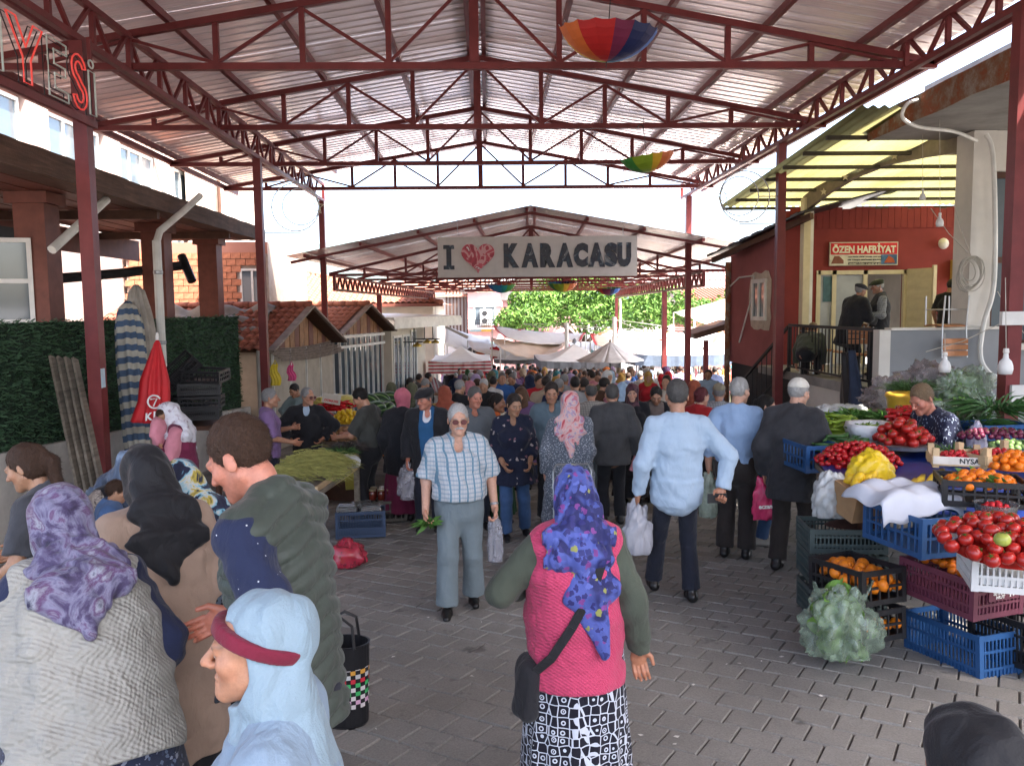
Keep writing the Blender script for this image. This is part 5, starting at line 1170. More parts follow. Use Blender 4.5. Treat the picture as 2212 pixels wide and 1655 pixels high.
# ================================================================== produce
def fruit_mesh(name, prof, mats, n=14, sq=(1, 1), stem=None):
    mb = MB(); mb.lathe(prof, (0, 0, 0), n, None, *sq)
    if stem: mb.slot(1); stem(mb)
    return mb.mesh(name, mats, True)
def rnd(r, dent=.1, k=8): return [(max(1e-4, r*math.sin(math.pi*i/k)), -r*.86*math.cos(math.pi*i/k)-(dent*r if i in (0, k) else 0)*(1 if i == k else -1)) for i in range(k+1)]
m_tom = mat('tomato_skin', (.36, .014, .010), .3, 0, .35, 16, spec=.6); m_cal = mat('calyx', (.05, .13, .02), .6); m_org = mat('orange_skin', (.72, .20, .012), .35, 0, .12, 10, .25, 250)
m_man = mat('mandarin_skin', (.70, .17, .01), .35, 0, .2, 9, .2, 200); m_lem = mat('lemon_skin', (.70, .44, .02), .35, 0, .12, 10, .2, 200); m_pot = mat('potato_skin', (.32, .19, .09), .8, 0, .25, 14)
m_pep = mat('green_pepper_skin', (.22, .33, .035), .25, 0, .3, 7); m_rpep = mat('red_pepper_skin', (.48, .012, .015), .2, 0, .2, 8); m_cuc = mat('cucumber_skin', (.035, .095, .025), .35, 0, .4, 9, .4, 60)
m_straw = mat('strawberry_skin', (.48, .015, .025), .25, 0, .2, 20, .5, 160); m_ban = mat('banana_skin', (.62, .42, .04), .45, 0, .2, 6); m_chy = mat('cherry_tomato_skin', (.46, .012, .016), .15, 0, .15, 12, spec=.6)
def cal(s):
    def f(mb):
        for k in range(5):
            a = k*1.257; mb.add([(0, 0, s*.80), (s*.16*math.cos(a-.5), s*.16*math.sin(a-.5), s*.82), (s*.62*math.cos(a), s*.62*math.sin(a), s*.80), (s*.16*math.cos(a+.5), s*.16*math.sin(a+.5), s*.82)], [(0, 1, 2, 3)])
        mb.tube([(0, 0, s*.75), (.1*s, 0, s*1.02)], s*.06, 4)
    return f
F_tom = fruit_mesh('tomato', rnd(.042, .12), [m_tom, m_cal], 14, (1, 1), cal(.042)); F_chy = fruit_mesh('cherry_tomato', rnd(.026, .1, 6), [m_chy, m_cal], 10, (1, 1), cal(.026)); F_org = fruit_mesh('orange', rnd(.041, .04), [m_org], 14)
F_man = fruit_mesh('mandarin', rnd(.031, .1), [m_man, m_cal], 12, (1, 1), cal(.024)); F_lem = fruit_mesh('lemon', [(1e-4, -.05), (.012, -.044), (.028, -.03), (.034, 0), (.028, .03), (.012, .044), (1e-4, .05)], [m_lem], 12)
F_pot = fruit_mesh('potato', rnd(.038, 0), [m_pot], 10, (1.25, .95)); F_str = fruit_mesh('strawberry', [(1e-4, -.03), (.008, -.026), (.017, -.008), (.019, .006), (.012, .016), (1e-4, .018)], [m_straw, m_cal], 10, (1, 1), cal(.021))
def tube_mesh(name, L, r, bend, M, n=8, taper=(.5, 1, 1, .8, .25)):
    mb = MB(); k = len(taper); mb.tube([((i/(k-1)-.5)*L, bend*((i/(k-1)-.5)**2)*4, 0) for i in range(k)], [r*t for t in taper], n); mb.slot(1); mb.tube([(-.5*L, bend, 0), (-.5*L-.025, bend*1.2, .008)], [.006, .004], 5); return mb.mesh(name, [M, m_cal], True)
F_pep = tube_mesh('green_pepper', .14, .013, .02, m_pep); F_rp = tube_mesh('red_pepper', .16, .021, .02, m_rpep); F_cuc = tube_mesh('cucumber', .17, .017, .012, m_cuc, 8, (.6, 1, 1, 1, .7)); F_bean = tube_mesh('green_bean', .13, .005, .03, m_pep, 5, (.4, 1, 1, .8, .2))
def heap(me, n, c, rx, ry, h, size, name, label, cat, group, seed, flat=False, rz=0.0, tilt_=0.0):
    """fruit by fruit, laid on a mound; each one an object on shared mesh data"""
    rg = random.Random(seed); placed = []; tries = 0
    while len(placed) < n and tries < n*60:
        tries += 1; a, b = rg.uniform(-1, 1), rg.uniform(-1, 1)
        if a*a+b*b > 1: continue
        lev = rg.choice((1.0, 1.0, .75)); z = h*(1-(a*a+b*b))**.7*lev
        x, y = a*rx*math.cos(rz)-b*ry*math.sin(rz), a*rx*math.sin(rz)+b*ry*math.cos(rz)
        p = Vector((x, y, z-tilt_*y))
        if all((p-q).length > size*.86 for q in placed): placed.append(p)
    for p in placed:
        o = bpy.data.objects.new(name, me); COL.objects.link(o); o.location = Vector(c)+p+Vector((0, 0, size*.3))
        o.rotation_euler = (rg.uniform(-.2, .2), rg.uniform(-.2, .2), rg.uniform(0, 6.28)) if flat else (rg.uniform(-.8, .8), rg.uniform(-.8, .8), rg.uniform(0, 6.28))
        s = rg.uniform(.88, 1.12); o.scale = (s, s, s); tag(o, label, cat, group)
def mound(c, rx, ry, h, M, name, label, cat, rz=0.0, tilt_=0.0, kind=None):
    mb = MB(); mb.grid(lambda a, b: Vector(c)+Matrix.Rotation(rz, 3, 'Z') @ Vector((math.cos(6.2832*b)*rx*a, math.sin(6.2832*b)*ry*a, (1-a*a)**.7*h-.012-tilt_*math.sin(6.2832*b)*ry*a)), 8, 24)
    o = mb.build(name, M, at=c, smooth=True); tag(o, label, cat, kind=kind); return o
m_green_c = mat('dark_green_crate', (.055, .075, .072), .5, 0, .2, 6); m_purple = mat('purple_crate', (.135, .035, .058), .45, 0, .15, 6); m_bluec = mat('blue_crate', (.025, .085, .22), .42, 0, .15, 6); m_navyc = mat('navy_crate', (.03, .05, .095), .45, 0, .2, 6); m_whitec = mat('white_crate', (.62, .62, .60), .45, 0, .08)
m_btarp = mat('blue_tarp', (.012, .035, .21), .35, 0, .2, 4, .4, 12)
# table of the stall, standing on thin legs
stt = empty('produce_table', at(1990, 1230, 6.6), 'long produce table covered with a blue tarp on thin legs', 'table')
t0 = at(1985, 1090, 5.75); TZs = .66
MB().prism([(2.62, 6.0, TZs), (5.3, 5.55, TZs), (5.35, 9.3, TZs-.05), (3.35, 9.6, TZs-.05)], (0, 0, -.04)).build('table_top', m_oldplank, stt)
MB().grid(lambda a, b: (2.6+.75*b+(2.72-.7*b)*a, (6.0+3.55*b)*(1-a)+(5.5+3.8*b)*a, TZs+.02+.012*math.sin(21*a+9*b)+.01*math.sin(37*b)), 24, 24, .006).build('tarp', m_btarp, stt, True)
MB().grid(lambda a, b: (2.6+2.72*a, 6.0-.5*a-.02-.05*math.sin(12*a)*b-.04*b, TZs+.02-.34*b*(1-.4*math.sin(3*a+1))), 24, 8, .006).build('tarp_skirt', m_btarp, stt, True)
for x, y in ((2.75, 6.1), (3.5, 5.95), (4.6, 5.8), (3.5, 9.4), (5.2, 9.2)): MB().tube([(x, y, TZs-.05), (x, y, zg(y))], .017, 6).build('leg', m_grey, stt)
# back bank: raised boards with heaps
bank = empty('display_bank', (4.3, 8.6, zg(8.6)), 'stepped display bank of boards and crates behind the table', 'stand')
MB().box2((2.95, 7.4, TZs-.01), (5.2, 8.4, TZs+.06)).build('step', m_oldplank, bank); MB().box2((3.3, 8.4, TZs-.06), (5.3, 9.5, TZs+.13)).build('step', m_oldplank, bank)
P = lambda u, v, y: at(u, v, y)
def hp(me, u, v, y, n, rx, ry, h, size, name, label, cat, group, seed, M, **k):
    c = at(u, v, y); mound(c, rx*.8, ry*.8, h*.8, M, name+'_heap', 'pile under the '+label, cat+' heap', k.get('rz', 0), k.get('tilt_', 0), 'stuff'); heap(me, n, c, rx, ry, h, size, name, label, cat, group, seed, **k)
hp(F_chy, 1852, 1003, 6.7, 150, .34, .30, .16, .05, 'cherry_tomato', 'small red tomato heaped at the table edge before the blue tarp', 'tomato', 'small tomatoes heaped on the table', 1, m_chy)
hp(F_cuc, 1812, 968, 7.3, 45, .24, .25, .1, .045, 'cucumber', 'dark green cucumber heaped behind the small tomatoes', 'cucumber', 'cucumbers on the stall', 2, m_cuc, flat=True)
hp(F_pep, 1815, 935, 7.9, 90, .30, .3, .16, .035, 'green_pepper', 'long light green pepper heaped on the back left of the stall', 'pepper', 'green peppers on the stall', 3, m_pep, flat=True)
hp(F_tom, 1950, 958, 7.1, 45, .22, .22, .17, .08, 'tomato', 'big tomato on the tray beside the seller', 'tomato', 'tomatoes on the seller\'s tray', 4, m_tom)
tray = at(1950, 965, 7.1); tag(MB().lathe([(.26, 0), (.27, .03), (.28, .035)], tray, 24).build('tray', m_grey, at=tray), 'round metal tray under the big tomatoes', 'tray')
hp(F_rp, 1960, 905, 7.7, 34, .24, .2, .1, .05, 'red_pepper', 'long red pepper heaped behind the tomatoes', 'pepper', 'red peppers on the stall', 5, m_rpep, flat=True)
# sack of green beans
sk = at(1882, 950, 7.5); m_sack = mat('white_sack', (.62, .63, .65), .6, 0, .15, 6, .4, 30)
tag(MB().lathe([(.15, -.02), (.21, .04), (.235, .11), (.225, .16), (.19, .15), (.17, .11), (.10, .09), (1e-4, .09)], sk, 32, wob=lambda a, z: 1+.06*math.sin(5*a+z*20)+.04*math.sin(11*a)).build('sack', m_sack, at=sk, smooth=True), 'white sack with rolled rim holding green beans', 'sack')
heap(F_bean, 40, sk+Vector((0, 0, .09)), .15, .13, .05, .02, 'green_bean', 'thin green bean in the white rolled sack', 'bean', 'green beans in the white sack', 6, True)
# blades of greens: bunches as tufts
def tuft(c, n, L, spread, M, name, label, cat, seed, up=.7, w_=.006):
    rg = np.random.default_rng(seed); mb = MB()
    for k in range(n):
        a = rg.random()*6.28; r_ = rg.random()**.5*spread; d = Vector((math.cos(a)*(1-up)+.3*rg.normal(), math.sin(a)*(1-up)+.3*rg.normal(), up+.2*rg.normal())).normalized(); b0 = Vector(c)+Vector((math.cos(a)*r_, math.sin(a)*r_, 0)); l = L*rg.uniform(.6, 1.1); s = d.cross(Vector((rg.normal(), rg.normal(), rg.normal()))).normalized()*w_
        m1, tip = b0+d*l*.55, b0+d*l+Vector((d.x*.3*l, d.y*.3*l, -.22*l)); mb.add([b0-s, b0+s, m1+s*1.2, tip, m1-s*1.2], [(0, 1, 2, 4), (4, 2, 3)])
    tag(mb.build(name, M, at=c), label, cat)
m_dill = mat('dill', (.05, .11, .03), .7, 0, .4, 20); m_grn = mat('herb_green', (.07, .17, .03), .6, 0, .4, 15); m_straw2 = mat('yellowing_stalks', (.26, .25, .07), .7, 0, .35, 10); m_spring = mat('spring_onion', (.045, .12, .03), .5, 0, .4, 10)
tuft(at(1970, 845, 8.6), 500, .2, .14, m_dill, 'dill_bunch', 'dark green bunch of dill on the top of the bank', 'herbs', 1, .5, .003); tuft(at(1965, 905, 8.2)-Vector((.25, 0, 0)), 220, .14, .1, m_grn, 'parsley_bunch', 'bright green parsley bunch left of the yellow bag', 'herbs', 2, .4, .012)
tuft(at(1850, 905, 8.4), 240, .16, .16, m_grn, 'lettuce_bunch', 'leafy green bunch behind the green peppers', 'herbs', 3, .4, .02)
tuft(at(2085, 925, 7.6), 300, .38, .12, m_spring, 'spring_onion_bunch', 'long spring onions spilling beside the blue crate', 'onions', 4, .25, .006); tuft(at(2150, 895, 7.4)+Vector((0, 0, .05)), 260, .3, .16, m_spring, 'leek_bunch', 'dark green leeks lying in the blue crate', 'leeks', 5, .2, .008)
tuft(at(1800, 905, 8.6), 300, .2, .2, m_pep, 'pepper_leaf_bunch', 'pale green bunch at the left end of the bank', 'herbs', 6, .35, .012); tuft(at(2065, 985, 6.4), 260, .14, .12, m_dill, 'dill_bunch', 'dark green herb bunch right of the seller', 'herbs', 7, .5, .003)
# crumpled plastic bags (sphere with strong folds)
def crumple(c, r, M, name, label, cat, seed, sq=(1, 1, 1), amp=.2, n=56):
    rg = np.random.default_rng(seed); K = rg.normal(size=(14, 3))*rg.uniform(2, 9, size=(14, 1)); ph = rg.random(14)*6.28; A = amp/ (1+np.linalg.norm(K, axis=1)*.22)
    mb = MB()
    def S(a, b):
        th, p_ = 2*math.pi*a, math.pi*(.001+.998*b); d = np.array([math.sin(p_)*math.cos(th), math.sin(p_)*math.sin(th), -math.cos(p_)]); s = 1.25*(1+float(np.sum(A*(np.abs(np.sin(K@d+ph))-.637))))
        q = d*s*r*np.array(sq); q[2] = max(q[2], -r*sq[2]*.72); return Vector(c)+Vector(q.tolist())
    mb.grid(S, n, n//2); o = mb.build(name, M, at=c, smooth=True); return tag(o, label, cat)
m_pbag = mat('greenish_plastic_bag', (.22, .26, .17), .16, 0, .6, 16, 1, 22, spec=.8); m_wbag = mat('milky_bag', (.42, .43, .42), .25, 0, .2, 9, .6, 14, spec=.7); m_ybag = mat('ochre_sack', (.48, .27, .03), .5, 0, .2, 8, .4, 20); m_yp = mat('yellow_bag', (.70, .48, .02), .3, 0, .15, 8, .4, 20); m_dpl = mat('mauve_bag', (.24, .19, .185), .2, 0, .5, 12, 1, 20, spec=.7, alpha=.6)
crumple(at(2005, 820, 9.2), .24, m_dpl, 'plastic_bag', 'mauve grey crumpled bag at the top of the bank', 'bag', 3, (1.0, .7, .6), .45, 60); crumple(at(1920, 860, 9.0), .26, m_dpl, 'plastic_bag', 'mauve grey crumpled bag behind the ochre sack', 'bag', 4, (.9, .6, .6), .45, 60)
crumple(at(1790, 905, 8.7), .18, m_wbag, 'plastic_bag', 'milky crumpled bag at the left end of the bank', 'bag', 5, (1.1, .8, .7)); crumple(at(1830, 900, 8.8), .16, m_wbag, 'plastic_bag', 'milky crumpled bag above the green peppers', 'bag', 6, (1.2, .8, .7))
oc = at(1962, 895, 8.3); tag(MB().lathe([(.16, -.02), (.2, .08), (.2, .17), (.215, .19), (.205, .225), (.17, .215), (.15, .16), (1e-4, .15)], oc, 28, wob=lambda a, z: 1+.07*math.sin(4*a+z*9)+.05*math.sin(9*a)).build('sack', m_ybag, at=oc, smooth=True), 'ochre yellow sack with folded rim behind the seller', 'sack')
rb = at(2075, 900, 7.9); tag(MB().lathe([(.075, 0), (.085, .02), (.08, .3), (.05, .3), (.045, .02)], rb, 18, Matrix.Rotation(R(80), 3, 'X')).build('rolled_bag', m_pbag, at=rb, smooth=True), 'rolled grey green plastic behind the seller\'s neck', 'roll')
crumple(at(1880, 1030, 6.05), .15, m_yp, 'carrier_bag', 'yellow knotted carrier bag on the blue tarp', 'bag', 7, (.9, .7, 1.0)); crumple(at(1795, 1080, 5.9), .15, m_wbag, 'carrier_bag', 'white knotted carrier bag hanging before the table', 'bag', 8, (.75, .6, 1.1)); crumple(at(2110, 960, 7.0), .1, mat('mauve_print_bag', (.45, .42, .5), .4, 0, .3), 'carrier_bag', 'pale printed bag standing right of the seller', 'bag', 9, (.6, .6, 1.5))
bx0 = at(1860, 1080, 5.75); cb = MB(); cb.box(bx0, (.3, .25, .22), Matrix.Rotation(.25, 3, 'Z') @ Matrix.Rotation(.25, 3, 'X')); tag(cb.build('cardboard_box', MATS['cardboard'], at=bx0), 'torn cardboard box holding lemons', 'box'); heap(F_lem, 9, bx0+Vector((.02, -.02, .1)), .13, .1, .06, .065, 'lemon', 'yellow lemon in the torn cardboard box', 'lemon', 'lemons in the cardboard box', 8)
heap(F_org, 14, at(1945, 1085, 5.9), .24, .12, .05, .08, 'orange', 'pale orange on the table behind the white cloth', 'orange', 'oranges behind the cloth', 9)
# bananas
bc = at(2010, 1060, 5.75)
for k in range(4):
    hnd = empty('banana_hand', bc+Vector((-.11+.07*k, .03*(k % 2), -.03+.02*k)), ['leftmost hand of bananas on the table', 'second hand of bananas from the left', 'third hand of bananas from the left', 'rightmost hand of bananas by the black crate'][k], 'bananas', 'hands of bananas')
    for j in range(5): 
        a = -.5+.25*j; o0 = ORG[hnd]; pts = [o0+Vector((.02*a, 0, .12)), o0+Vector((-.05+.03*a, -.06, .1)), o0+Vector((-.10+.05*a, -.09+.03*a, .05)), o0+Vector((-.13+.08*a, -.10+.05*a, -.01)), o0+Vector((-.14+.09*a, -.09+.05*a, -.05))]
        MB().tube(pts, [.007, .016, .019, .017, .005], 7).build('banana', m_ban, hnd, True)
# wooden strawberry crates
def wood_crate(c, L, W_, H, label, rz, group):
    r0 = bpy.data.objects.new('wooden_crate', None); COL.objects.link(r0); r0.location = c; r0.rotation_euler = (0, 0, rz); ORG[r0] = Vector((0, 0, 0)); tag(r0, label, 'crate', group)
    for sx_ in (-1, 1):
        for sy_ in (-1, 1): MB().box((sx_*(L/2-.02), sy_*(W_/2-.02), H*.62), (.04, .04, H*1.25)).build('corner_post', m_lightwood, r0, local=True)
        MB().box((sx_*(L/2+.004), 0, H*.45), (.008, W_, H*.55)).build('side_board', m_lightwood, r0, local=True); MB().box((0, sx_*(W_/2+.004), H*.45), (L, .008, H*.55)).build('side_board', m_lightwood, r0, local=True)
    MB().box((0, 0, .02), (L, W_, .012)).build('base', m_lightwood, r0, local=True); return r0
w1 = wood_crate(at(2065, 1005, 5.75), .34, .26, .11, 'left wooden strawberry crate with printed paper side', -.35, 'wooden strawberry crates'); w2 = wood_crate(at(2150, 1000, 5.7), .42, .3, .11, 'right wooden strawberry crate with bare pale boards', .18, 'wooden strawberry crates')
lbp = MB(); lbp.box((-.02, -.137, .055), (.30, .003, .055)); lbp.build('paper_label', mat('paper_label', (.6, .55, .5), .6), w1, local=True); t_ = text('lettering', 'NYSA', .05, m_dark, (.06, -.141, .055), XR, UP, w1, .001, .001)
for c, n, rx, ry, sd in ((at(2068, 992, 5.75), 40, .14, .1, 21), (at(2150, 988, 5.7), 55, .18, .12, 22)): heap(F_str, n, c, rx, ry, .04, .034, 'strawberry', 'red strawberry in the pale wooden crates', 'strawberry', 'strawberries in the wooden crates', sd)
# black crate of mandarins and a punnet
bcr = crate('crate', .5, .36, .17, m_black, 'black crate of leafy mandarins on the right of the table', 'crate', 'plastic crates of the stall', at(2115, 1085, 5.2), -.35, 0, 0, 'open')
heap(F_man, 60, at(2115, 1050, 5.2), .22, .15, .07, .058, 'mandarin', 'small leafy mandarin in the black crate on the table', 'mandarin', 'mandarins in the black crate', 23); tuft(at(2115, 1030, 5.2), 40, .07, .12, m_grn, 'mandarin_leaf_sprig', 'green leaf sprigs among the mandarins', 'leaves', 24, .3, .012)
pn = at(2150, 1115, 4.95); tag(MB().lathe([(.1, -.03), (.125, .08), (.13, .085), (.12, .08), (.095, -.025)], pn, 20).build('punnet', m_clear, at=pn, smooth=True), 'clear plastic tub of radishes beside the tomatoes', 'tub'); heap(F_str, 26, pn, .1, .1, .07, .034, 'radish', 'dark pink radish in the clear tub', 'radish', 'radishes in the clear tub', 25)
hp(F_man, 2190, 1010, 5.5, 30, .16, .12, .08, .058, 'orange', 'orange fruit heaped at the right edge above the mandarins', 'orange', 'oranges at the right edge', 26, m_man)
F_gr = F_chy.copy(); F_gr.materials[0] = mat('unripe_green', (.16, .25, .08), .5, 0, .3); F_bt = F_chy.copy(); F_bt.materials[0] = mat('purple_produce', (.13, .018, .045), .4, 0, .3)
heap(F_gr, 60, at(2190, 972, 6.3), .18, .14, .05, .05, 'green_plum', 'small pale green fruit at the right edge', 'plum', 'green plums at the right edge', 28); heap(F_bt, 70, at(2150, 945, 6.7), .3, .14, .05, .05, 'beetroot', 'small dark purple root right of the seller', 'beetroot', 'beetroots right of the seller', 29)
# tomatoes in the white crate
hp(F_tom, 2175, 1185, 4.35, 90, .36, .32, .11, .078, 'tomato', 'ripe red tomato heaped in the white crate at the right', 'tomato', 'tomatoes in the white crate', 27, m_tom, tilt_=-.12)
gt_ = bpy.data.objects.new('green_tomato', F_tom.copy()); F_t2 = gt_.data; F_t2.materials[0] = mat('unripe_skin', (.33, .36, .07), .25); COL.objects.link(gt_); gt_.location = at(2165, 1165, 4.05); ORG[gt_] = gt_.location.copy(); tag(gt_, 'single unripe green tomato among the red ones', 'tomato')
crate('crate', .62, .42, .24, m_whitec, 'white crate of tomatoes at the right edge', 'crate', 'plastic crates of the stall', at(2215, 1262, 4.4), -.35, 0, 0, 'slat'); ws = MB(); c_ = at(2120, 1168, 4.6); ws.grid(lambda a, b: (c_.x-.12+.34*a, c_.y-.16+.3*b-.1*a, c_.z-.02+.03*b), 4, 4, .01); tag(ws.build('plastic_sheet', m_whitec, at=c_), 'white plastic sheet edge under the tomatoes', 'sheet')
# front crates on the ground
def gcrate(u, v, y, *a, **k): p = at(u, v, y); return crate('crate', *a, loc=p, **k)
G = 'plastic crates of the stall'
gcrate(2075, 1447, 5.15, .34, .62, .34, m_bluec, 'blue crate standing on its side under the purple one', 'crate', G, rz=.28, rx=SLX, style='slat')
mb = MB(); pb_ = at(2060, 1440, 5.2)
gcrate(2070, 1300, 5.0, .40, .58, .24, m_purple, 'purple crate with lettering SEYHAN MUT 19', 'crate', G, rz=.30, style='slat')
pc = at(2070, 1300, 5.0); rz_ = .30; xd = Vector((math.cos(rz_), math.sin(rz_), 0)); fn = Vector((math.sin(rz_), -math.cos(rz_), 0)); fo = pc+fn*.293
lp = MB(); q0 = fo+Vector((0, 0, .145)); lp.prism([q0-xd*.09+Vector((0, 0, -.035)), q0+xd*.15+Vector((0, 0, -.035)), q0+xd*.15+Vector((0, 0, .035)), q0-xd*.09+Vector((0, 0, .035))], fn*.004); pr_ = bpy.data.objects[-1] if False else None
pur = [o for o in COL.objects if o.get('label', '').startswith('purple crate')][0]; ORG[pur] = pc.copy()
def on_crate(o, mbx, name, M):
    ob = mbx.build(name, M, at=(0, 0, 0)); ob.parent = o; ob.matrix_parent_inverse = Matrix.LocRotScale(o.location, o.rotation_euler, None).inverted(); return ob
on_crate(pur, lp, 'label_plate', m_purple)
def word(txt, off, z, wd, ht):
    ORG[pur] = Vector((0, 0, 0)); t = text('lettering', txt, .04, m_wl, fo+fn*.006+xd*off+Vector((0, 0, z)), xd, UP, pur, .001, .0015, 1, wd, ht); t.matrix_parent_inverse = Matrix.LocRotScale(pur.location, pur.rotation_euler, None).inverted()
word('SEYHAN', -.005, .158, .105, .024); word('MUT', .0, .132, .07, .020); word('19', .095, .147, .045, .044)
heap(F_man, 26, at(2060, 1215, 5.1)-Vector((0, 0, .02)), .16, .22, .02, .058, 'orange', 'orange lying in the purple crate', 'orange', 'oranges in the purple crate', 31)
gcrate(1850, 1362, 5.3, .36, .50, .21, m_black, 'lower black crate of oranges on the ground', 'crate', G, rz=.32, rx=SLX, style='open'); gcrate(1850, 1285, 5.3, .36, .50, .23, m_black, 'upper black crate of oranges', 'crate', G, rz=.32, rx=SLX, style='open')
heap(F_org, 55, at(1850, 1240, 5.3)-Vector((0, 0, .03)), .17, .24, .07, .076, 'orange', 'bright orange in the upper black crate', 'orange', 'oranges in the upper black crate', 32, rz=.32)
for lev, nm in ((1335, 'lower'), (1255, 'upper')):
    for k in range(12):
        o = bpy.data.objects.new('orange', F_org); COL.objects.link(o); c_ = at(1850, lev, 5.3); a = -.14+.28*(k % 4)/3; b = -.2+.08*(k//4)
        o.location = c_+Vector((a*math.cos(.32)-b*math.sin(.32), a*math.sin(.32)+b*math.cos(.32), .0+.04*(k//4 == 0)-.02)); tag(o, 'bright orange showing through the bars of the %s black crate' % nm, 'orange', 'oranges behind the bars of the %s crate' % nm)
gcrate(1815, 1180, 5.95, .55, .40, .18, m_green_c, 'upper dark green crate with a wrinkled produce layer', 'crate', G, rz=-.12, style='slat'); gcrate(1815, 1245, 6.0, .55, .42, .22, m_green_c, 'dark green crate under the upper green one', 'crate', G, rz=-.12, style='slat'); gcrate(1815, 1320, 6.05, .55, .42, .22, m_green_c, 'lowest dark green crate standing on the ground', 'crate', G, rz=-.12, rx=SLX, style='slat')
mound(at(1845, 1130, 5.95), .22, .14, .03, mat('dark_fruit', (.05, .02, .015), .6, 0, .4, 40, .7, 80), 'dried_fruit', 'thin layer of dark dried fruit in the green crate', 'fruit', kind='stuff')
gcrate(1985, 1178, 5.25, .44, .56, .26, m_bluec, 'bright blue crate with a white cloth thrown over it', 'crate', G, rz=.22, style='open')
# the white cloth
wcl = MB(); cc_ = at(1960, 1065, 5.25)
def cloth(a, b):
    x, y = (a-.5)*.74, (b-.5)*.50; r_ = max(0, abs(x)-.23); ry_ = max(0, -y-.14); z = .03-.55*r_*r_/.12*.35-.55*r_*.55-ry_*1.1+.012*math.sin(19*a+7*b)+.018*math.sin(11*b-6*a); xx = x if abs(x) < .24 else math.copysign(.24+.55*r_, x); yy = y if y > -.15 else -.15-.25*ry_
    return cc_+Vector((xx*math.cos(.22)-yy*math.sin(.22), xx*math.sin(.22)+yy*math.cos(.22), z-.10*abs(math.sin(5*a))*ry_*3))
wcl.grid(cloth, 34, 26, .004); tag(wcl.build('white_cloth', mat('white_cotton', (.52, .54, .60), .85, 0, .06), at=cc_, smooth=True), 'white cloth draped over the bright blue crate', 'cloth')
gcrate(2225, 1425, 5.0, .40, .58, .30, m_black, 'black crate at the right edge under the white crate', 'crate', G, rz=.3, rx=SLX, style='slat'); gcrate(2150, 945, 7.3, .5, .36, .14, m_bluec, 'blue crate of leeks at the back right of the stall', 'crate', G, rz=.1, style='open')
gcrate(1752, 1010, 7.2, .35, .5, .24, m_bluec, 'blue crate standing at the left end of the produce table', 'crate', G, rz=.1, style='open')
# big bag of lettuce on the ground
lbg = at(1816, 1358, 5.05); m_let = mat('lettuce_leaf', (.16, .30, .05), .5, 0, .5, 9, .5, 25); m_film = mat('pale_green_film', (.30, .38, .28), .14, 0, .5, 9, 1, 14, spec=.9, alpha=.5)
def leafy_bag(lbg, r, sq, amp, name, label, sd, nl, M):
    lb_ = crumple(lbg, r, M, name, label, 'bag', sd, sq, amp, 80)
    for k in range(nl): leaf1(k+sd*100, lbg, lb_, r*sq[0]*.72, r*sq[2]*.85)
    return lb_
def leaf1(k, lbg, lb_, R1, Z1):
    rg = random.Random(k); a = rg.uniform(0, 6.28); rr0 = rg.uniform(0, R1); c_ = lbg+Vector((rr0*math.cos(a), rr0*.6*math.sin(a), Z1*(rg.uniform(-.62, .85) if k % 4 else rg.uniform(.7, 1.1)))); ax = rg.uniform(0, 6.28); s_ = rg.uniform(.06, .12); mb = MB()
    mb.grid(lambda p, q: c_+Matrix.Rotation(ax, 3, 'Z') @ Vector(((p-.5)*s_*2*(.5+math.sin(math.pi*q)*.6), .03*math.sin(9*p+4*q)+(q-.5)*.05, (q-.5)*s_*1.6-.04*abs(p-.5)+.01*math.sin(17*p))), 6, 5); ob = mb.build('lettuce_leaf', m_let, at=(0, 0, 0), smooth=True); ob.parent = lb_; ob.matrix_parent_inverse = Matrix.Translation(lb_.location).inverted()
lb_ = leafy_bag(lbg, .215, (.85, .62, 1.05), .26, 'lettuce_bag', 'thin plastic bag bulging with green lettuce on the pavers', 41, 52, m_film)
for s in (-1, 1):
    mb = MB(); mb.grid(lambda a, b: lbg+Vector((s*(.13+.06*b)+.05*(a-.5)*(1-b), -.02+.03*math.sin(8*a+b), .2+.13*b-.03*abs(a-.5))), 6, 8, .004); ob = mb.build('bag_handle', m_film, at=(0, 0, 0), smooth=True); ob.parent = lb_; ob.matrix_parent_inverse = Matrix.Translation(lb_.location).inverted()
leafy_bag(at(2075, 850, 9.0), .26, (1.15, .7, .75), .36, 'bag_of_greens', 'big greenish plastic bag of greens against the grey wall', 1, 46, m_film); leafy_bag(at(2072, 895, 8.7), .24, (1.4, .7, .5), .36, 'bag_of_greens', 'flatter greenish bag of greens under the big one', 2, 40, m_film)
# ================================================================== left stalls
lst = empty('herb_table', at(700, 1060, 9.5), 'low wooden table piled with stalks behind the blue crate', 'table')
a, b = at(640, 1000, 8.3), at(770, 1000, 9.6); tz = at(690, 1040, 9.0).z
MB().prism([at(560, 1070, 8.2), at(690, 1062, 8.0), at(775, 1000, 9.7), at(660, 985, 10.2)], (0, 0, -.05)).build('table_top', m_oldplank, lst)
MB().prism([at(686, 1052, 8.0), at(776, 992, 9.7), at(776, 1012, 9.7), at(686, 1075, 8.0)], (-.03, .01, 0)).build('front_board', m_lightwood, lst)
for u, v, y in ((690, 1070, 8.05), (770, 1010, 9.65), (575, 1075, 8.3)): p = at(u, v, y); MB().box2((p.x-.03, p.y-.03, zg(p.y)), (p.x+.03, p.y+.03, p.z)).build('leg', m_oldplank, lst)
rg = np.random.default_rng(5); mb = MB(); c0 = at(668, 1030, 8.8)
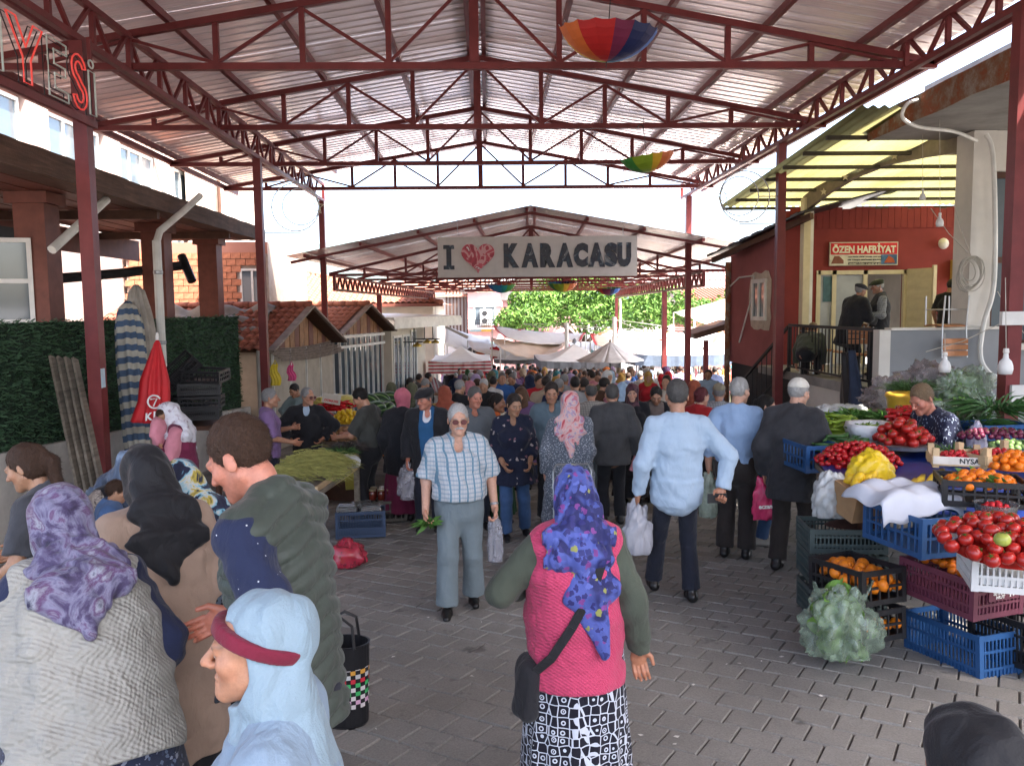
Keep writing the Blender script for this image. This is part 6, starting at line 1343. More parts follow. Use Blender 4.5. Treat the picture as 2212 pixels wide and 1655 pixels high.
for k in range(1500):
    a = rg.random(); b_ = rg.random(); p0 = c0+Vector((-.35+.7*a, -.45+.9*b_, .10+.14*math.sin(math.pi*a)*math.sin(math.pi*b_)+.03*rg.normal())); d = Vector((.9+.25*rg.normal(), -.1+.35*rg.normal(), .12*rg.normal()-.1)).normalized()*rg.uniform(.1, .24); s = Vector((0, .003, .003)); mb.add([p0-s, p0+s, p0+d*.6+s*.8+Vector((0, 0, .012)), p0+d-Vector((0, 0, .02)), p0+d*.6-s*.8+Vector((0, 0, .012))], [(0, 1, 2, 4), (4, 2, 3)])
tag(mb.build('stalk_pile', m_straw2, at=c0), 'pile of yellow green stalks on the low wooden table', 'stalks', kind='stuff')
for i, (u, v, y) in enumerate(((735, 985, 9.6), (755, 972, 9.9), (720, 1000, 9.3))): tuft(at(u, v, y), 300, .16, .13, [m_dill, mat('purple_basil', (.05, .04, .035), .7, 0, .4), m_dill][i], 'herb_bunch', ['green herb bunch beside the dark shirted man', 'dark purple herb bunch on the low table', 'green herb bunch in front of the purple one'][i], 'herbs', 60+i, .5, .006)
crumple(at(752, 1000, 9.2), .09, m_wbag, 'plastic_bag', 'small clear bag at the corner of the herb table', 'bag', 61, (1.2, .8, .8), .15, 20)
# stalls with heaps at the kiosk side
bk2 = empty('fruit_bank', (at(730, 1000, 13).x, 13, zg(13)), 'sloping fruit bank behind the man in the black sweater', 'stand')
MB().prism([at(640, 1000, 12.2), at(800, 1010, 11.6), at(860, 905, 15.5), at(700, 890, 15.5)], (0, 0, -.08)).build('sloping_board', m_oldplank, bk2)
MB().prism([at(640, 1004, 12.2), at(800, 1014, 11.6), at(800, 1090, 11.6), at(640, 1090, 12.2)], (0, .05, 0)).build('front_panel', m_brownwood, bk2)
hp(F_lem, 752, 912, 13.3, 40, .26, .22, .16, .075, 'lemon', 'yellow lemon heaped on the left fruit bank', 'lemon', 'lemons on the left bank', 71, m_lem); hp(F_pot, 735, 948, 12.6, 60, .36, .25, .14, .075, 'potato', 'brown potato heaped on the left fruit bank', 'potato', 'potatoes on the left bank', 72, m_pot)
hp(F_rp, 728, 884, 14.0, 36, .34, .22, .12, .06, 'red_pepper', 'red pepper heaped on the left fruit bank', 'pepper', 'red peppers on the left bank', 73, m_rpep, flat=True); hp(F_tom, 695, 905, 13.4, 20, .18, .15, .08, .08, 'tomato', 'tomato among garlic on the left fruit bank', 'tomato', 'tomatoes on the left bank', 74, m_tom)
crumple(at(735, 868, 14.3), .26, mat('yellow_film', (.55, .46, .12), .3, 0, .2), 'plastic_bag', 'yellow film bag spread over the red peppers', 'bag', 62, (1.3, .8, .4)); hp(F_org, 838, 980, 12.6, 24, .2, .16, .1, .08, 'orange', 'orange by the man in the dark shirt', 'orange', 'oranges on the left bank', 75, m_org)
def pat_wm(nt, vec, col):
    g = noise(nt, vec, 5, 2, .5); x, y, z = sep(nt, vec); an_ = mth(nt, 'ARCTAN2', x, z); s_ = mth(nt, 'SINE', mth(nt, 'ADD', mth(nt, 'MULTIPLY', an_, 9.0), mth(nt, 'MULTIPLY', g, 3.0))); return ramp(nt, s_, [(.45, (.012, .045, .012)), (.7, (.16, .27, .10))])
m_wm = mat('watermelon_skin', (.03, .1, .03), .3, 0, 0, pat=pat_wm)
for i, (u, v, y) in enumerate(((800, 868, 15.0), (822, 864, 15.4), (842, 862, 15.6), (812, 884, 14.6), (835, 885, 14.9))):
    c_ = at(u, v, y); mb = MB(); mb.ball((0, 0, 0), .15, 18, 12, (1, 1.3, 1)); o = mb.build('watermelon', m_wm, at=c_, smooth=True, local=True); o.rotation_euler = (.3, .6*i, 1.2+.4*i); tag(o, ['leftmost', 'second from left', 'rightmost', 'lower left', 'lower right'][i]+' of the striped watermelons on the left bank', 'watermelon', 'striped watermelons')
pc_ = at(716, 862, 13.6); pcd = MB(); pcd.box(pc_, (.3, .012, .16), Matrix.Rotation(.2, 3, 'Y')); pcd = pcd.build('price_card', mat('pale_card', (.5, .44, .36), .8), at=pc_); tag(pcd, 'hand written price card among the heaps at left', 'card'); text('lettering', 'DOMATES', .05, m_redc, pc_+Vector((0, -.01, -.03)), (1, 0, -.2), (.2, 0, 1), pcd, .001, .002)
# blue crate on the ground with boxes, jars beside it
g0 = gnd(775, 1165); crate('crate', .56, .40, .30, m_navyc, 'navy crate on the ground topped with plastic boxes', 'crate', 'crates on the left ground', g0+Vector((0, .2, 0)), .12, SLX, 0, 'slat')
g1 = gnd(838, 1130); crate('crate', .42, .36, .26, mat('grey_slat', (.10, .09, .075), .8, 0, .3), 'grey wooden slatted crate carrying honey jars', 'crate', 'crates on the left ground', g1+Vector((0, .2, 0)), .15, SLX, 0, 'open')
for i, (dx, dy) in enumerate(((-.14, -.05), (.12, -.04), (0, .1))):
    c_ = g0+Vector((dx, .2+dy, .33)); mb = MB(); mb.box(c_, (.24, .17, .06), Matrix.Rotation(.15*i, 3, 'Z'), .92); ob = mb.build('plastic_box', m_clear, at=c_); tag(ob, ['left', 'right', 'rear'][i]+' clear plastic box of dried fruit on the navy crate', 'box', 'clear boxes on the navy crate'); mb = MB(); mb.box(c_-Vector((0, 0, .006)), (.21, .14, .035), Matrix.Rotation(.15*i, 3, 'Z'), .9); mb.build('contents', mat('dark_dates', (.06, .025, .02), .5, 0, .5, 40), ob)
m_jar = mat('honey_jar', (.12, .02, .012), .12, 0, .2, spec=.8); m_lid = mat('brass_lid', (.42, .34, .2), .3, .5)
for i in range(7):
    c_ = g1+Vector((-.2+.11*(i % 4), .12+.13*(i//4), .27)); ob = MB().lathe([(.038, 0), (.045, .01), (.045, .1), (.036, .115)], c_, 12).build('honey_jar', m_jar, at=c_, smooth=True); tag(ob, ['front left jar', 'front second jar', 'front third jar', 'front right jar', 'rear left jar', 'rear middle jar', 'rear right jar'][i]+' of dark honey on the slatted crate', 'jar', 'honey jars on the slatted crate'); MB().lathe([(.04, .115), (.042, .118), (.042, .135), (.038, .138)], c_, 12).build('lid', m_lid, ob)
# yellow tote bag, red bag of oranges
tb0 = gnd(742, 1120); mb = MB(); c_ = tb0+Vector((0, 1.2, .3)); mb.box(c_, (.34, .12, .34), Matrix.Rotation(.2, 3, 'Z'), 1.08); ob = mb.build('tote_bag', mat('olive_yellow', (.30, .25, .04), .7), at=c_); tag(ob, 'olive yellow tote bag with tall handles by the low table', 'bag'); MB().tube([c_+Vector((.09*math.cos(t)+.02, 0, .17+.24*math.sin(t))) for t in [math.pi*k/10 for k in range(11)]], .012, 6).build('handle', MATS['olive_yellow'], ob)
rb0 = gnd(746, 1232); ob = crumple(rb0+Vector((0, .1, .11)), .15, mat('red_film', (.45, .03, .06), .2, 0, .3, 8, .6, 14, spec=.8, alpha=.72), 'carrier_bag', 'red plastic bag of oranges lying on the pavers', 'bag', 65, (1, .7, .8), .2, 36)
heap(F_org, 9, rb0+Vector((0, .1, .05)), .08, .06, .1, .08, 'orange', 'orange inside the red bag on the pavers', 'orange', 'oranges in the red bag', 66)
# woven plastic basket by the near women
wk = gnd(748, 1562)
def pat_weave(nt, vec, col):
    x, y, z = sep(nt, vec); an_ = mth(nt, 'ARCTAN2', x, y); s_ = mth(nt, 'MULTIPLY', an_, 13/math.pi); r_ = mth(nt, 'FLOOR', mth(nt, 'MULTIPLY', z, 1/.024)); chk = mth(nt, 'MODULO', mth(nt, 'ADD', mth(nt, 'FLOOR', mth(nt, 'ADD', s_, 40.0)), r_), 2.0)
    w_ = nt.nodes.new('ShaderNodeTexWhiteNoise'); w_.noise_dimensions = '1D'; nt.links.new(r_, w_.inputs['W']); cc = ramp(nt, w_.outputs[0], [(0, (.5, .5, .5)), (.25, (.5, .03, .05)), (.45, (.6, .55, .55)), (.6, (.05, .4, .12)), (.75, (.6, .3, .05)), (.9, (.6, .35, .5))], 'CONSTANT')
    zone = mth(nt, 'MULTIPLY', mth(nt, 'GREATER_THAN', z, .12), mth(nt, 'LESS_THAN', z, .34)); return mixc(nt, mth(nt, 'MULTIPLY', chk, zone), (.012, .012, .014), cc)
m_weave = mat('woven_plastic', (.1, .1, .1), .4, 0, 0, pat=pat_weave)
bsk = MB(); bsk.lathe([(.11, 0), (.125, .02), (.135, .3), (.14, .46), (.145, .47), (.135, .47), (.125, .3), (.11, .03), (1e-4, .02)], (0, 0, 0), 30, None, 1.0, .72); bo = bsk.build('woven_basket', m_weave, at=wk, local=True); tag(bo, 'black woven plastic basket with a bright checked band', 'basket')
for s in (-1, 1): h_ = MB(); h_.tube([(-.07, s*.09, .46), (-.06, s*.07, .58), (0, s*.05, .62), (.06, s*.07, .58), (.07, s*.09, .46)], .009, 6); ob = h_.build('handle', m_black, bo, local=True)
# ================================================================== people: bodies and clothes grown from distance fields
def smin(a, b, k):
    h = np.clip(.5+.5*(b-a)/k, 0, 1); return b*(1-h)+a*h-k*h*(1-h)
def surface_nets(F, lo, h):
    S = F < 0; nx, ny, nz = F.shape
    c = np.zeros((nx-1, ny-1, nz-1), np.uint8)
    for i in (0, 1):
        for j in (0, 1):
            for k in (0, 1): c += S[i:nx-1+i, j:ny-1+j, k:nz-1+k]
    act = (c > 0) & (c < 8); idx = np.argwhere(act); m_ = len(idx)
    if m_ == 0: return np.zeros((0, 3)), np.zeros((0, 4), int)
    ID = np.full(act.shape, -1, np.int32); ID[act] = np.arange(m_); acc = np.zeros((m_, 3)); cnt = np.zeros(m_)
    cor = [(i, j, k) for i in (0, 1) for j in (0, 1) for k in (0, 1)]
    vals = {o: F[idx[:, 0]+o[0], idx[:, 1]+o[1], idx[:, 2]+o[2]] for o in cor}
    for a in cor:
        for ax in range(3):
            if a[ax]: continue
            b = list(a); b[ax] = 1; b = tuple(b); f0, f1 = vals[a], vals[b]; mk = (f0 < 0) != (f1 < 0)
            t = f0[mk]/(f0[mk]-f1[mk]); p = np.tile(np.array(a, float), (mk.sum(), 1)); p[:, ax] = t; acc[mk] += p; cnt[mk] += 1
    V = (idx+acc/cnt[:, None])*h+np.array(lo); Q = []
    for ax in range(3):
        sl0 = [slice(None)]*3; sl1 = [slice(None)]*3; sl0[ax] = slice(0, -1); sl1[ax] = slice(1, None)
        o1, o2 = (ax+1) % 3, (ax+2) % 3
        ch = S[tuple(sl0)] != S[tuple(sl1)]; e = np.argwhere(ch)
        e = e[(e[:, o1] > 0) & (e[:, o2] > 0) & (e[:, o1] < F.shape[o1]-1) & (e[:, o2] < F.shape[o2]-1)]
        if not len(e): continue
        ins = S[e[:, 0], e[:, 1], e[:, 2]]
        def cell(d1, d2): q = e.copy(); q[:, o1] -= d1; q[:, o2] -= d2; return ID[q[:, 0], q[:, 1], q[:, 2]]
        q = np.stack([cell(1, 1), cell(0, 1), cell(0, 0), cell(1, 0)], 1); q[~ins] = q[~ins][:, ::-1]; Q.append(q)
    return V, np.concatenate(Q)
class Lay:
    """a solid made of blended cones and ellipsoids; realised as one closed mesh"""
    def __init__(s): s.ops = []; s.lo = np.full(3, 99.); s.hi = np.full(3, -99.)
    def _b(s, lo, hi, grow=True):
        lo, hi = np.array(lo), np.array(hi)
        if grow: s.lo = np.minimum(s.lo, lo); s.hi = np.maximum(s.hi, hi)
        return lo, hi
    def cone(s, a, b, ra, rb, k=.02, ca=False, cb=False, neg=False):
        a, b = np.array(a, float), np.array(b, float); r = max(ra, rb); lo, hi = s._b(np.minimum(a, b)-r, np.maximum(a, b)+r, not neg)
        d = b-a; L2 = max(d@d, 1e-9); dn = d/math.sqrt(L2)
        def f(X, Y, Z):
            x, y, z = X-a[0], Y-a[1], Z-a[2]; t = np.clip((x*d[0]+y*d[1]+z*d[2])/L2, 0, 1)
            D = np.sqrt((x-t*d[0])**2+(y-t*d[1])**2+(z-t*d[2])**2)-(ra+(rb-ra)*t)
            if cb: D = np.maximum(D, (X-b[0])*dn[0]+(Y-b[1])*dn[1]+(Z-b[2])*dn[2])
            if ca: D = np.maximum(D, -((X-a[0])*dn[0]+(Y-a[1])*dn[1]+(Z-a[2])*dn[2]))
            return D
        s.ops.append(('n' if neg else 'u', f, lo, hi, k)); return s
    def tcone(s, a, b, ra, rb, ux, uy, k=.05):
        a, b, ux, uy = (np.array(q, float) for q in (a, b, ux, uy)); r = max(*ra, *rb); lo, hi = s._b(np.minimum(a, b)-r, np.maximum(a, b)+r)
        d = b-a; L2 = d@d; w_ = d/math.sqrt(L2)
        def f(X, Y, Z):
            x, y, z = X-a[0], Y-a[1], Z-a[2]; t = np.clip((x*d[0]+y*d[1]+z*d[2])/L2, 0, 1)
            x, y, z = x-t*d[0], y-t*d[1], z-t*d[2]; ru = ra[0]+(rb[0]-ra[0])*t; rv = ra[1]+(rb[1]-ra[1])*t
            pu = (x*ux[0]+y*ux[1]+z*ux[2])/ru; pv = (x*uy[0]+y*uy[1]+z*uy[2])/rv; pw = (x*w_[0]+y*w_[1]+z*w_[2])/np.minimum(ru, rv)
            return (np.sqrt(pu*pu+pv*pv+pw*pw)-1)*np.minimum(ru, rv)
        s.ops.append(('u', f, lo, hi, k)); return s
    def ell(s, c, r, Rm=None, k=.02, neg=False):
        c, r = np.array(c, float), np.array(r, float); Rm = np.eye(3) if Rm is None else np.array(Rm); e = np.sqrt(((Rm*r[None, :])**2).sum(1)); lo, hi = s._b(c-e, c+e, not neg)
        def f(X, Y, Z):
            x, y, z = X-c[0], Y-c[1], Z-c[2]; q = [(Rm[0, i]*x+Rm[1, i]*y+Rm[2, i]*z)/r[i] for i in range(3)]
            k0 = np.sqrt(q[0]**2+q[1]**2+q[2]**2); return (k0-1)*min(r)*.5+(k0-1)*k0/np.maximum(np.sqrt((q[0]/r[0])**2+(q[1]/r[1])**2+(q[2]/r[2])**2), 1e-6)*.5
        s.ops.append(('n' if neg else 'u', f, lo, hi, k)); return s
    def cut(s, p, n, k=.006):            # remove the side n points to
        p, n = np.array(p, float), np.array(n, float); n = n/np.linalg.norm(n)
        s.ops.append(('c', lambda X, Y, Z: (X-p[0])*n[0]+(Y-p[1])*n[1]+(Z-p[2])*n[2], None, None, k)); return s
    def disp(s, fn): s.ops.append(('d', fn, None, None, 0)); return s
    def mask(s, fn, k=.008): s.ops.append(('c', fn, None, None, k)); return s
    def real(s, h):
        mg = 3*h+.012; lo = s.lo-mg; n = np.ceil((s.hi+mg-lo)/h).astype(int)+1; F = np.full(n, .5, np.float32)
        ax = [(lo[i]+h*np.arange(n[i])).astype(np.float32) for i in range(3)]
        G = lambda s0, s1, s2: (ax[0][s0][:, None, None], ax[1][s1][None, :, None], ax[2][s2][None, None, :])
        full = (slice(None),)*3
        for op, f, bl_, bh_, k in s.ops:
            if op in 'un':
                m2 = max(k, 0)+2.5*h+.004; i0 = np.maximum(0, np.floor((bl_-m2-lo)/h).astype(int)); i1 = np.minimum(n, np.ceil((bh_+m2-lo)/h).astype(int)+1)
                if (i1 <= i0).any(): continue
                sl = tuple(slice(a, b) for a, b in zip(i0, i1)); D = f(*G(*sl))
                F[sl] = smin(F[sl], D, k) if op == 'u' else -smin(-F[sl], D, k)
            elif op == 'c': F = -smin(-F, -f(*G(*full)), k)
            else: F = F+f(*G(*full))
        F[0] = F[-1] = .5; F[:, 0] = F[:, -1] = .5; F[:, :, 0] = F[:, :, -1] = .5
        return surface_nets(F, lo, h)
def wrinkle(seed, amp, fr=14.0, aniso=(1, 1, 1)):
    rg = np.random.default_rng(seed); K = rg.normal(size=(5, 3))*fr*np.array(aniso); K2 = rg.normal(size=(5, 3))*fr*.5; ph = rg.random(5)*6.3
    def f(X, Y, Z):
        r = 0
        for k, k2, p in zip(K, K2, ph): r = r+np.sin(k[0]*X+k[1]*Y+k[2]*Z+p+1.3*np.sin(k2[0]*X+k2[1]*Y+k2[2]*Z))
        return (amp/2.2)*r
    return f
def np_mesh(name, parts, mats):
    """parts: [(V, Q, slot, colours or None)] joined into one smooth mesh"""
    Vs, Qs, Ms, Cs = [], [], [], []; n = 0; anyc = any(p[3] is not None for p in parts)
    for V, Q, sl, C in parts:
        if len(V) == 0: continue
        Vs.append(V); Qs.append(Q+n); Ms.append(np.full(len(Q), sl, np.int32)); n += len(V)
        if anyc: Cs.append(C if C is not None else np.ones((len(V), 3))*.5)
    V, Q, Mi = np.concatenate(Vs), np.concatenate(Qs), np.concatenate(Ms); me = bpy.data.meshes.new(name)
    me.vertices.add(len(V)); me.vertices.foreach_set('co', V.astype(np.float32).ravel()); me.loops.add(len(Q)*4); me.loops.foreach_set('vertex_index', Q.astype(np.int32).ravel())
    me.polygons.add(len(Q)); me.polygons.foreach_set('loop_start', np.arange(0, len(Q)*4, 4, dtype=np.int32)); me.polygons.foreach_set('loop_total', np.full(len(Q), 4, np.int32))
    me.polygons.foreach_set('material_index', Mi); me.polygons.foreach_set('use_smooth', np.ones(len(Q), bool))
    if anyc:
        at_ = me.color_attributes.new('skin', 'FLOAT_COLOR', 'POINT'); C = np.concatenate(Cs); at_.data.foreach_set('color', np.concatenate([C, np.ones((len(C), 1))], 1).astype(np.float32).ravel())
    for m_ in mats: me.materials.append(m_)
    me.update(calc_edges=True); return me
# skin takes its tint (lips, brows, eyes, stubble) from the mesh
m_skin = bpy.data.materials.new('skin'); m_skin.use_nodes = True; _n = m_skin.node_tree; _b = _n.nodes['Principled BSDF']; _a = _n.nodes.new('ShaderNodeVertexColor'); _a.layer_name = 'skin'
_c = mixc(_n, 1.0, _a.outputs[0], ramp(_n, noise(_n, coords(_n), 55, 4, .7), [(.3, (.82, .78, .76)), (.7, (1.1, 1.06, 1.04))]), 'MULTIPLY'); _n.links.new(_c, _b.inputs['Base Color']); _b.inputs['Roughness'].default_value = .5
_b.inputs['Subsurface Weight'].default_value = .12; _b.inputs['Subsurface Radius'].default_value = (.01, .004, .002)
_bp = _n.nodes.new('ShaderNodeBump'); _bp.inputs['Strength'].default_value = .25; _bp.inputs['Distance'].default_value = .004; _n.links.new(noise(_n, coords(_n), 120, 4, .7), _bp.inputs['Height']); _n.links.new(_bp.outputs[0], _b.inputs['Normal'])
def ik(a, t, l1, l2, pole):
    a, t = np.array(a, float), np.array(t, float); d = t-a; L = np.linalg.norm(d); mx_ = (l1+l2)*.999
    if L > mx_: d = d/L*mx_; t = a+d; L = mx_
    x = (l1*l1-l2*l2+L*L)/(2*L); y = math.sqrt(max(0, l1*l1-x*x)); dn = d/L; p = np.array(pole, float); p = p-dn*(p@dn); p /= max(np.linalg.norm(p), 1e-6)
    return a+dn*x+p*y, t
def rot(ax, a): return np.array(Matrix.Rotation(a, 3, ax))
class Skel:
    """joints in the person's own frame: x to the right, y ahead, z up, feet on z = 0"""
    def __init__(s, H=1.7, lean=0, side=0, twist=0, head=(0, 0, 0), hands=None, feet=None, drop=0.0, fat=1.0, female=False, elbows=None, sit=False, shw=1.0):
        k = H/1.70; s.k = k; s.fat = fat; s.fem = female; V = np.array
        s.P = V([0, -.02, .905-drop])*k; s.T = rot('Z', twist) @ rot('Y', side) @ rot('X', -lean); T = lambda x, y, z: s.P+s.T @ (V([x, y, z])*k); s.t = T
        sw = (.158 if female else .176)*shw; s.sh = {1: T(sw, -.01, .452), -1: T(-sw, -.01, .452)}; s.neck = T(0, -.012, .515)
        yaw, pit, rol = head; s.Hr = s.T @ rot('X', lean*.75) @ rot('Z', yaw) @ rot('X', -pit) @ rot('Y', rol); s.hc = s.neck+s.T @ V([0, .012, .035])*k+s.Hr @ V([0, .028, .128])*k
        hands = hands or {}; feet = feet or {}; elbows = elbows or {}; s.el, s.wr = {}, {}
        Tr = rot('Z', twist) @ rot('X', -lean*.35)
        for sd in (1, -1):
            h = hands.get(sd, (.07, .06, -.5)); tgt = s.sh[sd]+Tr @ (V([h[0]*sd, h[1], h[2]])*k); pole = elbows.get(sd, (.45, -1, -.1)); s.el[sd], s.wr[sd] = ik(s.sh[sd], tgt, .285*k, .25*k, Tr @ V([pole[0]*sd, pole[1], pole[2]]))
        s.hip, s.kn, s.an = {}, {}, {}
        for sd in (1, -1):
            f = feet.get(sd, (.10, 0, 0)); s.hip[sd] = s.P+V([.085*sd, 0, -.02])*k; s.kn[sd], s.an[sd] = ik(s.hip[sd], V([f[0]*sd, f[1], f[2]+.085])*k, .42*k, .40*k, (.05*sd, 1, 0))
    def hp(s, x, y, z): return s.hc+s.Hr @ (np.array([x, y, z])*s.k)
def L_torso(l, s, off=0.0, bulge=1.0, top=True, low=-.08):
    k, T, fa = s.k, s.t, s.fat; ux, uy = s.T[:, 0], s.T[:, 1]; o = off; fm = s.fem
    R_ = lambda a, b: (a*k*fa+o, b*k*fa+o)
    l.tcone(T(0, 0, low), T(0, .0, .14), R_(.158 if fm else .152, .118), R_(.138 if fm else .150, .110), ux, uy, .05)
    l.tcone(T(0, 0, .14), T(0, .0, .33), R_(.138 if fm else .150, .110), R_(.148 if fm else .163, .114), ux, uy, .05)
    if top:
        l.tcone(T(0, 0, .33), T(0, -.012, .425), R_(.148 if fm else .163, .114), (.135*k+o, .082*k+o), ux, uy, .05)
        for sd in (1, -1): l.cone(s.neck+s.T @ np.array([0, -.01, -.005])*k, s.sh[sd]+s.T @ np.array([-.015*sd, 0, .012])*k, .050*k+o*.8, .046*k+o*.8, .05)
    if fm and top:
        for sd in (1, -1): l.ell(T(.07*sd, .095*fa, .29), np.array([.075, .065, .075])*k*fa**.5+o, s.T, .05)
    if fa > 1.12 and off > 0: l.ell(T(0, .05*fa, .10), np.array([.15, .13, .16])*k*fa*.92+o, s.T, .08)
    return l
def L_arm(l, s, sd, off=0.0, to=1.0, frm=0.0, loose=1.0):
    """sleeve from the shoulder to a fraction of the arm: 0.5 = elbow, 1 = wrist"""
    k = s.k; fa = s.fat**.5; a, e, w_ = s.sh[sd], s.el[sd], s.wr[sd]; ru, re, rw = .051*k*fa+off, .045*k*fa+off*loose, .031*k*fa+off*loose
    if to <= .5: b = a+(e-a)*(to/.5); l.cone(a, b, ru, ru+(re-ru)*to/.5+off*.5, .045, cb=True)
    else:
        l.cone(a, e, ru, re, .045); b = e+(w_-e)*((to-.5)/.5); l.cone(e, b, re, re+(rw-re)*((to-.5)/.5), .025, cb=to <= 1.0)
    return l
def L_legs(l, s, off=0.0, to=.97, flare=1.0, seat=True):
    k, fa = s.k, s.fat**.6
    if seat: l.tcone(s.t(0, 0, .06), s.t(0, -.01, -.06), (.148*k*s.fat+off, .112*k*s.fat+off), (.154*k*s.fat+off, .120*k*s.fat+off), s.T[:, 0], s.T[:, 1], .05)
    for sd in (1, -1):
        h, n, a = s.hip[sd], s.kn[sd], s.an[sd]; b = n+(a-n)*to; l.cone(h, n, .081*k*fa+off, .056*k*fa+off, .04); l.cone(n, b, .056*k*fa+off, (.047*k+off)*flare, .03, cb=True)
    return l
def L_skirt(l, s, zt, zb, r0, r1, pleat=.012, np_=13, seed=0, dep=.78, cy=0.0):
    """skirt or long coat: elliptical cone with folds deepening to the hem"""
    k = s.k; a, b = np.array([s.P[0], s.P[1]+.0, zt]), np.array([0, cy, zb]); lo, hi = l._b((min(a[0], b[0])-r1-.03, min(a[1], b[1])-r1-.03, zb-.02), (max(a[0], b[0])+r1+.03, max(a[1], b[1])+r1+.03, zt+.02)); rg = np.random.default_rng(seed); ph = rg.random(4)*6.3
    def f(X, Y, Z):
        t = np.clip((a[2]-Z)/(a[2]-b[2]), 0, 1); x = X-(a[0]+(b[0]-a[0])*t); y = (Y-(a[1]+(b[1]-a[1])*t))/dep; th = np.arctan2(y, x)
        r = r0+(r1-r0)*t**.8+pleat*t*(np.sin(np_*th+ph[0]+2*t)+.6*np.sin((np_//2)*th+ph[1]-t))
        return np.maximum((np.sqrt(x*x+y*y)-r)*.8, np.maximum(Z-zt, zb-Z))
    l.ops.append(('u', f, lo, hi, .04)); return l
def L_head(l, s, ears=True):
    h, k, Rm = s.hp, s.k, s.Hr; E = lambda c, r, kk=.02, neg=False, R2=None: l.ell(h(*c), np.array(r)*k, Rm if R2 is None else Rm @ R2, kk*k, neg)
    l.cone(h(0, -.028, -.075), s.neck-np.array([0, 0, .03])*k, .050*k, .058*k, .03)
    E((0, -.014, .032), (.074, .093, .086)); E((0, .030, -.030), (.060, .060, .082), .03)
    for x in (1, -1):
        l.cone(h(.050*x, -.002, -.052), h(.012*x, .068, -.094), .020*k, .018*k, .03); E((.042*x, .060, -.022), (.022, .020, .020), .025)
        if ears: E((.0795*x, -.014, -.010), (.007, .018, .031), .006, R2=rot('Z', -.4*x))
    l.cone(h(-.038, .080, .021), h(.038, .080, .021), .012*k, .012*k, .014*k)
    for x in (1, -1): E((.031*x, .103, .001), (.020, .021, .0125), .010, True); E((.031*x, .0755, .0015), (.0135, .0135, .0115), .004); l.cone(h(.018*x, .088, .009), h(.044*x, .083, .0075), .0038*k, .0034*k, .005)
    l.cone(h(0, .087, .014), h(0, .117, -.027), .0088*k, .0125*k, .007); E((.0115, .100, -.032), (.0085, .011, .008), .008); E((-.0115, .100, -.032), (.0085, .011, .008), .008)
    E((0, .086, -.060), (.024, .012, .0075), .008); E((0, .085, -.0735), (.021, .012, .0075), .008); E((0, .10, -.0665), (.026, .016, .003), .003, True); [l.cone(h(.019*x, .098, -.035), h(.031*x, .082, -.066), .002*k, .0015*k, .006, neg=True) for x in (1, -1)]; E((0, .076, -.098), (.022, .018, .017), .02)
    return l
def head_colour(s, V, skin, brow, lips=.6, stubble=0.0, beard=None, iris=(.03, .018, .01)):
    q = (V-s.hc) @ s.Hr/s.k; C = np.tile(np.array(skin), (len(V), 1)); x, y, z = np.abs(q[:, 0]), q[:, 1], q[:, 2]
    bl = lambda w_, c: C+(np.array(c)-C)*np.clip(w_, 0, 1)[:, None]
    C = bl(.45*np.exp(-((x-.045)/.02)**2-((z+.03)/.025)**2)*(y > .03), np.array(skin)*[1.12, .78, .72]); C = bl(.35*np.exp(-(x/.014)**2-((z+.03)/.016)**2)*(y > .09), np.array(skin)*[1.1, .74, .68])
    C = bl(stubble*((z < -.035) & (y > -.01) & (z > -.13)), np.array(skin)*.5+np.array(brow)*.3)
    lip = np.exp(-(x/.019)**4-((z+.066)/.0115)**4)*(y > .075); C = bl(lip*lips, np.array(skin)*[.85, .45, .42])
    eye = np.sqrt(((x-.031)/.0125)**2+((z-.001)/.0058)**2) < 1; C = bl((eye & (y > .07)).astype(float), (.52, .48, .44)); ir = np.sqrt(((x-.031)/.0062)**2+((z-.001)/.0062)**2) < 1; C = bl((ir & eye & (y > .07)).astype(float), iris)
    ring = np.sqrt(((x-.031)/.0165)**2+((z-.001)/.0095)**2) < 1; C = bl((ring & ~eye & (y > .06))*.45, np.array(skin)*.45)
    br = np.exp(-((x-.032)/.019)**4-((z-.0215-.05*(x-.03))/.0048)**4)*(y > .06); C = bl(br*.85, brow)
    return C
def L_hand(l, s, sd, d=None, n=None, curl=(.35, .5, .5, .55), thumb=.5, spread=.2, grip=False):
    k = s.k; w_ = s.wr[sd]; fo = w_-s.el[sd]; fo /= np.linalg.norm(fo); d = fo if d is None else np.array(d, float)/np.linalg.norm(d)
    n = np.array([-sd, .15, 0.]) if n is None else np.array(n, float); n = n-d*(n@d); n /= np.linalg.norm(n); ac = np.cross(d, n); fw = np.array([0, 1., .3]); ac = ac if ac@fw > 0 else -ac      # across, thumb side
    Rm = np.stack([ac, d, n], 1); l.cone(w_-fo*.03*k, w_+d*.02*k, .027*k, .024*k, .02)
    l.ell(w_+d*.052*k, np.array([.040, .052, .016])*k, Rm, .015)
    for i, (o, L, c) in enumerate(zip((.029, .010, -.010, -.028), (.92, 1.0, .94, .76), curl)):
        p = w_+(d*.088+ac*o)*k; dd = d+ac*spread*o*8; dd /= np.linalg.norm(dd); th = 0
        for j, (sl, r) in enumerate(((.042, .0095), (.027, .0088), (.022, .0078))):
            th += c*(1 if j == 0 else 1.15); v = dd*math.cos(th)+n*math.sin(th); q = p+v*sl*L*k; l.cone(p, q, r*k, r*k*.92, .004); p = q
    p = w_+(d*.022+ac*.028)*k; v = d*.72+ac*.62+n*thumb*.5; v /= np.linalg.norm(v); q = p+v*.045*k; l.cone(p, q, .014*k, .0105*k, .012); v2 = d*.85+ac*.12+n*thumb*.8; v2 /= np.linalg.norm(v2); l.cone(q, q+v2*.035*k, .0105*k, .0085*k, .004)
    return l
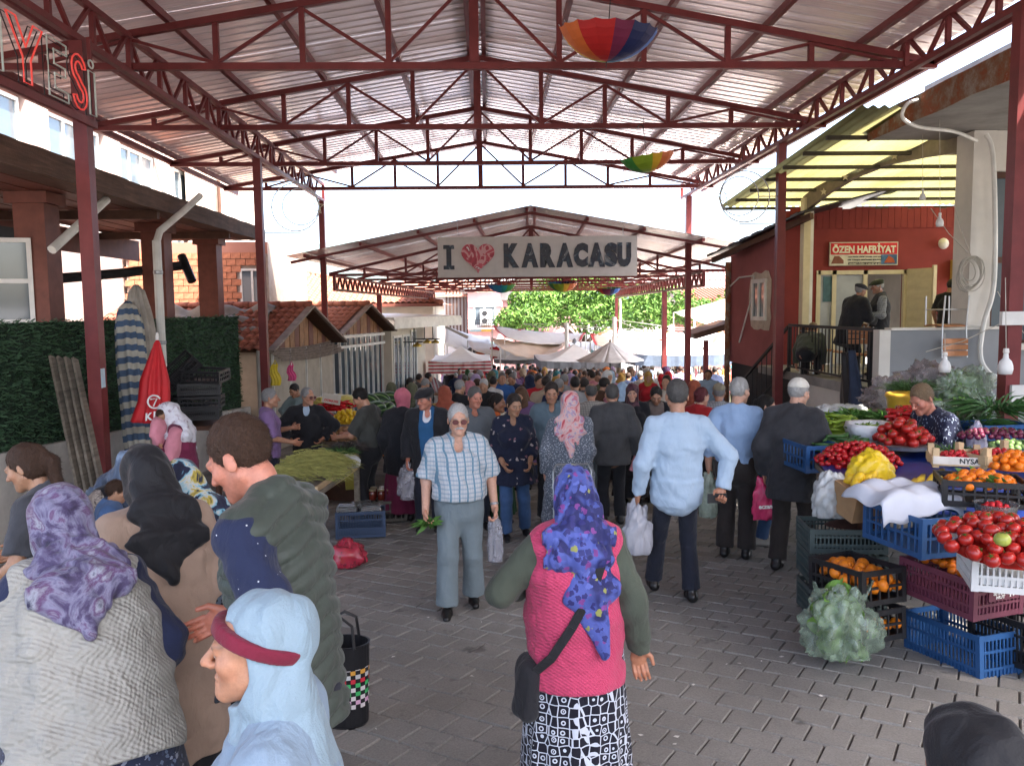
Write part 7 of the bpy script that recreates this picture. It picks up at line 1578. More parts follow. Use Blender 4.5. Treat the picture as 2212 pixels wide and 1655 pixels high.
def L_hair(l, s, kind='short', vol=.0055):
    k = s.k; E = lambda c, r, kk=.02, neg=False: l.ell(s.hp(*c), np.array(r)*k, s.Hr, kk*k, neg)
    E((0, -.018, .036), (.074+vol, .093+vol, .088+vol*1.6))
    if kind in ('long', 'pony', 'bun'): E((0, -.045, -.02), (.074+vol, .06, .075), .03)
    E((0, .118, -.022), (.092, .090, .112), .010, True)
    if kind in ('short', 'bald', 'thin'):
        E((.085, .02, -.05), (.03, .05, .045), .01, True); E((-.085, .02, -.05), (.03, .05, .045), .01, True); l.cut(s.hp(0, -.05, -.062), s.Hr @ np.array([0, .55, -1]))
    if kind == 'bald': E((0, .0, .115), (.062, .088, .062), .012, True)
    if kind == 'thin': E((0, .095, .10), (.055, .06, .05), .02, True)
    if kind == 'bun': E((0, -.115, .03), (.038, .032, .036), .01)
    if kind == 'pony': l.cone(s.hp(0, -.10, .06), s.hp(.0, -.14, -.03), .032*k, .035*k, .02); l.cone(s.hp(0, -.14, -.03), s.hp(-.01, -.11, -.22), .038*k, .03*k, .03); l.cone(s.hp(-.01, -.11, -.22), s.hp(-.02, -.08, -.36), .03*k, .012*k, .03)
    return l
def L_scarf(l, s, tail=.25, wrap=True, vol=.014, seed=0, open_=(.057, .075, .085), cape=0.0, back=.03):
    k = s.k; E = lambda c, r, kk=.02, neg=False: l.ell(s.hp(*c), np.array(r)*k, s.Hr, kk*k, neg)
    E((0, -.018, .032), (.074+vol, .095+vol, .086+vol)); E((0, .0, -.06), (.068+vol, .072+vol*.5, .075), .04)
    if wrap: l.cone(s.hp(0, .0, -.09), s.neck+s.T @ np.array([0, .015, .01])*k, .066*k, .088*k, .04); l.ell(s.neck+s.T @ np.array([0, .06, -.025])*k, np.array([.085, .05, .06])*k, s.T, .04)
    if tail:
        A, B, C = s.neck+s.T @ np.array([0, -.09, .0])*k, s.t(0, -(.088*s.fat+back), .40), s.t(0, -(.112*s.fat+back), .50-tail); l.tcone(s.hp(0, -.07, -.03), A, (.085*k, .05*k), (.12*k, .04*k), s.T[:, 0], s.T[:, 1], .05); l.tcone(A, B, (.13*k, .04*k), (.14*k, .035*k), s.T[:, 0], s.T[:, 1], .04); l.tcone(B, C, (.135*k, .034*k), (.025*k, .026*k), s.T[:, 0], s.T[:, 1], .03)
    if cape: l.tcone(s.neck+s.T @ np.array([0, .0, .03])*k, s.neck+s.T @ np.array([0, .0, -cape])*k, (.10*k, .09*k), (.215*k*s.fat, .155*k*s.fat), s.T[:, 0], s.T[:, 1], .05)
    E((0, .112, -.026), open_, .010, True)
    l.disp(wrinkle(seed, .005, 26, (1, 1, .35))); l.disp(wrinkle(seed+1, .0028, 60, (1, 1, .2))); return l
def L_shoe(l, s, sd, yaw=0.0):
    k = s.k; a = s.an[sd]; D = rot('Z', yaw); g = a-np.array([0, 0, .085])*k; f = lambda x, y, z: g+D @ (np.array([x, y, z])*k)
    l.cone(f(0, -.05, .042), f(0, .06, .040), .040*k, .042*k, .02); l.cone(f(0, .06, .036), f(.008*sd, .165, .026), .042*k, .030*k, .02); l.cone(f(0, -.03, .06), f(0, -.02, .10), .042*k, .042*k, .02); l.cut(g+np.array([0, 0, .002]), (0, 0, -1)); return l
SKIN = {'tan': (.40, .205, .125), 'fair': (.52, .30, .21), 'dark': (.27, .125, .07), 'red': (.48, .20, .135), 'olive': (.36, .20, .12)}
HAIRC = {'black': (.012, .010, .009), 'brown': (.045, .022, .012), 'grey': (.22, .215, .21), 'white': (.40, .39, .375), 'dark': (.022, .016, .013), 'salt': (.10, .095, .09), 'red': (.11, .02, .025), 'blond': (.17, .115, .065)}
def pat_strand(nt, vec, col):
    n = noise(nt, coords(nt, 'Object', (90, 90, 20)), 3, 5, .75); return ramp(nt, n, [(.3, tuple(c*.4 for c in col)), (.7, tuple(min(1, c*1.7) for c in col))])
def hairm(c): return mat('hair_'+c, HAIRC[c], .5, 0, 0, bump=.8, bs=200, pat=pat_strand)
def cloth(name, c, var=.2, rough=.85, pat=None, fold=.55, knit=None, **k):
    """woven stuff: soft folds and a fine weave as bump over the colour"""
    if name in MATS: return MATS[name]
    M = mat(name, c, rough, 0, var, 5, 0, 60, .25, pat=pat, sheen=.1, **k)
    def ht(nt, vec):
        f = noise(nt, coords(nt, 'Object', (7, 7, 4.5)), 1.5, 3, .5, 1.4); w_ = noise(nt, vec, 240, 2, .6)
        h = mth(nt, 'ADD', mth(nt, 'MULTIPLY', f, 1.0), mth(nt, 'MULTIPLY', w_, .09))
        if knit:
            x, y, z = sep(nt, vec); a = mth(nt, 'SINE', mth(nt, 'MULTIPLY', mth(nt, 'ADD', x, mth(nt, 'MULTIPLY', y, .8)), 6.283/knit)); b = mth(nt, 'SINE', mth(nt, 'MULTIPLY', z, 6.283/(knit*.9)))
            h = mth(nt, 'ADD', h, mth(nt, 'MULTIPLY', mth(nt, 'MULTIPLY', a, b), .10))
        return h
    return relief(M, ht, fold, .022)
m_shoe = mat('black_shoe', (.012, .011, .011), .35, 0, .2, 9); m_shoe2 = mat('pale_shoe', (.36, .33, .29), .6, 0, .2, 9)
def child(name, lay, h, M, root):
    V, Q = lay.real(h)
    if not len(V): return None
    me = np_mesh(name, [(V, Q, 0, None)], [M]); o = bpy.data.objects.new(name, me); COL.objects.link(o); o.parent = root; ORG[o] = ORG[root]; return o
def strands(o, s, n, L=.016, w_=.0009):
    """short loose hairs over the hair, so that its outline is broken up"""
    me = o.data; k = len(me.vertices); co = np.empty(k*3); me.vertices.foreach_get('co', co); co = co.reshape(-1, 3); nr = np.empty(k*3); me.vertex_normals.foreach_get('vector', nr); nr = nr.reshape(-1, 3)
    rg = np.random.default_rng(3); i = rg.integers(0, k, n); p, q = co[i], nr[i]; d = s.Hr @ np.array([0, -.55, -.8]); t = d[None, :]+.55*rg.normal(size=(n, 3)); t -= q*(t*q).sum(1)[:, None]*.8; t /= np.linalg.norm(t, axis=1)[:, None]; t = t+q*.22
    Ln = L*(.5+rg.random(n))[:, None]; sd = np.cross(t, q); sd /= np.linalg.norm(sd, axis=1)[:, None]+1e-9; V = np.stack([p-sd*w_, p+sd*w_, p+t*Ln+sd*w_*.3, p+t*Ln-sd*w_*.3], 1).reshape(-1, 3)
    m2 = np_mesh('hair', [(V, np.arange(n*4).reshape(-1, 4), 0, None)], list(me.materials)); b = bpy.data.objects.new('loose_hair', m2); COL.objects.link(b); b.parent = o; ORG[b] = ORG[o]; tag(b, kind='stuff')
def person(label, x, y, H, rz, res=1.0, skin='tan', hair=('short', 'dark'), scarf=None, cap=None, top=None, over=None, bottom=None, shoes=None, pose=None, fat=1.0, female=False, hand=None,
           face=None, base=None, extra=None, group=None, show=('head', 'hands')):
    """one figure: the body is one mesh, garments are its children. res scales the grid with the distance."""
    s = Skel(H, fat=fat, female=female, **(pose or {})); sk = SKIN[skin]; face = face or {}; hand = hand or {}
    brow = HAIRC[(hair or ('', 'dark'))[1]] if not scarf else HAIRC['dark']
    hb, hf = .016*res, .0062*res; parts = []
    b = Lay(); L_torso(b, s, -.012); [L_arm(b, s, d, -.004, 1.05) for d in (1, -1)]; L_legs(b, s, -.010, 1.1)
    if top and top.get('sleeve', 1) < .9: hb2 = .009*res
    else: hb2 = hb
    V, Q = b.real(hb2 if hb2 < hb else hb*1.3); C = np.tile(np.array(sk), (len(V), 1)); parts.append((V, Q, 0, C))
    hl = L_head(Lay(), s, not scarf); V, Q = hl.real(hf); parts.append((V, Q, 0, head_colour(s, V, sk, face.get('brow', brow), face.get('lips', .5 if not female else .75), face.get('stubble', 0 if female else .25))))
    for sd in (1, -1):
        if hand.get(sd) == 'hide': continue
        l = L_hand(Lay(), s, sd, **hand.get(sd, {})); V, Q = l.real(max(.0036, .0046*res)); parts.append((V, Q, 0, np.tile(np.array(sk)*[1.0, .9, .86], (len(V), 1))))
    me = np_mesh('person', parts, [m_skin]); root = bpy.data.objects.new('person', me); COL.objects.link(root)
    root.location = (x, y, zg(y) if base is None else base); root.rotation_euler = (0, 0, rz); ORG[root] = Vector((0, 0, 0)); tag(root, label, 'person', group)
    hc = .0115*res
    if bottom:
        l = Lay(); kind = bottom.get('kind', 'trousers')
        if kind == 'trousers': L_legs(l, s, bottom.get('off', .010), bottom.get('to', .98), bottom.get('flare', 1.25)); l.disp(wrinkle(int(H*1000), .0035, 22, (1, 1, .7)))
        else: L_torso(l, s, .012, top=False); L_skirt(l, s, s.P[2]+.04, bottom.get('hem', .12)*s.k, .16*s.k*fat, bottom.get('r', .27)*s.k*fat**.5, bottom.get('pleat', .010), 15, int(H*999)); l.disp(wrinkle(3, .002, 18, (1, 1, .3)))
        child(bottom.get('name', 'trousers' if kind == 'trousers' else 'skirt'), l, hc*1.1, bottom['m'], root)
    for sd in (1, -1):
        child('shoe', L_shoe(Lay(), s, sd, (pose or {}).get('toe', 0)*sd if False else 0), .008*res, shoes or m_shoe, root)
    def garment(g, name):
        l = Lay(); off = g.get('off', .020); hem = g.get('hem', -.10); sl = g.get('sleeve', 1.0)
        if g.get('coat'): L_torso(l, s, off); L_skirt(l, s, s.P[2]+.06, g['coat']*s.k, .165*s.k*fat+off, g.get('r', .25)*s.k*fat**.5, g.get('pleat', .008), 11, 5)
        else: L_torso(l, s, off, low=hem)
        for sd in (1, -1):
            if sl: L_arm(l, s, sd, off*g.get('sl_off', 1.0), sl, loose=g.get('loose', 1.0))
            else: l.ell(s.sh[sd]-s.T[:, 0]*sd*.025*s.k, np.array([.050, .060, .052])*s.k+off*.9, s.T, .03)
        if g.get('collar'):
            for sd in (1, -1):
                l.cone(s.neck+s.T @ np.array([.0, -.055, .025])*s.k, s.neck+s.T @ np.array([.058*sd, .0, .012])*s.k, .018*s.k, .017*s.k, .012); l.cone(s.neck+s.T @ np.array([.058*sd, .0, .012])*s.k, s.neck+s.T @ np.array([.026*sd, .072, -.045])*s.k, .016*s.k, .010*s.k, .012)
        if g.get('quilt'):
            q = g['quilt']; inv = s.T.T; P0 = s.P
            def f(X, Y, Z):
                x_ = inv[0, 0]*(X-P0[0])+inv[0, 1]*(Y-P0[1])+inv[0, 2]*(Z-P0[2]); z_ = inv[2, 0]*(X-P0[0])+inv[2, 1]*(Y-P0[1])+inv[2, 2]*(Z-P0[2]); return .013*(1-np.abs(np.sin((z_+.32*np.abs(x_))*math.pi/q)))**1.5-.003
            l.disp(f)
        l.disp(wrinkle(g.get('seed', abs(int(x*77))+3), g.get('fold', .0055), g.get('fr', 24)))
        l.disp(wrinkle(g.get('seed', 5)+9, .0014, 60))
        if not g.get('coat'): l.cut(s.t(0, 0, hem), -s.T[:, 2])
        v = g.get('vneck')
        if v: l.ell(s.neck+s.T @ np.array([0, .10, -.02])*s.k, np.array([.045, .07, v])*s.k, s.T, .012, True)
        l.ell(s.neck+s.T @ np.array([0, .012, .05])*s.k, np.array([.062, .064, .05])*s.k, s.T, .012, True) if not g.get('high') else None
        if g.get('open'):
            wd = g['open']; inv = s.T.T; N0 = s.neck
            def f2(X, Y, Z):
                x_ = inv[0, 0]*(X-N0[0])+inv[0, 1]*(Y-N0[1])+inv[0, 2]*(Z-N0[2]); y_ = inv[1, 0]*(X-N0[0])+inv[1, 1]*(Y-N0[1])+inv[1, 2]*(Z-N0[2]); z_ = inv[2, 0]*(X-N0[0])+inv[2, 1]*(Y-N0[1])+inv[2, 2]*(Z-N0[2])
                return np.minimum(wd-.10*np.clip(-.25-z_, 0, .3)-np.abs(x_), y_-.01)
            l.mask(f2, .01)
        o = child(name, l, hc, g['m'], root)
        if g.get('cuff'):
            for sd in (1, -1): c_ = Lay(); w_ = s.wr[sd]; e_ = s.el[sd]; d_ = (w_-e_)/np.linalg.norm(w_-e_); c_.cone(w_-d_*.05*s.k, w_, .040*s.k, .042*s.k, .01, True, True); child('cuff', c_, .008*res, g['cuff'], root)
        return o
    if top: garment(top, top.get('name', 'shirt'))
    if over: garment(over, over.get('name', 'jacket'))
    if scarf:
        l = L_scarf(Lay(), s, **{k_: v_ for k_, v_ in scarf.items() if k_ not in ('m', 'band')}); child('headscarf', l, .0072*res, scarf['m'], root)
    elif hair:
        l = L_hair(Lay(), s, hair[0]); l.disp(wrinkle(9, .0022, 150, (1, 1, .5))); o = child('hair', l, .0066*res, hairm(hair[1]), root); strands(o, s, int(5200/res), .014*res**.5, .0008*res) if res < 1.35 else None
    if cap:
        l = Lay(); k_ = s.k; E = lambda c, r, kk=.02, neg=False, R2=None: l.ell(s.hp(*c), np.array(r)*k_, s.Hr @ (R2 if R2 is not None else np.eye(3)), kk*k_, neg)
        if cap['kind'] == 'flat': E((0, -.005, .082), (.094, .118, .044), R2=rot('X', -.12)); E((0, .10, .058), (.062, .055, .012), .02, R2=rot('X', -.25)); E((0, -.012, .05), (.086, .104, .045))
        elif cap['kind'] == 'skull': E((0, -.018, .045), (.086, .104, .092)); l.cut(s.hp(0, 0, .052), s.Hr @ np.array([0, .18, -1]))
        else: E((0, -.012, .045), (.088, .106, .088)); E((0, .11, .045), (.06, .06, .012), .01, R2=rot('X', -.1)); l.cut(s.hp(0, 0, .035), s.Hr @ np.array([0, 0, -1])); 
        child('cap', l, .0066*res, cap['m'], root)
    if extra: extra(s, root, res)
    return root, s
def world(root, p): return Matrix.LocRotScale(root.location, root.rotation_euler, None) @ Vector([float(q) for q in p])
def PX(u, y, v=950): return at(u, v, y).x
PI = math.pi
# ---- printed and woven stuffs
def pat_plaid(nt, vec, col):
    x, y, z = sep(nt, vec); xx = mth(nt, 'ADD', x, mth(nt, 'MULTIPLY', y, .35)); c = mixc(nt, band(nt, xx, .066, .22), (.50, .51, .52), (.085, .20, .28)); c = mixc(nt, mth(nt, 'MULTIPLY', band(nt, xx, .022, .3), .30), c, (.18, .28, .36)); c = mixc(nt, mth(nt, 'MULTIPLY', band(nt, z, .034, .35), .5), c, (.12, .24, .32)); return mixc(nt, mth(nt, 'MULTIPLY', band(nt, z, .011, .4), .35), c, (.32, .35, .40))
def pat_check(nt, vec, col):
    x, y, z = sep(nt, vec); d = tuple(q*.5 for q in col); c = mixc(nt, mth(nt, 'MULTIPLY', band(nt, mth(nt, 'ADD', x, mth(nt, 'MULTIPLY', y, .4)), .03, .25), .7), col, d); return mixc(nt, mth(nt, 'MULTIPLY', band(nt, z, .03, .25), .7), c, d)
def spots(dark, lights, scale, thr, rand=1.0, sc3=(1, 1, 1), dark2=None):
    def f(nt, vec, col):
        v2 = coords(nt, 'Object', sc3)
        if rand > .5:
            ns = nt.nodes.new('ShaderNodeTexNoise'); ns.inputs['Scale'].default_value = scale*1.3; nt.links.new(v2, ns.inputs[0]); va = nt.nodes.new('ShaderNodeVectorMath'); va.operation = 'MULTIPLY_ADD'; nt.links.new(ns.outputs[1], va.inputs[0]); va.inputs[1].default_value = (1.1/scale,)*3; nt.links.new(v2, va.inputs[2]); v2 = va.outputs[0]
        d = voro(nt, v2, scale, 'F1', rand); cc = voro(nt, v2, scale, 'F1', rand, 'Color'); r_ = nt.nodes.new('ShaderNodeSeparateColor'); nt.links.new(cc, r_.inputs[0])
        L = ramp(nt, r_.outputs[0], [(i/len(lights), c) for i, c in enumerate(lights)], 'CONSTANT'); m_ = mth(nt, 'LESS_THAN', d, thr); bs_ = ramp(nt, noise(nt, vec, 5.5, 2, .5, .5), [(.44, dark), (.5, dark2), (.6, dark2), (.64, dark)]) if dark2 else dark; return mixc(nt, m_, bs_, L)
    return f
def marble(stops, scale=6, dist=2.5, detail=4):
    def f(nt, vec, col): return ramp(nt, noise(nt, vec, scale, detail, .6, dist), stops)
    return f
def rings(dark, light, scale):
    def f(nt, vec, col):
        d = voro(nt, vec, scale, 'F1', .35); e = voro(nt, vec, scale, 'DISTANCE_TO_EDGE', .35); a = mth(nt, 'MULTIPLY', mth(nt, 'GREATER_THAN', d, .16), mth(nt, 'LESS_THAN', d, .27)); b = mth(nt, 'LESS_THAN', e, .05); c = mth(nt, 'LESS_THAN', d, .07); return mixc(nt, mth(nt, 'MAXIMUM', mth(nt, 'MAXIMUM', a, b), c), dark, light)
    return f
c_plaid = cloth('plaid_cotton', (.5, .5, .5), .08, pat=pat_plaid); c_lblue = cloth('pale_blue_cotton', (.36, .46, .57), .06); c_lblue2 = cloth('mid_blue_cotton', (.27, .38, .56), .08); c_black = cloth('black_wool', (.016, .016, .019), .25); c_char = cloth('charcoal_wool', (.034, .034, .038), .25); c_trgrey = cloth('grey_trouser', (.15, .185, .20), .1); c_navyT = cloth('navy_trouser', (.014, .016, .026), .2); c_brownT = cloth('brown_trouser', (.032, .026, .024), .2); c_jean = cloth('denim', (.045, .09, .19), .3); c_pink = cloth('pink_knit', (.50, .055, .125), .1, knit=.017, fold=.8); c_olive = cloth('olive_jersey', (.060, .070, .052), .15)
c_skirtP = cloth('ring_print', (.1, .1, .1), 0, pat=rings((.010, .010, .018), (.52, .55, .62), 24)); c_scarfP = cloth('blue_floral_scarf', (.1, .1, .3), .1, .6, pat=spots((.02, .022, .10), [(.07, .09, .30), (.10, .13, .40), (.18, .05, .22), (.03, .035, .15), (.26, .27, .08), (.03, .03, .14), (.03, .03, .14), (.05, .07, .26)], 34, .46, dark2=(.075, .10, .34)))
c_knitW = cloth('white_knit', (.28, .276, .25), .12, knit=.024, fold=.9); c_navyS = cloth('navy_jersey', (.016, .022, .055), .15); c_scarfA = cloth('purple_marbled_scarf', (.3, .3, .4), 0, .6, pat=marble([(.30, (.02, .016, .04)), (.42, (.06, .046, .105)), (.5, (.17, .165, .25)), (.56, (.085, .04, .105)), (.64, (.24, .25, .31)), (.72, (.02, .02, .05))], 9, .8, 9)); c_skirtA = cloth('dark_blue_print', (.05, .06, .1), 0, pat=spots((.018, .024, .05), [(.10, .13, .2), (.03, .04, .08), (.2, .22, .28)], 45, .34))
c_beige = cloth('beige_wool', (.33, .235, .175), .12); c_bscarf = cloth('black_scarf', (.011, .011, .013), .2, .6); c_croch = cloth('slate_crochet', (.1, .1, .1), 0, pat=spots((.075, .095, .125), [(.008, .008, .012)], 62, .40, .15)); c_scarfC = cloth('teal_yellow_scarf', (.2, .2, .2), 0, .6, pat=marble([(.3, (.012, .014, .03)), (.46, (.015, .02, .05)), (.5, (.16, .38, .48)), (.56, (.45, .47, .45)), (.62, (.42, .33, .05)), (.7, (.015, .02, .04))], 8, 2))
c_vest = cloth('olive_quilt', (.045, .055, .045), .1, .5, fold=.3); c_dotpolo = cloth('navy_dot_polo', (.1, .1, .1), 0, pat=spots((.016, .022, .055), [(.5, .52, .55)], 34, .10, .3)); c_blscarf = cloth('pale_blue_scarf', (.205, .285, .345), .06, .7, fold=.8); c_maroon = cloth('maroon_band', (.14, .012, .03), .15)
c_dgrey = cloth('dark_grey_jersey', (.05, .052, .06), .3); c_leop = cloth('leopard_print', (.3, .3, .3), 0, pat=marble([(.4, (.10, .085, .075)), (.5, (.36, .31, .27)), (.6, (.26, .22, .19))], 38, .5)); c_scarfG = cloth('slate_check_scarf', (.08, .1, .15), .1, .6, pat=marble([(.35, (.035, .045, .07)), (.5, (.08, .11, .17)), (.62, (.18, .24, .32))], 5, 1)); c_scarfH = cloth('white_fringe_scarf', (.62, .60, .62), .1, .7, pat=marble([(.4, (.64, .63, .66)), (.56, (.58, .56, .60)), (.62, (.34, .27, .30))], 14, 1)); c_pinkH = cloth('rose_cardigan', (.50, .19, .23), .2); c_mar = cloth('maroon_jersey', (.13, .015, .045), .2)
c_flor = cloth('navy_floral_blouse', (.1, .1, .1), 0, pat=spots((.012, .015, .032), [(.012, .015, .032), (.35, .30, .28), (.2, .1, .12), (.012, .015, .032), (.012, .015, .032)], 16, .26)); c_scarfV = cloth('pink_red_scarf', (.5, .3, .3), 0, .6, pat=marble([(.34, (.45, .06, .08)), (.44, (.62, .33, .33)), (.5, (.60, .42, .38)), (.57, (.30, .30, .44)), (.64, (.55, .10, .14)), (.72, (.52, .46, .42))], 7, 2)); c_grflor = cloth('grey_white_floral', (.2, .2, .2), 0, pat=spots((.10, .115, .14), [(.42, .44, .46), (.34, .36, .4)], 60, .33)); c_jack = cloth('grey_jacket', (.058, .058, .060), .2); c_slate = cloth('slate_shirt', (.105, .15, .18), .12); c_polo = cloth('grey_polo', (.105, .115, .125), .12); c_cream = cloth('cream_knit', (.52, .47, .38), .12)
c_greenS = cloth('dark_green_skirt', (.012, .05, .02), .3); c_blueV = cloth('blue_vneck', (.022, .085, .19), .12); c_white = cloth('white_cotton_shirt', (.62, .63, .66), .06); c_drose = cloth('rose_scarf', (.46, .12, .16), .25, .6); c_dpolo = cloth('dark_olive_polo', (.042, .043, .038), .2); c_purp = cloth('mauve_shirt', (.20, .12, .25), .12); c_mint = cloth('pale_mint_shirt', (.22, .28, .28), .15)
c_beplaid = cloth('beige_check_shirt', (.34, .31, .27), .05, pat=pat_check); c_gcheck = cloth('grey_check_shirt', (.30, .31, .32), .05, pat=pat_check); c_scarfGG = cloth('dark_plum_scarf', (.09, .04, .06), .4, .5, pat=marble([(.35, (.03, .018, .025)), (.5, (.10, .03, .05)), (.62, (.11, .08, .07)), (.7, (.03, .02, .03))], 10, 1)); c_taupe = cloth('taupe_shirt', (.16, .125, .11), .15); c_redT = cloth('red_top', (.36, .018, .02), .12); c_leafnavy = cloth('navy_leaf_shirt', (.1, .1, .1), 0, pat=spots((.013, .016, .038), [(.30, .34, .42), (.24, .28, .36)], 26, .27, 1.0, (1.9, 1.9, 1))); c_ochre = cloth('ochre_coat', (.40, .24, .06), .15); c_rust = cloth('rust_scarf', (.30, .075, .05), .3, .6); c_khaki = cloth('khaki', (.22, .19, .13), .2)
def beads(s, root, pts, cols, r=.008, L=.035):
    for i, (p, c) in enumerate(zip(pts, cols)):
        mb = MB(); mb.tube([p, p-np.array([0, 0, L*.5]), p-np.array([0, 0, L])], [r*.4, r, r*.3], 6); mb.build('tassel', mat('bead%d' % (i % 8), c, .5), root, local=True, smooth=True)
def strap(s, root, pts, w_, M, name='bag_strap'):
    mb = MB()
    for a, b in zip(pts, pts[1:]): mb.beam(a, b, w_, .012, (0, 1, 0))
    mb.build(name, M, root, local=True)
def glasses(s, root, tint, M=None):
    for x in (1, -1):
        c = s.hp(.033*x, .108, -.001); mb = MB(); n_ = 16; ring = [c+s.Hr @ (np.array([.025*math.cos(t), 0, .020*math.sin(t)])*s.k) for t in [2*math.pi*k/n_ for k in range(n_)]]
        mb.prism([Vector(q) for q in ring], Vector((s.Hr @ np.array([0, .003, 0])).tolist())); mb.build('lens', tint, root, local=True); mb = MB(); mb.tube(ring, .0022, 5, closed=True); mb.tube([s.hp(.057*x, .105, .004), s.hp(.080*x, .05, .006), s.hp(.083*x, -.01, .004)], .0022, 5); mb.build('glasses_frame', M or m_dark, root, local=True)
    mb = MB(); mb.tube([s.hp(-.009, .112, .003), s.hp(.009, .112, .003)], .0022, 5); mb.build('glasses_bridge', M or m_dark, root, local=True)
def moustache(s, root, col, wd=.028):
    l = Lay(); k = s.k
    for x in (1, -1): l.cone(s.hp(.004*x, .104, -.050), s.hp(wd*x, .090, -.058), .0085*k, .005*k, .006)
    l.disp(wrinkle(4, .0015, 220)); child('moustache', l, .0034, hairm(col), root)
def carrier(root, s, sd, M, label, sq=(.62, .4, 1.25), r=.15, dz=-.05, seed=1, name='carrier_bag', fill=None):
    """a thin bag hanging from the hand; a thing of its own"""
    w_ = world(root, s.wr[sd]+np.array([0, .02, -.09*s.k])); c = w_+Vector((0, 0, dz-r*sq[2]*.95)); o = crumple(c, r, M, name, label, 'bag', seed, sq, .26, 48)
    mb = MB(); t_ = w_-c
    for q in (-1, 1): mb.tube([Vector((q*r*.28, 0, r*sq[2]*.75)), Vector((q*r*.12, 0, t_.z-.02)), t_], [.016, .008, .006], 5)
    mb.build('bag_handle', M, o, local=True, smooth=True); return o
# ================================================================== nearest people
def ex_pink(s, root, res):
    f = lambda x, y, z: s.t(x, y, z); P = [f(.11, -.15, .44), f(.05, -.188, .30), f(-.05, -.197, .13), f(-.14, -.175, -.01), f(-.21, -.10, -.10)]
    strap(s, root, [Vector(p) for p in P], .035, c_black); l = Lay(); l.tcone(s.t(-.22, -.02, -.10), s.t(-.235, -.02, -.28), (.05, .085), (.06, .10), (1, 0, 0), (0, 1, 0), .03); l.disp(wrinkle(2, .006, 30)); child('shoulder_bag', l, .011, c_black, root)
    l = Lay(); A = s.hp(.01, -.10, -.05); l.tcone(A, s.t(.03, -.172, .26), (.085, .035), (.085, .030), (1, 0, 0), (0, 1, 0), .04); l.tcone(s.t(.03, -.172, .26), s.t(.10, -.195, .0), (.085, .030), (.02, .018), (1, 0, 0), (0, 1, 0), .04); l.disp(wrinkle(8, .004, 38, (1, 1, .2))); child('scarf_tail', l, .008, c_scarfP, root)
person('woman in bright pink knitted vest and blue floral headscarf, seen from behind', PX(1243, 3.35, 1300), 3.35, 1.55, .06, .8, 'tan', None, dict(m=c_scarfP, tail=.12, seed=2, vol=.018, back=.05), None, dict(m=c_olive, name='long_sleeve', off=.016), dict(m=c_pink, name='knitted_vest', sleeve=0, off=.034, hem=-.19, fold=.004, high=True), dict(m=c_skirtP, kind='skirt', hem=.1, r=.25), m_shoe,
       dict(hands={1: (.13, .0, -.50), -1: (.07, .22, -.27)}, elbows={-1: (.75, -.6, -.3)}, lean=.05), 1.2, True, {1: dict(n=(0, -1, 0), curl=(.5, .55, .5, .45))}, extra=ex_pink)
def ex_blue(s, root, res):
    l = Lay(); l.ell(s.hp(0, -.018, .032), np.array([.098, .119, .110])*s.k, s.Hr, .01); Hr, hc, k = s.Hr, s.hc, s.k
    def f(X, Y, Z):
        x, y, z = X-hc[0], Y-hc[1], Z-hc[2]; hy = (Hr[0, 1]*x+Hr[1, 1]*y+Hr[2, 1]*z)/k; hz = (Hr[0, 2]*x+Hr[1, 2]*y+Hr[2, 2]*z)/k; return (np.abs(hz-(.030+.42*hy))-.019)*k
    l.mask(f, .006); l.ell(s.hp(0, .0, .0), np.array([.070, .09, .10])*s.k, s.Hr, .004, True); child('headband', l, .0045, c_maroon, root)
    cols = [(.03, .08, .5), (.5, .3, .05), (.03, .25, .3), (.16, .03, .3), (.5, .02, .05), (.3, .4, .05), (.05, .3, .1), (.55, .55, .5)]
    P = []; 
    for i in range(18): a = 2*PI*i/18; P.append(s.neck+s.T @ (np.array([.235*math.cos(a)*1.0, .185*math.sin(a), -.25+.02*math.sin(3*a)])*s.k))
    beads(s, root, P, [cols[i % 8] for i in range(18)], .009, .05)
    hm = MB(); hm.tube([Vector((s.neck+s.T @ (np.array([.232*math.cos(a), .18*math.sin(a), -.235+.02*math.sin(3*a)])*s.k)).tolist()) for a in [2*PI*i/60 for i in range(60)]], .006, 5, closed=True); hm.build('crochet_edge', c_white, root, local=True)
person('old woman in pale blue headscarf with maroon headband, in profile at the front', PX(566, 1.65, 1400), 1.65, 1.525, 1.62, .62, 'tan', None, dict(m=c_blscarf, tail=0, seed=5, cape=.27, vol=.016, open_=(.096, .155, .118), wrap=False), None, dict(m=cloth('blue_shawl_top', (.19, .26, .34), .1), name='blouse'), None, dict(m=c_navyS, kind='skirt'), m_shoe, dict(head=(0, .02, 0)), 1.05, True, face=dict(lips=.25), extra=ex_blue)
person('stout woman in white knitted vest and purple marbled headscarf bending forward at left', PX(178, 2.6, 1300), 2.6, 1.63, .62, .7, 'fair', None, dict(m=c_scarfA, tail=.26, seed=7, vol=.03, back=.075), None, dict(m=c_navyS, name='blouse', off=.022), dict(m=c_knitW, name='knitted_vest', sleeve=0, off=.04, hem=-.17, fold=.009, high=True), dict(m=c_skirtA, kind='skirt', r=.32), m_shoe, dict(lean=.5, hands={1: (.10, .12, -.44), -1: (.05, .25, -.38)}, head=(.1, .25, 0)), 1.48, True)
person('woman in beige cardigan and black headscarf seen from behind at left', PX(352, 3.35, 1200), 3.35, 1.67, .66, .85, 'fair', None, dict(m=c_bscarf, tail=.27, seed=9, vol=.02, back=.05), None, dict(m=c_beige, name='cardigan', coat=.42, off=.03, r=.27), None, dict(m=c_black, kind='skirt', hem=.1), m_shoe, dict(lean=.24, head=(.15, .3, 0), hands={-1: (.08, .2, -.36)}), 1.15, True)
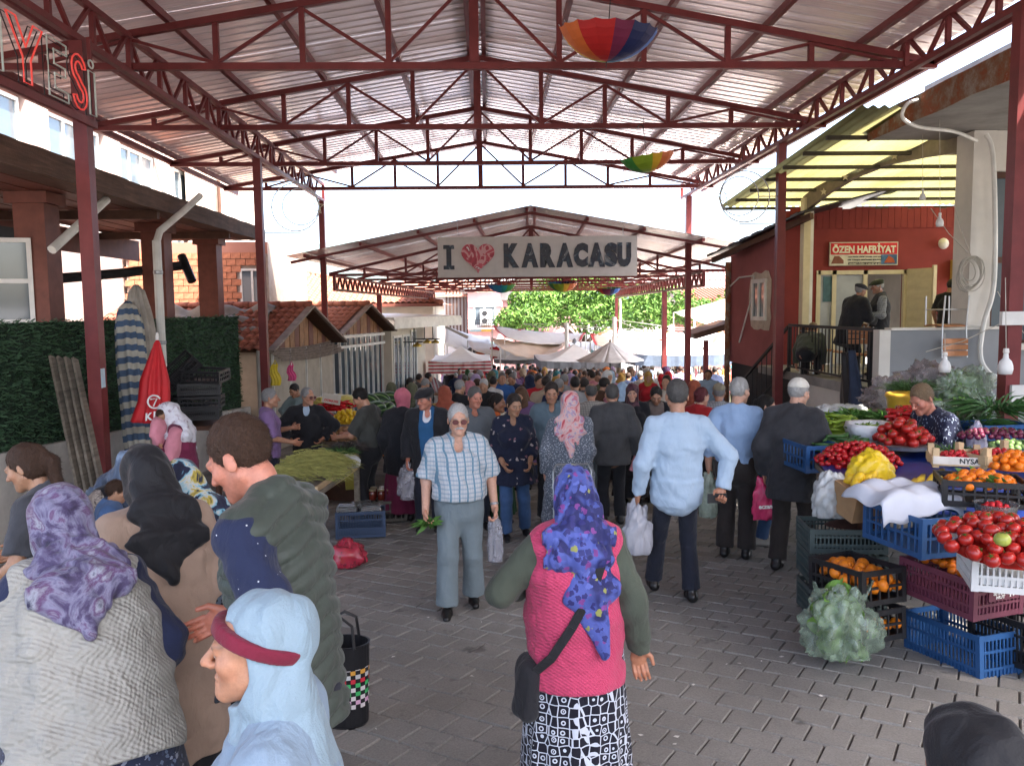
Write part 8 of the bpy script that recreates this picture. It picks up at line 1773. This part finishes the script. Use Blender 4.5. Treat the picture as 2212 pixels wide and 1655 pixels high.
person('woman in slate crochet top and teal and yellow headscarf bending over at left', PX(480, 3.55, 1150), 3.55, 1.62, .95, 1.0, 'fair', None, dict(m=c_scarfC, tail=.2, seed=11), None, dict(m=c_black, name='blouse'), dict(m=c_croch, name='crochet_top', sleeve=.75, off=.034, hem=-.3), dict(m=c_black, kind='skirt'), m_shoe, dict(lean=.5, head=(0, .2, 0), hands={1: (0, .3, -.35), -1: (0, .3, -.35)}), 1.18, True)
def ex_vest(s, root, res):
    sd = -1; a, e = s.sh[sd], s.el[sd]; d = (e-a)/np.linalg.norm(e-a); p = a+(e-a)*.80; l = Lay(); l.cone(p-d*.012, p+d*.006, .066*s.k, .067*s.k, .004, True, True); child('sleeve_trim', l, .006, c_white, root)
person('man in olive quilted sleeveless jacket and navy dotted polo looking down', PX(610, 2.66, 1150), 2.66, 1.855, 1.28, .75, 'red', ('short', 'brown'), None, None, dict(m=c_dotpolo, name='polo_shirt', sleeve=.40, off=.020, sl_off=1.1), dict(m=c_vest, name='quilted_vest', sleeve=0, off=.034, hem=-.16, quilt=.062, fold=.003, collar=True, high=True), dict(m=c_navyT), m_shoe, dict(lean=.12, head=(.0, .48, 0), hands={-1: (.05, -.06, -.48), 1: (0, .3, -.36)}, elbows={-1: (.3, -1, -.2)}), .98, False, face=dict(stubble=.3), extra=ex_vest)
person('long haired girl in dark grey T-shirt looking down at the left edge', PX(118, 4.3, 1000), 4.3, 1.62, 1.45, 1.0, 'olive', ('pony', 'brown'), None, None, dict(m=c_dgrey, sleeve=.42), None, dict(m=c_black, kind='skirt'), m_shoe, dict(lean=.2, head=(.1, .35, 0), hands={-1: (.05, .25, -.38), 1: (0, .3, -.3)}), .95, True)
rG, sG = person('woman in slate checked headscarf and leopard print sleeves holding a toddler', PX(228, 4.75, 1000), 4.75, 1.62, -2.1, 1.0, 'tan', None, dict(m=c_scarfG, tail=.15, seed=13, cape=.1), None, dict(m=c_leop, name='blouse'), dict(m=c_black, name='waistcoat', sleeve=0, off=.03), dict(m=c_black, kind='skirt'), m_shoe, dict(lean=.42, head=(.1, .5, 0), hands={1: (-.05, .32, -.26), -1: (-.05, .3, -.34)}), 1.05, True)
person('toddler in denim jacket carried by the woman in the checked scarf', PX(243, 4.45, 1050), 4.45, .80, -1.2, 1.0, 'olive', ('short', 'brown'), None, None, dict(m=c_jean, name='jacket'), None, dict(m=c_greenS), m_shoe, dict(head=(0, .3, 0)), 1.15, base=.30)
rH, sH = person('woman in white fringed headscarf and rose cardigan beside the red parasol', PX(392, 8.6), 8.6, 1.64, 1.75, 1.25, 'tan', None, dict(m=c_scarfH, tail=.25, seed=15, cape=.06), None, dict(m=c_pinkH, name='cardigan'), dict(m=c_mar, name='waistcoat', sleeve=0, off=.03, hem=-.2), dict(m=c_mar, kind='skirt'), m_shoe, dict(lean=.12, head=(0, .45, 0), hands={-1: (-.03, .3, -.22), 1: (-.05, .3, -.24)}), 1.05, True)
person('baby in pink held by the woman in the white fringed scarf', PX(352, 8.55), 8.5, .68, -1.5, 1.3, 'olive', ('short', 'brown'), None, None, dict(m=c_pinkH, name='jacket'), None, dict(m=c_mar), m_shoe, dict(head=(0, .2, 0)), 1.1, base=.33)
person('person in black hooded headscarf close to the camera at the lower right', PX(2105, 1.42, 1600), 1.42, 1.335, .3, .8, 'tan', None, dict(m=c_bscarf, tail=.2, seed=21, vol=.03, cape=.12), None, dict(m=c_navyS, name='jacket'), None, dict(m=c_black, kind='skirt'), m_shoe, {}, 1.1, True)
# ================================================================== the aisle
m_belt = mat('black_belt', (.012, .011, .010), .35); m_lens = mat('brown_lens', (.13, .05, .05), .1, 0, .0, spec=.8)
def ex_plaid(s, root, res):
    glasses(s, root, m_lens, mat('gold_wire', (.25, .18, .1), .3, .7)); moustache(s, root, 'white', .034)
    l = Lay(); z0 = .045; l.tcone(s.t(0, 0, z0), s.t(0, 0, z0+.001), (.158*s.k*s.fat+.026, .120*s.k*s.fat+.026), (.158*s.k*s.fat+.026, .120*s.k*s.fat+.026), s.T[:, 0], s.T[:, 1], .01); l.cut(s.t(0, 0, z0+.018), s.T[:, 2]); l.cut(s.t(0, 0, z0-.018), -s.T[:, 2]); child('belt', l, .008, m_belt, root)
    w_ = s.wr[-1]; e = s.el[-1]; d = (w_-e)/np.linalg.norm(w_-e); l = Lay(); l.cone(w_-d*.035, w_-d*.015, .036*s.k, .036*s.k, .004, True, True); child('wrist_watch', l, .006, m_grey, root)
    q = s.t(-.09, .150, .33); MB().box(q, (.10, .006, .11)).build('breast_pocket', c_plaid, root, local=True)
rQ, sQ = person('old man in blue plaid short sleeved shirt with tinted glasses walking to the camera', PX(990, 6.45), 6.45, 1.66, PI+.08, .95, 'fair', ('short', 'white'), None, None, dict(m=c_plaid, collar=1, vneck=.085, sleeve=.46, off=.026, hem=.035, loose=1.5, fold=.008), None, dict(m=c_trgrey, off=.020, flare=1.35), m_shoe, dict(hands={1: (.10, .10, -.49), -1: (.11, .04, -.5)}, feet={1: (.12, .10, 0), -1: (.11, -.14, .01)}, head=(.06, .05, 0)), 1.16, False, {1: dict(curl=(.7, .8, .8, .8)), -1: dict(curl=(.9, .95, .95, .9))}, face=dict(brow=HAIRC['grey'], stubble=.1), extra=ex_plaid)
m_clearbag = mat('thin_clear_bag', (.36, .36, .40), .16, 0, .1, 6, .5, 14, spec=.8, alpha=.5); m_prt = mat('printed_white_bag', (.42, .42, .46), .25, 0, .1, 6, .5, 14, spec=.7, alpha=.8); m_pinkbag = mat('pink_print_bag', (.60, .05, .14), .3, 0, .2, 9, .4, 16); m_grbag = mat('greenish_thin_bag', (.36, .42, .34), .2, 0, .4, 8, .6, 16, alpha=.75)
carrier(rQ, sQ, -1, m_clearbag, 'thin clear bag in the plaid shirted man\'s left hand', (.4, .3, 1.5), .12, seed=71); tuft(world(rQ, sQ.wr[1]+np.array([-.02, .06, -.10])), 60, .10, .03, m_grn, 'parsley_sprig', 'sprig of green parsley in the plaid shirted man\'s hand', 'herbs', 81, .3, .014)
rR, sR = person('grey haired man in loose pale blue shirt walking away, phone behind his back', PX(1462, 6.5), 6.5, 1.83, -.04, .95, 'tan', ('short', 'salt'), None, None, dict(m=c_lblue, collar=1, off=.024, coat=.79, r=.185, pleat=.004, fold=.004, fr=36, loose=.9, cuff=c_lblue), None, dict(m=c_navyT, flare=1.35, off=.004), m_shoe, dict(hands={1: (.13, -.13, -.44), -1: (.11, .03, -.50)}, elbows={1: (1, -.1, -.1)}, feet={1: (.13, .06, 0), -1: (.13, .25, .02)}), 1.02, False, {1: dict(d=(-.35, -.5, -.7), n=(0, -1, 0), curl=(.8, .9, .9, .9))})
ph = world(rR, sR.wr[1]+np.array([-.06, -.07, -.06])); pm = MB(); pm.box((0, 0, 0), (.15, .012, .075)); pm = pm.build('phone', m_black, at=ph, local=True); tag(pm, 'black phone held behind the pale blue shirted man', 'phone'); carrier(rR, sR, -1, m_prt, 'white printed bag in the pale blue shirted man\'s hand', (.55, .35, 1.45), .15, seed=72)
rS, sS = person('white haired man in mid blue shirt standing with his back to us', PX(1592, 8.0), 8.0, 1.80, -.42, 1.05, 'fair', ('short', 'white'), None, None, dict(m=c_lblue2, collar=1, off=.024, hem=.02, fold=.008, sleeve=.75), None, dict(m=c_brownT, off=.022), m_shoe, dict(head=(-.45, .1, 0), hands={1: (.0, .22, -.3), -1: (.08, .02, -.5)}), 1.1, False)
carrier(rS, sS, -1, m_grbag, 'thin bag of greens in the mid blue shirted man\'s hand', (.5, .35, 1.5), .15, seed=73)
rT, sT = person('old man in charcoal jacket and white skullcap leaning to the stall', PX(1712, 7.5), 7.5, 1.80, -.62, 1.0, 'fair', ('short', 'white'), None, dict(kind='skull', m=cloth('white_crochet_cap', (.60, .57, .50), .08, knit=.02)), dict(m=c_lblue, collar=1), dict(m=c_char, name='jacket', off=.040, hem=-.27, collar=True, fold=.007), dict(m=c_brownT, off=.016, flare=1.3), m_shoe, dict(lean=.14, head=(-.35, .2, 0), hands={1: (.10, .25, -.40), -1: (.07, .0, -.5)}, feet={1: (.14, .1, 0), -1: (.10, -.06, 0)}), 1.1, False, {1: dict(curl=(.8, .9, .9, .9))})
pkb = carrier(rT, sT, -1, m_pinkbag, 'pink pharmacy bag with white lettering in the old man\'s hand', (.6, .35, 1.2), .16, seed=74); lp_ = Vector((pkb.location.x, pkb.location.y-.068, pkb.location.z)); ORG[pkb] = Vector((0, 0, 0))
ORG[pkb] = pkb.location.copy(); text('lettering', 'eczane', .06, m_wl, lp_+Vector((0, -.012, .0)), (1, .1, 0), UP, pkb, .002, .002)
def ex_neck(s, root, res):
    mb = MB(); mb.tube([s.neck+s.T @ np.array([-.06, .05, .0]), s.t(-.03, .135, .33), s.t(.0, .15, .20), s.t(.03, .135, .33), s.neck+s.T @ np.array([.06, .05, .0])], .004, 5); mb.build('pendant_cord', c_beige, root, local=True); l = Lay(); l.tcone(s.t(-.17, .10, -.08), s.t(.05, .15, -.12), (.09, .05), (.09, .05), (0, 0, 1), (0, 1, 0), .03); child('handbag', l, .014, m_black, root)
person('woman in dark floral blouse and jeans with hair tied back, walking to the camera', PX(1108, 9.1), 9.1, 1.64, PI+.12, 1.15, 'olive', ('bun', 'dark'), None, None, dict(m=c_flor, name='blouse', coat=.66, off=.026, r=.27, vneck=.07, sleeve=.85, loose=1.4), None, dict(m=c_jean), m_shoe, dict(head=(.25, .28, 0), hands={1: (-.02, .18, -.44), -1: (.02, .16, -.44)}, feet={1: (.1, .05, 0), -1: (.16, -.15, 0)}), 1.12, True, extra=ex_neck)
rV, sV = person('woman in grey speckled coat and pink red headscarf pulling a shopping trolley', PX(1231, 8.4), 8.4, 1.67, -.05, 1.1, 'fair', None, dict(m=c_scarfV, tail=.34, seed=23, vol=.022, back=.05), None, dict(m=c_grflor, name='coat', coat=.30, off=.030, r=.27), None, dict(m=c_black, kind='skirt', hem=.1), m_shoe, dict(hands={1: (-.02, -.12, -.50), -1: (.1, .05, -.5)}), 1.22, True)
tl_ = empty('shopping_trolley', (PX(1235, 7.9), 7.85, zg(7.9)), 'wheeled shopping trolley with a metal handle behind the grey coated woman', 'trolley'); x0 = PX(1195, 7.9, 1000); x1 = PX(1277, 7.9, 1000); zt = at(1235, 1004, 7.9).z
MB().tube([(x0, 7.75, zg(7.8)+.15), (x0, 7.9, zt-.06), (x0+.03, 7.92, zt), (x1-.03, 7.92, zt), (x1, 7.9, zt-.06), (x1, 7.75, zg(7.8)+.15)], .011, 6).build('handle', m_grey, tl_)
MB().box(((x0+x1)/2, 7.72, zg(7.8)+.42), (x1-x0-.04, .22, .55), None, 1.1).build('bag_body', cloth('trolley_cloth', (.14, .11, .08), .4), tl_)
for x in (x0, x1): MB().lathe([(.07, -.015), (.08, 0), (.07, .015)], (x, 7.75, zg(7.75)+.085), 14, Matrix.Rotation(PI/2, 3, 'Y')).build('wheel', m_black, tl_)
rJ, sJ = person('man in dark grey jacket with greying hair walking away', PX(1322, 9.8), 9.8, 1.70, .02, 1.2, 'tan', ('short', 'salt'), None, None, dict(m=c_black), dict(m=c_jack, name='jacket', off=.042, hem=-.16, fold=.008, high=True, collar=True), dict(m=c_black), m_shoe, dict(hands={1: (.12, .03, -.48), -1: (.1, .05, -.48)}), 1.15)
pk0 = world(rJ, sJ.wr[1]+np.array([0, -.02, -.14])); pk_b = MB(); pk_b.box((0, 0, 0), (.12, .05, .20), Matrix.Rotation(.35, 3, 'Y')); tag(pk_b.build('packet', mat('pink_packet', (.5, .2, .24), .5), at=pk0, local=True), 'pink striped packet in the dark jacket man\'s hand', 'packet')
person('dark haired man in slate blue shirt walking to the camera behind the floral woman', PX(1192, 9.9), 9.9, 1.74, PI-.05, 1.2, 'tan', ('short', 'dark'), None, None, dict(m=c_slate, collar=1, vneck=.06, hem=.02, off=.024), None, dict(m=c_black, off=.02), m_shoe, dict(head=(0, .22, 0)), .98, face=dict(stubble=.35))
person('heavy man in grey polo shirt facing us behind the plaid shirted man', PX(1025, 9.7), 9.7, 1.70, PI+.25, 1.2, 'red', ('short', 'salt'), None, None, dict(m=c_polo, name='polo_shirt', collar=1, vneck=.05, sleeve=.45, off=.028), None, dict(m=c_navyT), m_shoe, dict(head=(.2, .15, 0)), 1.42)
person('woman in cream knit with orange and white neck scarf, head turned left', PX(1072, 10.0), 10.0, 1.60, PI+.7, 1.25, 'dark', ('bun', 'black'), None, None, dict(m=c_cream, name='sweater'), None, dict(m=c_greenS, kind='skirt'), m_shoe, dict(head=(.5, .1, 0)), 1.1, True, extra=lambda s, r_, q: child('neck_scarf', Lay().cone(s.neck+s.T @ np.array([0, .03, .0]), s.t(.02, .14, .24), .06, .012, .02), .012, cloth('orange_scarf', (.55, .12, .03)), r_))
rZ, sZ = person('man in black jacket, blue sweater and flat cap carrying plastic bags', PX(925, 9.7), 9.7, 1.69, PI-.12, 1.15, 'red', ('short', 'salt'), None, dict(kind='flat', m=c_black), dict(m=c_white, collar=1, vneck=.05, sleeve=.9), dict(m=c_black, name='jacket', off=.045, hem=-.26, open=.085, high=True), dict(m=c_navyT), m_shoe, dict(head=(-.55, .2, 0)), 1.12, face=dict(stubble=.4), extra=lambda s, r_, q: child('sweater', L_torso(Lay(), s, .030).cut(s.t(0, 0, -.1), -s.T[:, 2]).ell(s.neck+s.T @ np.array([0, .10, -.02]), (.05, .09, .12), s.T, .01, True), .014, c_blueV, r_))
carrier(rZ, sZ, 1, m_clearbag, 'clear bag hanging from the cap wearing man\'s right hand', (.55, .4, 1.2), .17, seed=75); carrier(rZ, sZ, -1, m_grbag, 'bag of white vegetables beside the cap wearing man', (.5, .4, 1.1), .15, seed=76)
person('woman in black coat and rose headscarf seen from behind left of the cap wearing man', PX(870, 10.3), 10.3, 1.66, -.25, 1.25, 'fair', None, dict(m=c_drose, tail=0, seed=25, vol=.022), None, dict(m=c_black, name='coat', coat=.62, off=.034, r=.25), None, dict(m=c_mar, kind='skirt'), m_shoe, dict(head=(-.3, .1, 0)), 1.12, True)
person('young man in dark polo shirt looking down at his phone, turned left', PX(797, 10.4), 10.4, 1.70, 1.25, 1.2, 'tan', ('short', 'black'), None, None, dict(m=c_dpolo, name='polo_shirt', collar=1, sleeve=.45, off=.024, hem=.02), None, dict(m=c_black, off=.02), m_shoe, dict(lean=.06, head=(.1, .5, 0), hands={-1: (.0, .36, -.28), 1: (-.02, .34, -.28)}), 1.0)
person('grey haired man in black sweater with hands on his hips', PX(664, 11.4), 11.4, 1.66, PI-.1+.3, 1.25, 'tan', ('thin', 'grey'), None, None, dict(m=c_lblue, collar=1), dict(m=c_black, name='sweater', off=.034, vneck=.10), dict(m=c_black), m_shoe, dict(head=(.75, .1, 0), hands={1: (.05, .12, -.36), -1: (.05, .12, -.36)}, elbows={1: (1, -.25, 0), -1: (1, -.25, 0)}), 1.12, extra=lambda s, r_, q: glasses(s, r_, m_lens))
person('grey haired man in mauve shirt turned right, talking by the herb table', PX(585, 10.6), 10.6, 1.68, -1.35, 1.2, 'tan', ('short', 'grey'), None, None, dict(m=c_purp, collar=1, sleeve=.5, off=.024), None, dict(m=c_navyT), m_shoe, dict(head=(0, .05, 0), hands={-1: (.0, .3, -.2), 1: (.0, .3, -.34)}), 1.05)
person('man in pale mint shirt leaning forward at the kiosk behind', PX(655, 15.2), 15.2, 1.68, PI-.4, 1.6, 'tan', ('short', 'black'), None, None, dict(m=c_mint, collar=1), None, dict(m=c_black), m_shoe, dict(lean=.25, head=(-.2, .4, 0), hands={1: (.05, .12, -.36), -1: (.05, .2, -.4)}, elbows={1: (1, -.25, 0)}), 1.0)
person('balding man in beige checked shirt walking away in the middle', PX(1277, 11.0), 11.0, 1.68, .05, 1.3, 'tan', ('bald', 'salt'), None, None, dict(m=c_beplaid, collar=1, off=.026, sleeve=.5), None, dict(m=c_trgrey), m_shoe, {}, 1.15)
person('woman in plum headscarf and dark patterned coat facing us', PX(1366, 11.2), 11.2, 1.66, PI-.1, 1.3, 'fair', None, dict(m=c_scarfGG, tail=0, seed=27, cape=.2, vol=.02), None, dict(m=c_black, name='coat', coat=.4, off=.03), None, dict(m=c_black, kind='skirt'), m_shoe, dict(head=(-.1, .1, 0)), 1.12, True)
person('bearded dark haired man in taupe shirt looking down', PX(1412, 11.4), 11.4, 1.66, PI+.1, 1.3, 'tan', ('short', 'black'), None, None, dict(m=c_taupe, collar=1, off=.024), dict(m=c_black, name='waistcoat', sleeve=0, off=.03, open=.1), dict(m=c_black), m_shoe, dict(lean=.2, head=(-.25, .45, 0)), 1.05, face=dict(stubble=.75))
person('woman in dark red top with reddish hair turned right', PX(1512, 10.6), 10.6, 1.62, -.9, 1.3, 'fair', ('bun', 'red'), None, None, dict(m=c_redT, name='sweater', off=.03), None, dict(m=c_black), m_shoe, dict(head=(-.2, .15, 0)), 1.15, True)
person('old man in grey checked shirt and cap between the blue shirted men', PX(1552, 10.8), 10.8, 1.66, -.3, 1.3, 'tan', ('short', 'grey'), None, dict(kind='skull', m=c_khaki), dict(m=c_gcheck, collar=1, off=.026), None, dict(m=c_trgrey), m_shoe, {}, 1.05)
person('dark haired woman partly hidden by the skullcap man', PX(1648, 8.6), 8.6, 1.60, -1.9, 1.2, 'fair', ('bun', 'black'), None, None, dict(m=cloth('teal_top', (.05, .22, .25), .2), name='sweater'), None, dict(m=c_jean), m_shoe2, dict(head=(0, .2, 0)), 1.05, True)
rK, sK = person('seller in navy leaf print shirt bending over the produce stall', PX(2050, 7.35, 950), 7.35, 1.82, 1.75, 1.0, 'red', ('short', 'blond'), None, None, dict(m=c_leafnavy, collar=1, off=.028, fold=.008), None, dict(m=c_jean), m_shoe, dict(lean=.42, head=(.15, .4, 0), hands={-1: (.02, .3, -.42), 1: (0, .28, -.4)}), 1.08)
# terrace
person('man in black coat and dark flat cap bending towards another on the terrace', PX(1838, 14.2, 650), 14.2, 1.66, -1.2, 1.4, 'tan', ('short', 'grey'), None, dict(kind='flat', m=c_char), dict(m=c_white), dict(m=c_black, name='coat', off=.04, hem=-.35), dict(m=c_black), m_shoe, dict(lean=.35, head=(0, .1, 0), hands={1: (0, .3, -.3), -1: (0, .3, -.34)}), 1.1, base=TZ)
person('man in dark waistcoat with green beret standing on the terrace', PX(1898, 14.4, 650), 14.4, 1.70, 1.3, 1.4, 'tan', ('short', 'white'), None, dict(kind='flat', m=cloth('green_felt', (.035, .04, .02))), dict(m=c_gcheck), dict(m=c_char, name='waistcoat', sleeve=0, off=.035, hem=-.2), dict(m=c_navyT), m_shoe, dict(head=(.2, .15, 0), hands={-1: (0, .25, -.3)}), 1.12, base=TZ)
person('young man in black T-shirt behind the upturned chair', PX(2048, 15.2, 650), 15.2, 1.72, -1.1, 1.4, 'tan', ('short', 'black'), None, None, dict(m=c_black, sleeve=.42), None, dict(m=c_black), m_shoe, dict(lean=.1, head=(-.1, .25, 0)), .98, base=TZ)
person('seated man with grey hair on the terrace right of the black T-shirt', PX(2092, 15.6, 680), 15.6, 1.66, 1.5, 1.5, 'fair', ('bald', 'grey'), None, None, dict(m=c_navyS), None, dict(m=c_black), m_shoe, dict(drop=.38, feet={1: (.1, .42, 0), -1: (.1, .42, 0)}, lean=.2, head=(0, .2, 0)), 1.1, base=TZ)
person('seated man in grey green jacket low behind the terrace railing', PX(1752, 14.4, 760), 14.6, 1.64, -.6, 1.5, 'tan', ('bald', 'blond'), None, None, dict(m=c_olive, name='jacket'), None, dict(m=c_black), m_shoe, dict(drop=.47, feet={1: (.1, .42, 0), -1: (.1, .42, 0)}, lean=.95), 1.1, base=TZ)
# ================================================================== the crowd further down: a few figures, recoloured one by one
PAL = {'white': (.62, .62, .60), 'black': (.016, .016, .018), 'navy': (.018, .026, .06), 'blue': (.04, .12, .34), 'pale blue': (.33, .45, .58), 'red': (.42, .02, .03), 'grey': (.24, .24, .24), 'dark grey': (.085, .085, .09), 'beige': (.38, .29, .2), 'brown': (.085, .045, .026), 'purple': (.13, .07, .15), 'green': (.05, .11, .05), 'ochre': (.38, .23, .06), 'pink': (.50, .2, .24), 'cream': (.52, .47, .38), 'olive': (.10, .10, .06), 'orange': (.48, .14, .03), 'teal': (.05, .2, .22), 'lilac': (.34, .26, .42), 'rust': (.28, .07, .04)}
PM = {k: cloth('crowd_'+k.replace(' ', '_'), c, .2, fold=.4) for k, c in PAL.items()}; SKM = [mat('crowd_skin%d' % i, c, .55, 0, .12) for i, c in enumerate(((.40, .21, .13), (.50, .29, .20), (.30, .145, .085)))]
def crowd_mesh(kind, pose, fat, fem, sleeve=1.0):
    s = Skel(1.7, fat=fat, female=fem, **pose); h = .021; P = []
    V, Q = L_head(Lay(), s).real(.0125); P.append((V, Q, 0, None))
    b = Lay(); [L_arm(b, s, d, -.002, 1.05) for d in (1, -1)]; [L_hand(b, s, d, curl=(.6, .6, .6, .6)) for d in (1, -1)]; V, Q = b.real(.017); P.append((V, Q, 0, None))
    t = L_torso(Lay(), s, .024, low=-.12); [L_arm(t, s, d, .016, sleeve) for d in (1, -1)]
    if kind == 'coat': L_skirt(t, s, s.P[2]+.05, .45, .18*fat, .26*fat**.5, .01, 11, 3)
    t.disp(wrinkle(5, .006, 22)); V, Q = t.real(h); P.append((V, Q, 1, None))
    l = L_legs(Lay(), s, .010) if kind != 'coat' else L_skirt(Lay(), s, .8, .12, .18, .25, .01, 13, 4)
    V, Q = l.real(h); P.append((V, Q, 2, None))
    if kind == 'coat' or pose.get('_sc'): l = L_scarf(Lay(), s, .22, seed=3, vol=.02)
    else: l = L_hair(Lay(), s, 'short')
    V, Q = l.real(.015); P.append((V, Q, 3, None))
    l = Lay(); [L_shoe(l, s, d) for d in (1, -1)]; V, Q = l.real(.016); P.append((V, Q, 4, None))
    return np_mesh('person', P, [SKM[0], PM['grey'], PM['black'], PM['black'], m_shoe])
CROWDV = [('shirt', crowd_mesh('shirt', dict(hands={1: (.09, .1, -.48)}, feet={1: (.1, .12, 0), -1: (.1, -.1, 0)}), 1.05, False)), ('T-shirt', crowd_mesh('shirt', dict(head=(.4, .1, 0), hands={-1: (.05, .3, -.25)}), 1.1, False, .45)), ('jacket', crowd_mesh('shirt', dict(head=(-.5, .2, 0), lean=.08), 1.2, False)), ('coat', crowd_mesh('coat', dict(head=(.2, .1, 0)), 1.1, True)), ('coat', crowd_mesh('coat', dict(head=(-.4, .2, 0), lean=.12, hands={1: (.0, .3, -.28)}), 1.2, True)), ('sweater', crowd_mesh('shirt', dict(lean=.2, head=(0, .4, 0), hands={1: (0, .32, -.3), -1: (0, .3, -.34)}), 1.1, False))]
NC = list(PAL); used = set(); spots_ = []; rg = random.Random(42)
def crowd(u, y, H, rz, vi, top, bot, hd, skin_=0, x=None):
    g, me = CROWDV[vi]; o = bpy.data.objects.new('person', me); COL.objects.link(o); x = PX(u, y, 820) if x is None else x; o.location = (x, y, zg(y)); o.rotation_euler = (0, 0, rz); o.scale = (H/1.7*rg.uniform(.93, 1.12), H/1.7*rg.uniform(.95, 1.1), H/1.7)
    hm = PM[hd] if vi in (3, 4) else hairm(hd)
    for sl, m_ in zip(o.material_slots, (SKM[skin_], PM[top], PM[bot], hm, m_shoe)): sl.link = 'OBJECT'; sl.material = m_
    ORG[o] = o.location.copy(); spots_.append((x, y)); c = math.cos(rz); face = 'walking away' if c > .6 else 'coming nearer' if c < -.6 else 'turned sideways'
    pl = 'by the awning shop' if u < 1010 else 'left in crowd' if u < 1110 else 'below sign heart' if u < 1190 else 'mid crowd' if u < 1290 else 'right of parasol' if u < 1400 else 'far right'
    dp = '' if y < 17 else 'further back ' if y < 26 else 'far back '
    wear = ('%s %s and %s headscarf' % (top, g, hd)) if vi in (3, 4) else ('%s %s, %s trousers' % (top, g, bot))
    tag(o, 'person in %s %s%s %s' % (wear, dp, face, pl), 'person', 'shoppers in the crowd')
for a in ((960, 12.6, 1.62, .1, 3, 'ochre', 'black', 'rust'), (987, 13.4, 1.7, -.3, 2, 'black', 'black', 'grey'), (1128, 12.7, 1.6, PI-.1, 4, 'purple', 'navy', 'brown'), (1163, 15.6, 1.72, PI, 1, 'red', 'navy', 'dark'), (1085, 17.2, 1.75, PI+.1, 0, 'blue', 'navy', 'salt'), (1046, 14.6, 1.7, PI+.2, 2, 'black', 'black', 'white'), (1066, 16.2, 1.7, -.6, 1, 'white', 'grey', 'black'), (1300, 13.6, 1.7, -.5, 2, 'brown', 'black', 'black'), (1242, 12.9, 1.74, .05, 0, 'grey', 'navy', 'black'), (1262, 14.2, 1.68, .2, 2, 'dark grey', 'black', 'dark'), (1205, 14.0, 1.68, 0, 2, 'navy', 'black', 'grey'), (1345, 13.2, 1.62, .3, 3, 'green', 'black', 'pale blue'), (1325, 13.4, 1.6, -.7, 4, 'red', 'black', 'pink'), (1440, 13.8, 1.72, PI-.5, 0, 'cream', 'black', 'black'), (1180, 14.4, 1.72, -.1, 0, 'beige', 'grey', 'dark'), (1145, 16.8, 1.7, .1, 3, 'cream', 'black', 'navy'), (1108, 18.6, 1.72, PI, 2, 'navy', 'grey', 'salt'), (1500, 13.2, 1.64, -1.1, 3, 'cream', 'black', 'rust'), (1015, 16.4, 1.6, .9, 3, 'pink', 'black', 'pink'), (1032, 18.0, 1.62, .2, 1, 'white', 'olive', 'brown'), (890, 14.6, 1.62, -.6, 3, 'grey', 'black', 'olive'), (845, 16.0, 1.6, -.9, 3, 'dark grey', 'black', 'olive'), (905, 16.8, 1.68, -.8, 5, 'grey', 'black', 'grey'), (880, 18.0, 1.66, -.5, 2, 'black', 'black', 'dark'), (925, 21.5, 1.72, -1.3, 1, 'black', 'black', 'black'), (905, 22.2, 1.68, -1.2, 1, 'dark grey', 'black', 'dark'), (1400, 19, 1.7, PI-.3, 3, 'red', 'black', 'ochre'), (1420, 22, 1.72, -.6, 5, 'dark grey', 'navy', 'grey'), (1385, 21, 1.7, .4, 2, 'black', 'grey', 'white'), (1545, 24, 1.75, .3, 2, 'navy', 'black', 'dark'), (1530, 20, 1.72, PI-.4, 0, 'pale blue', 'navy', 'black'), (1520, 27, 1.75, .2, 1, 'white', 'navy', 'dark')): crowd(*a)
k = 0
while len(spots_) < 235 and k < 9000:
    k += 1; u = rg.uniform(950, 1575) if rg.random() < .6 else rg.uniform(985, 1330); y = 16+27*rg.random()**.8; x = PX(u, y, 820)
    if y < 30 and u < 1000 or (y < 24 and x > 4.6) or (28 < y < 35 and x < -1.4): continue
    if any((x-a)**2+(y-b)**2 < .55**2 for a, b in spots_): continue
    vi = rg.choice((0, 0, 1, 2, 2, 3, 3, 4, 5)); col = rg.choice(NC); hd = rg.choice(NC if vi in (3, 4) else ('black', 'dark', 'grey', 'salt', 'white', 'brown')); crowd(u, y, rg.uniform(1.56, 1.78), rg.choice((0, 0, PI, PI, 1.2, -1.2))+rg.uniform(-.4, .4), vi, col, rg.choice(('black', 'navy', 'dark grey', 'grey', 'brown', 'blue', 'olive')), hd, rg.choice((0, 1, 2)), x)
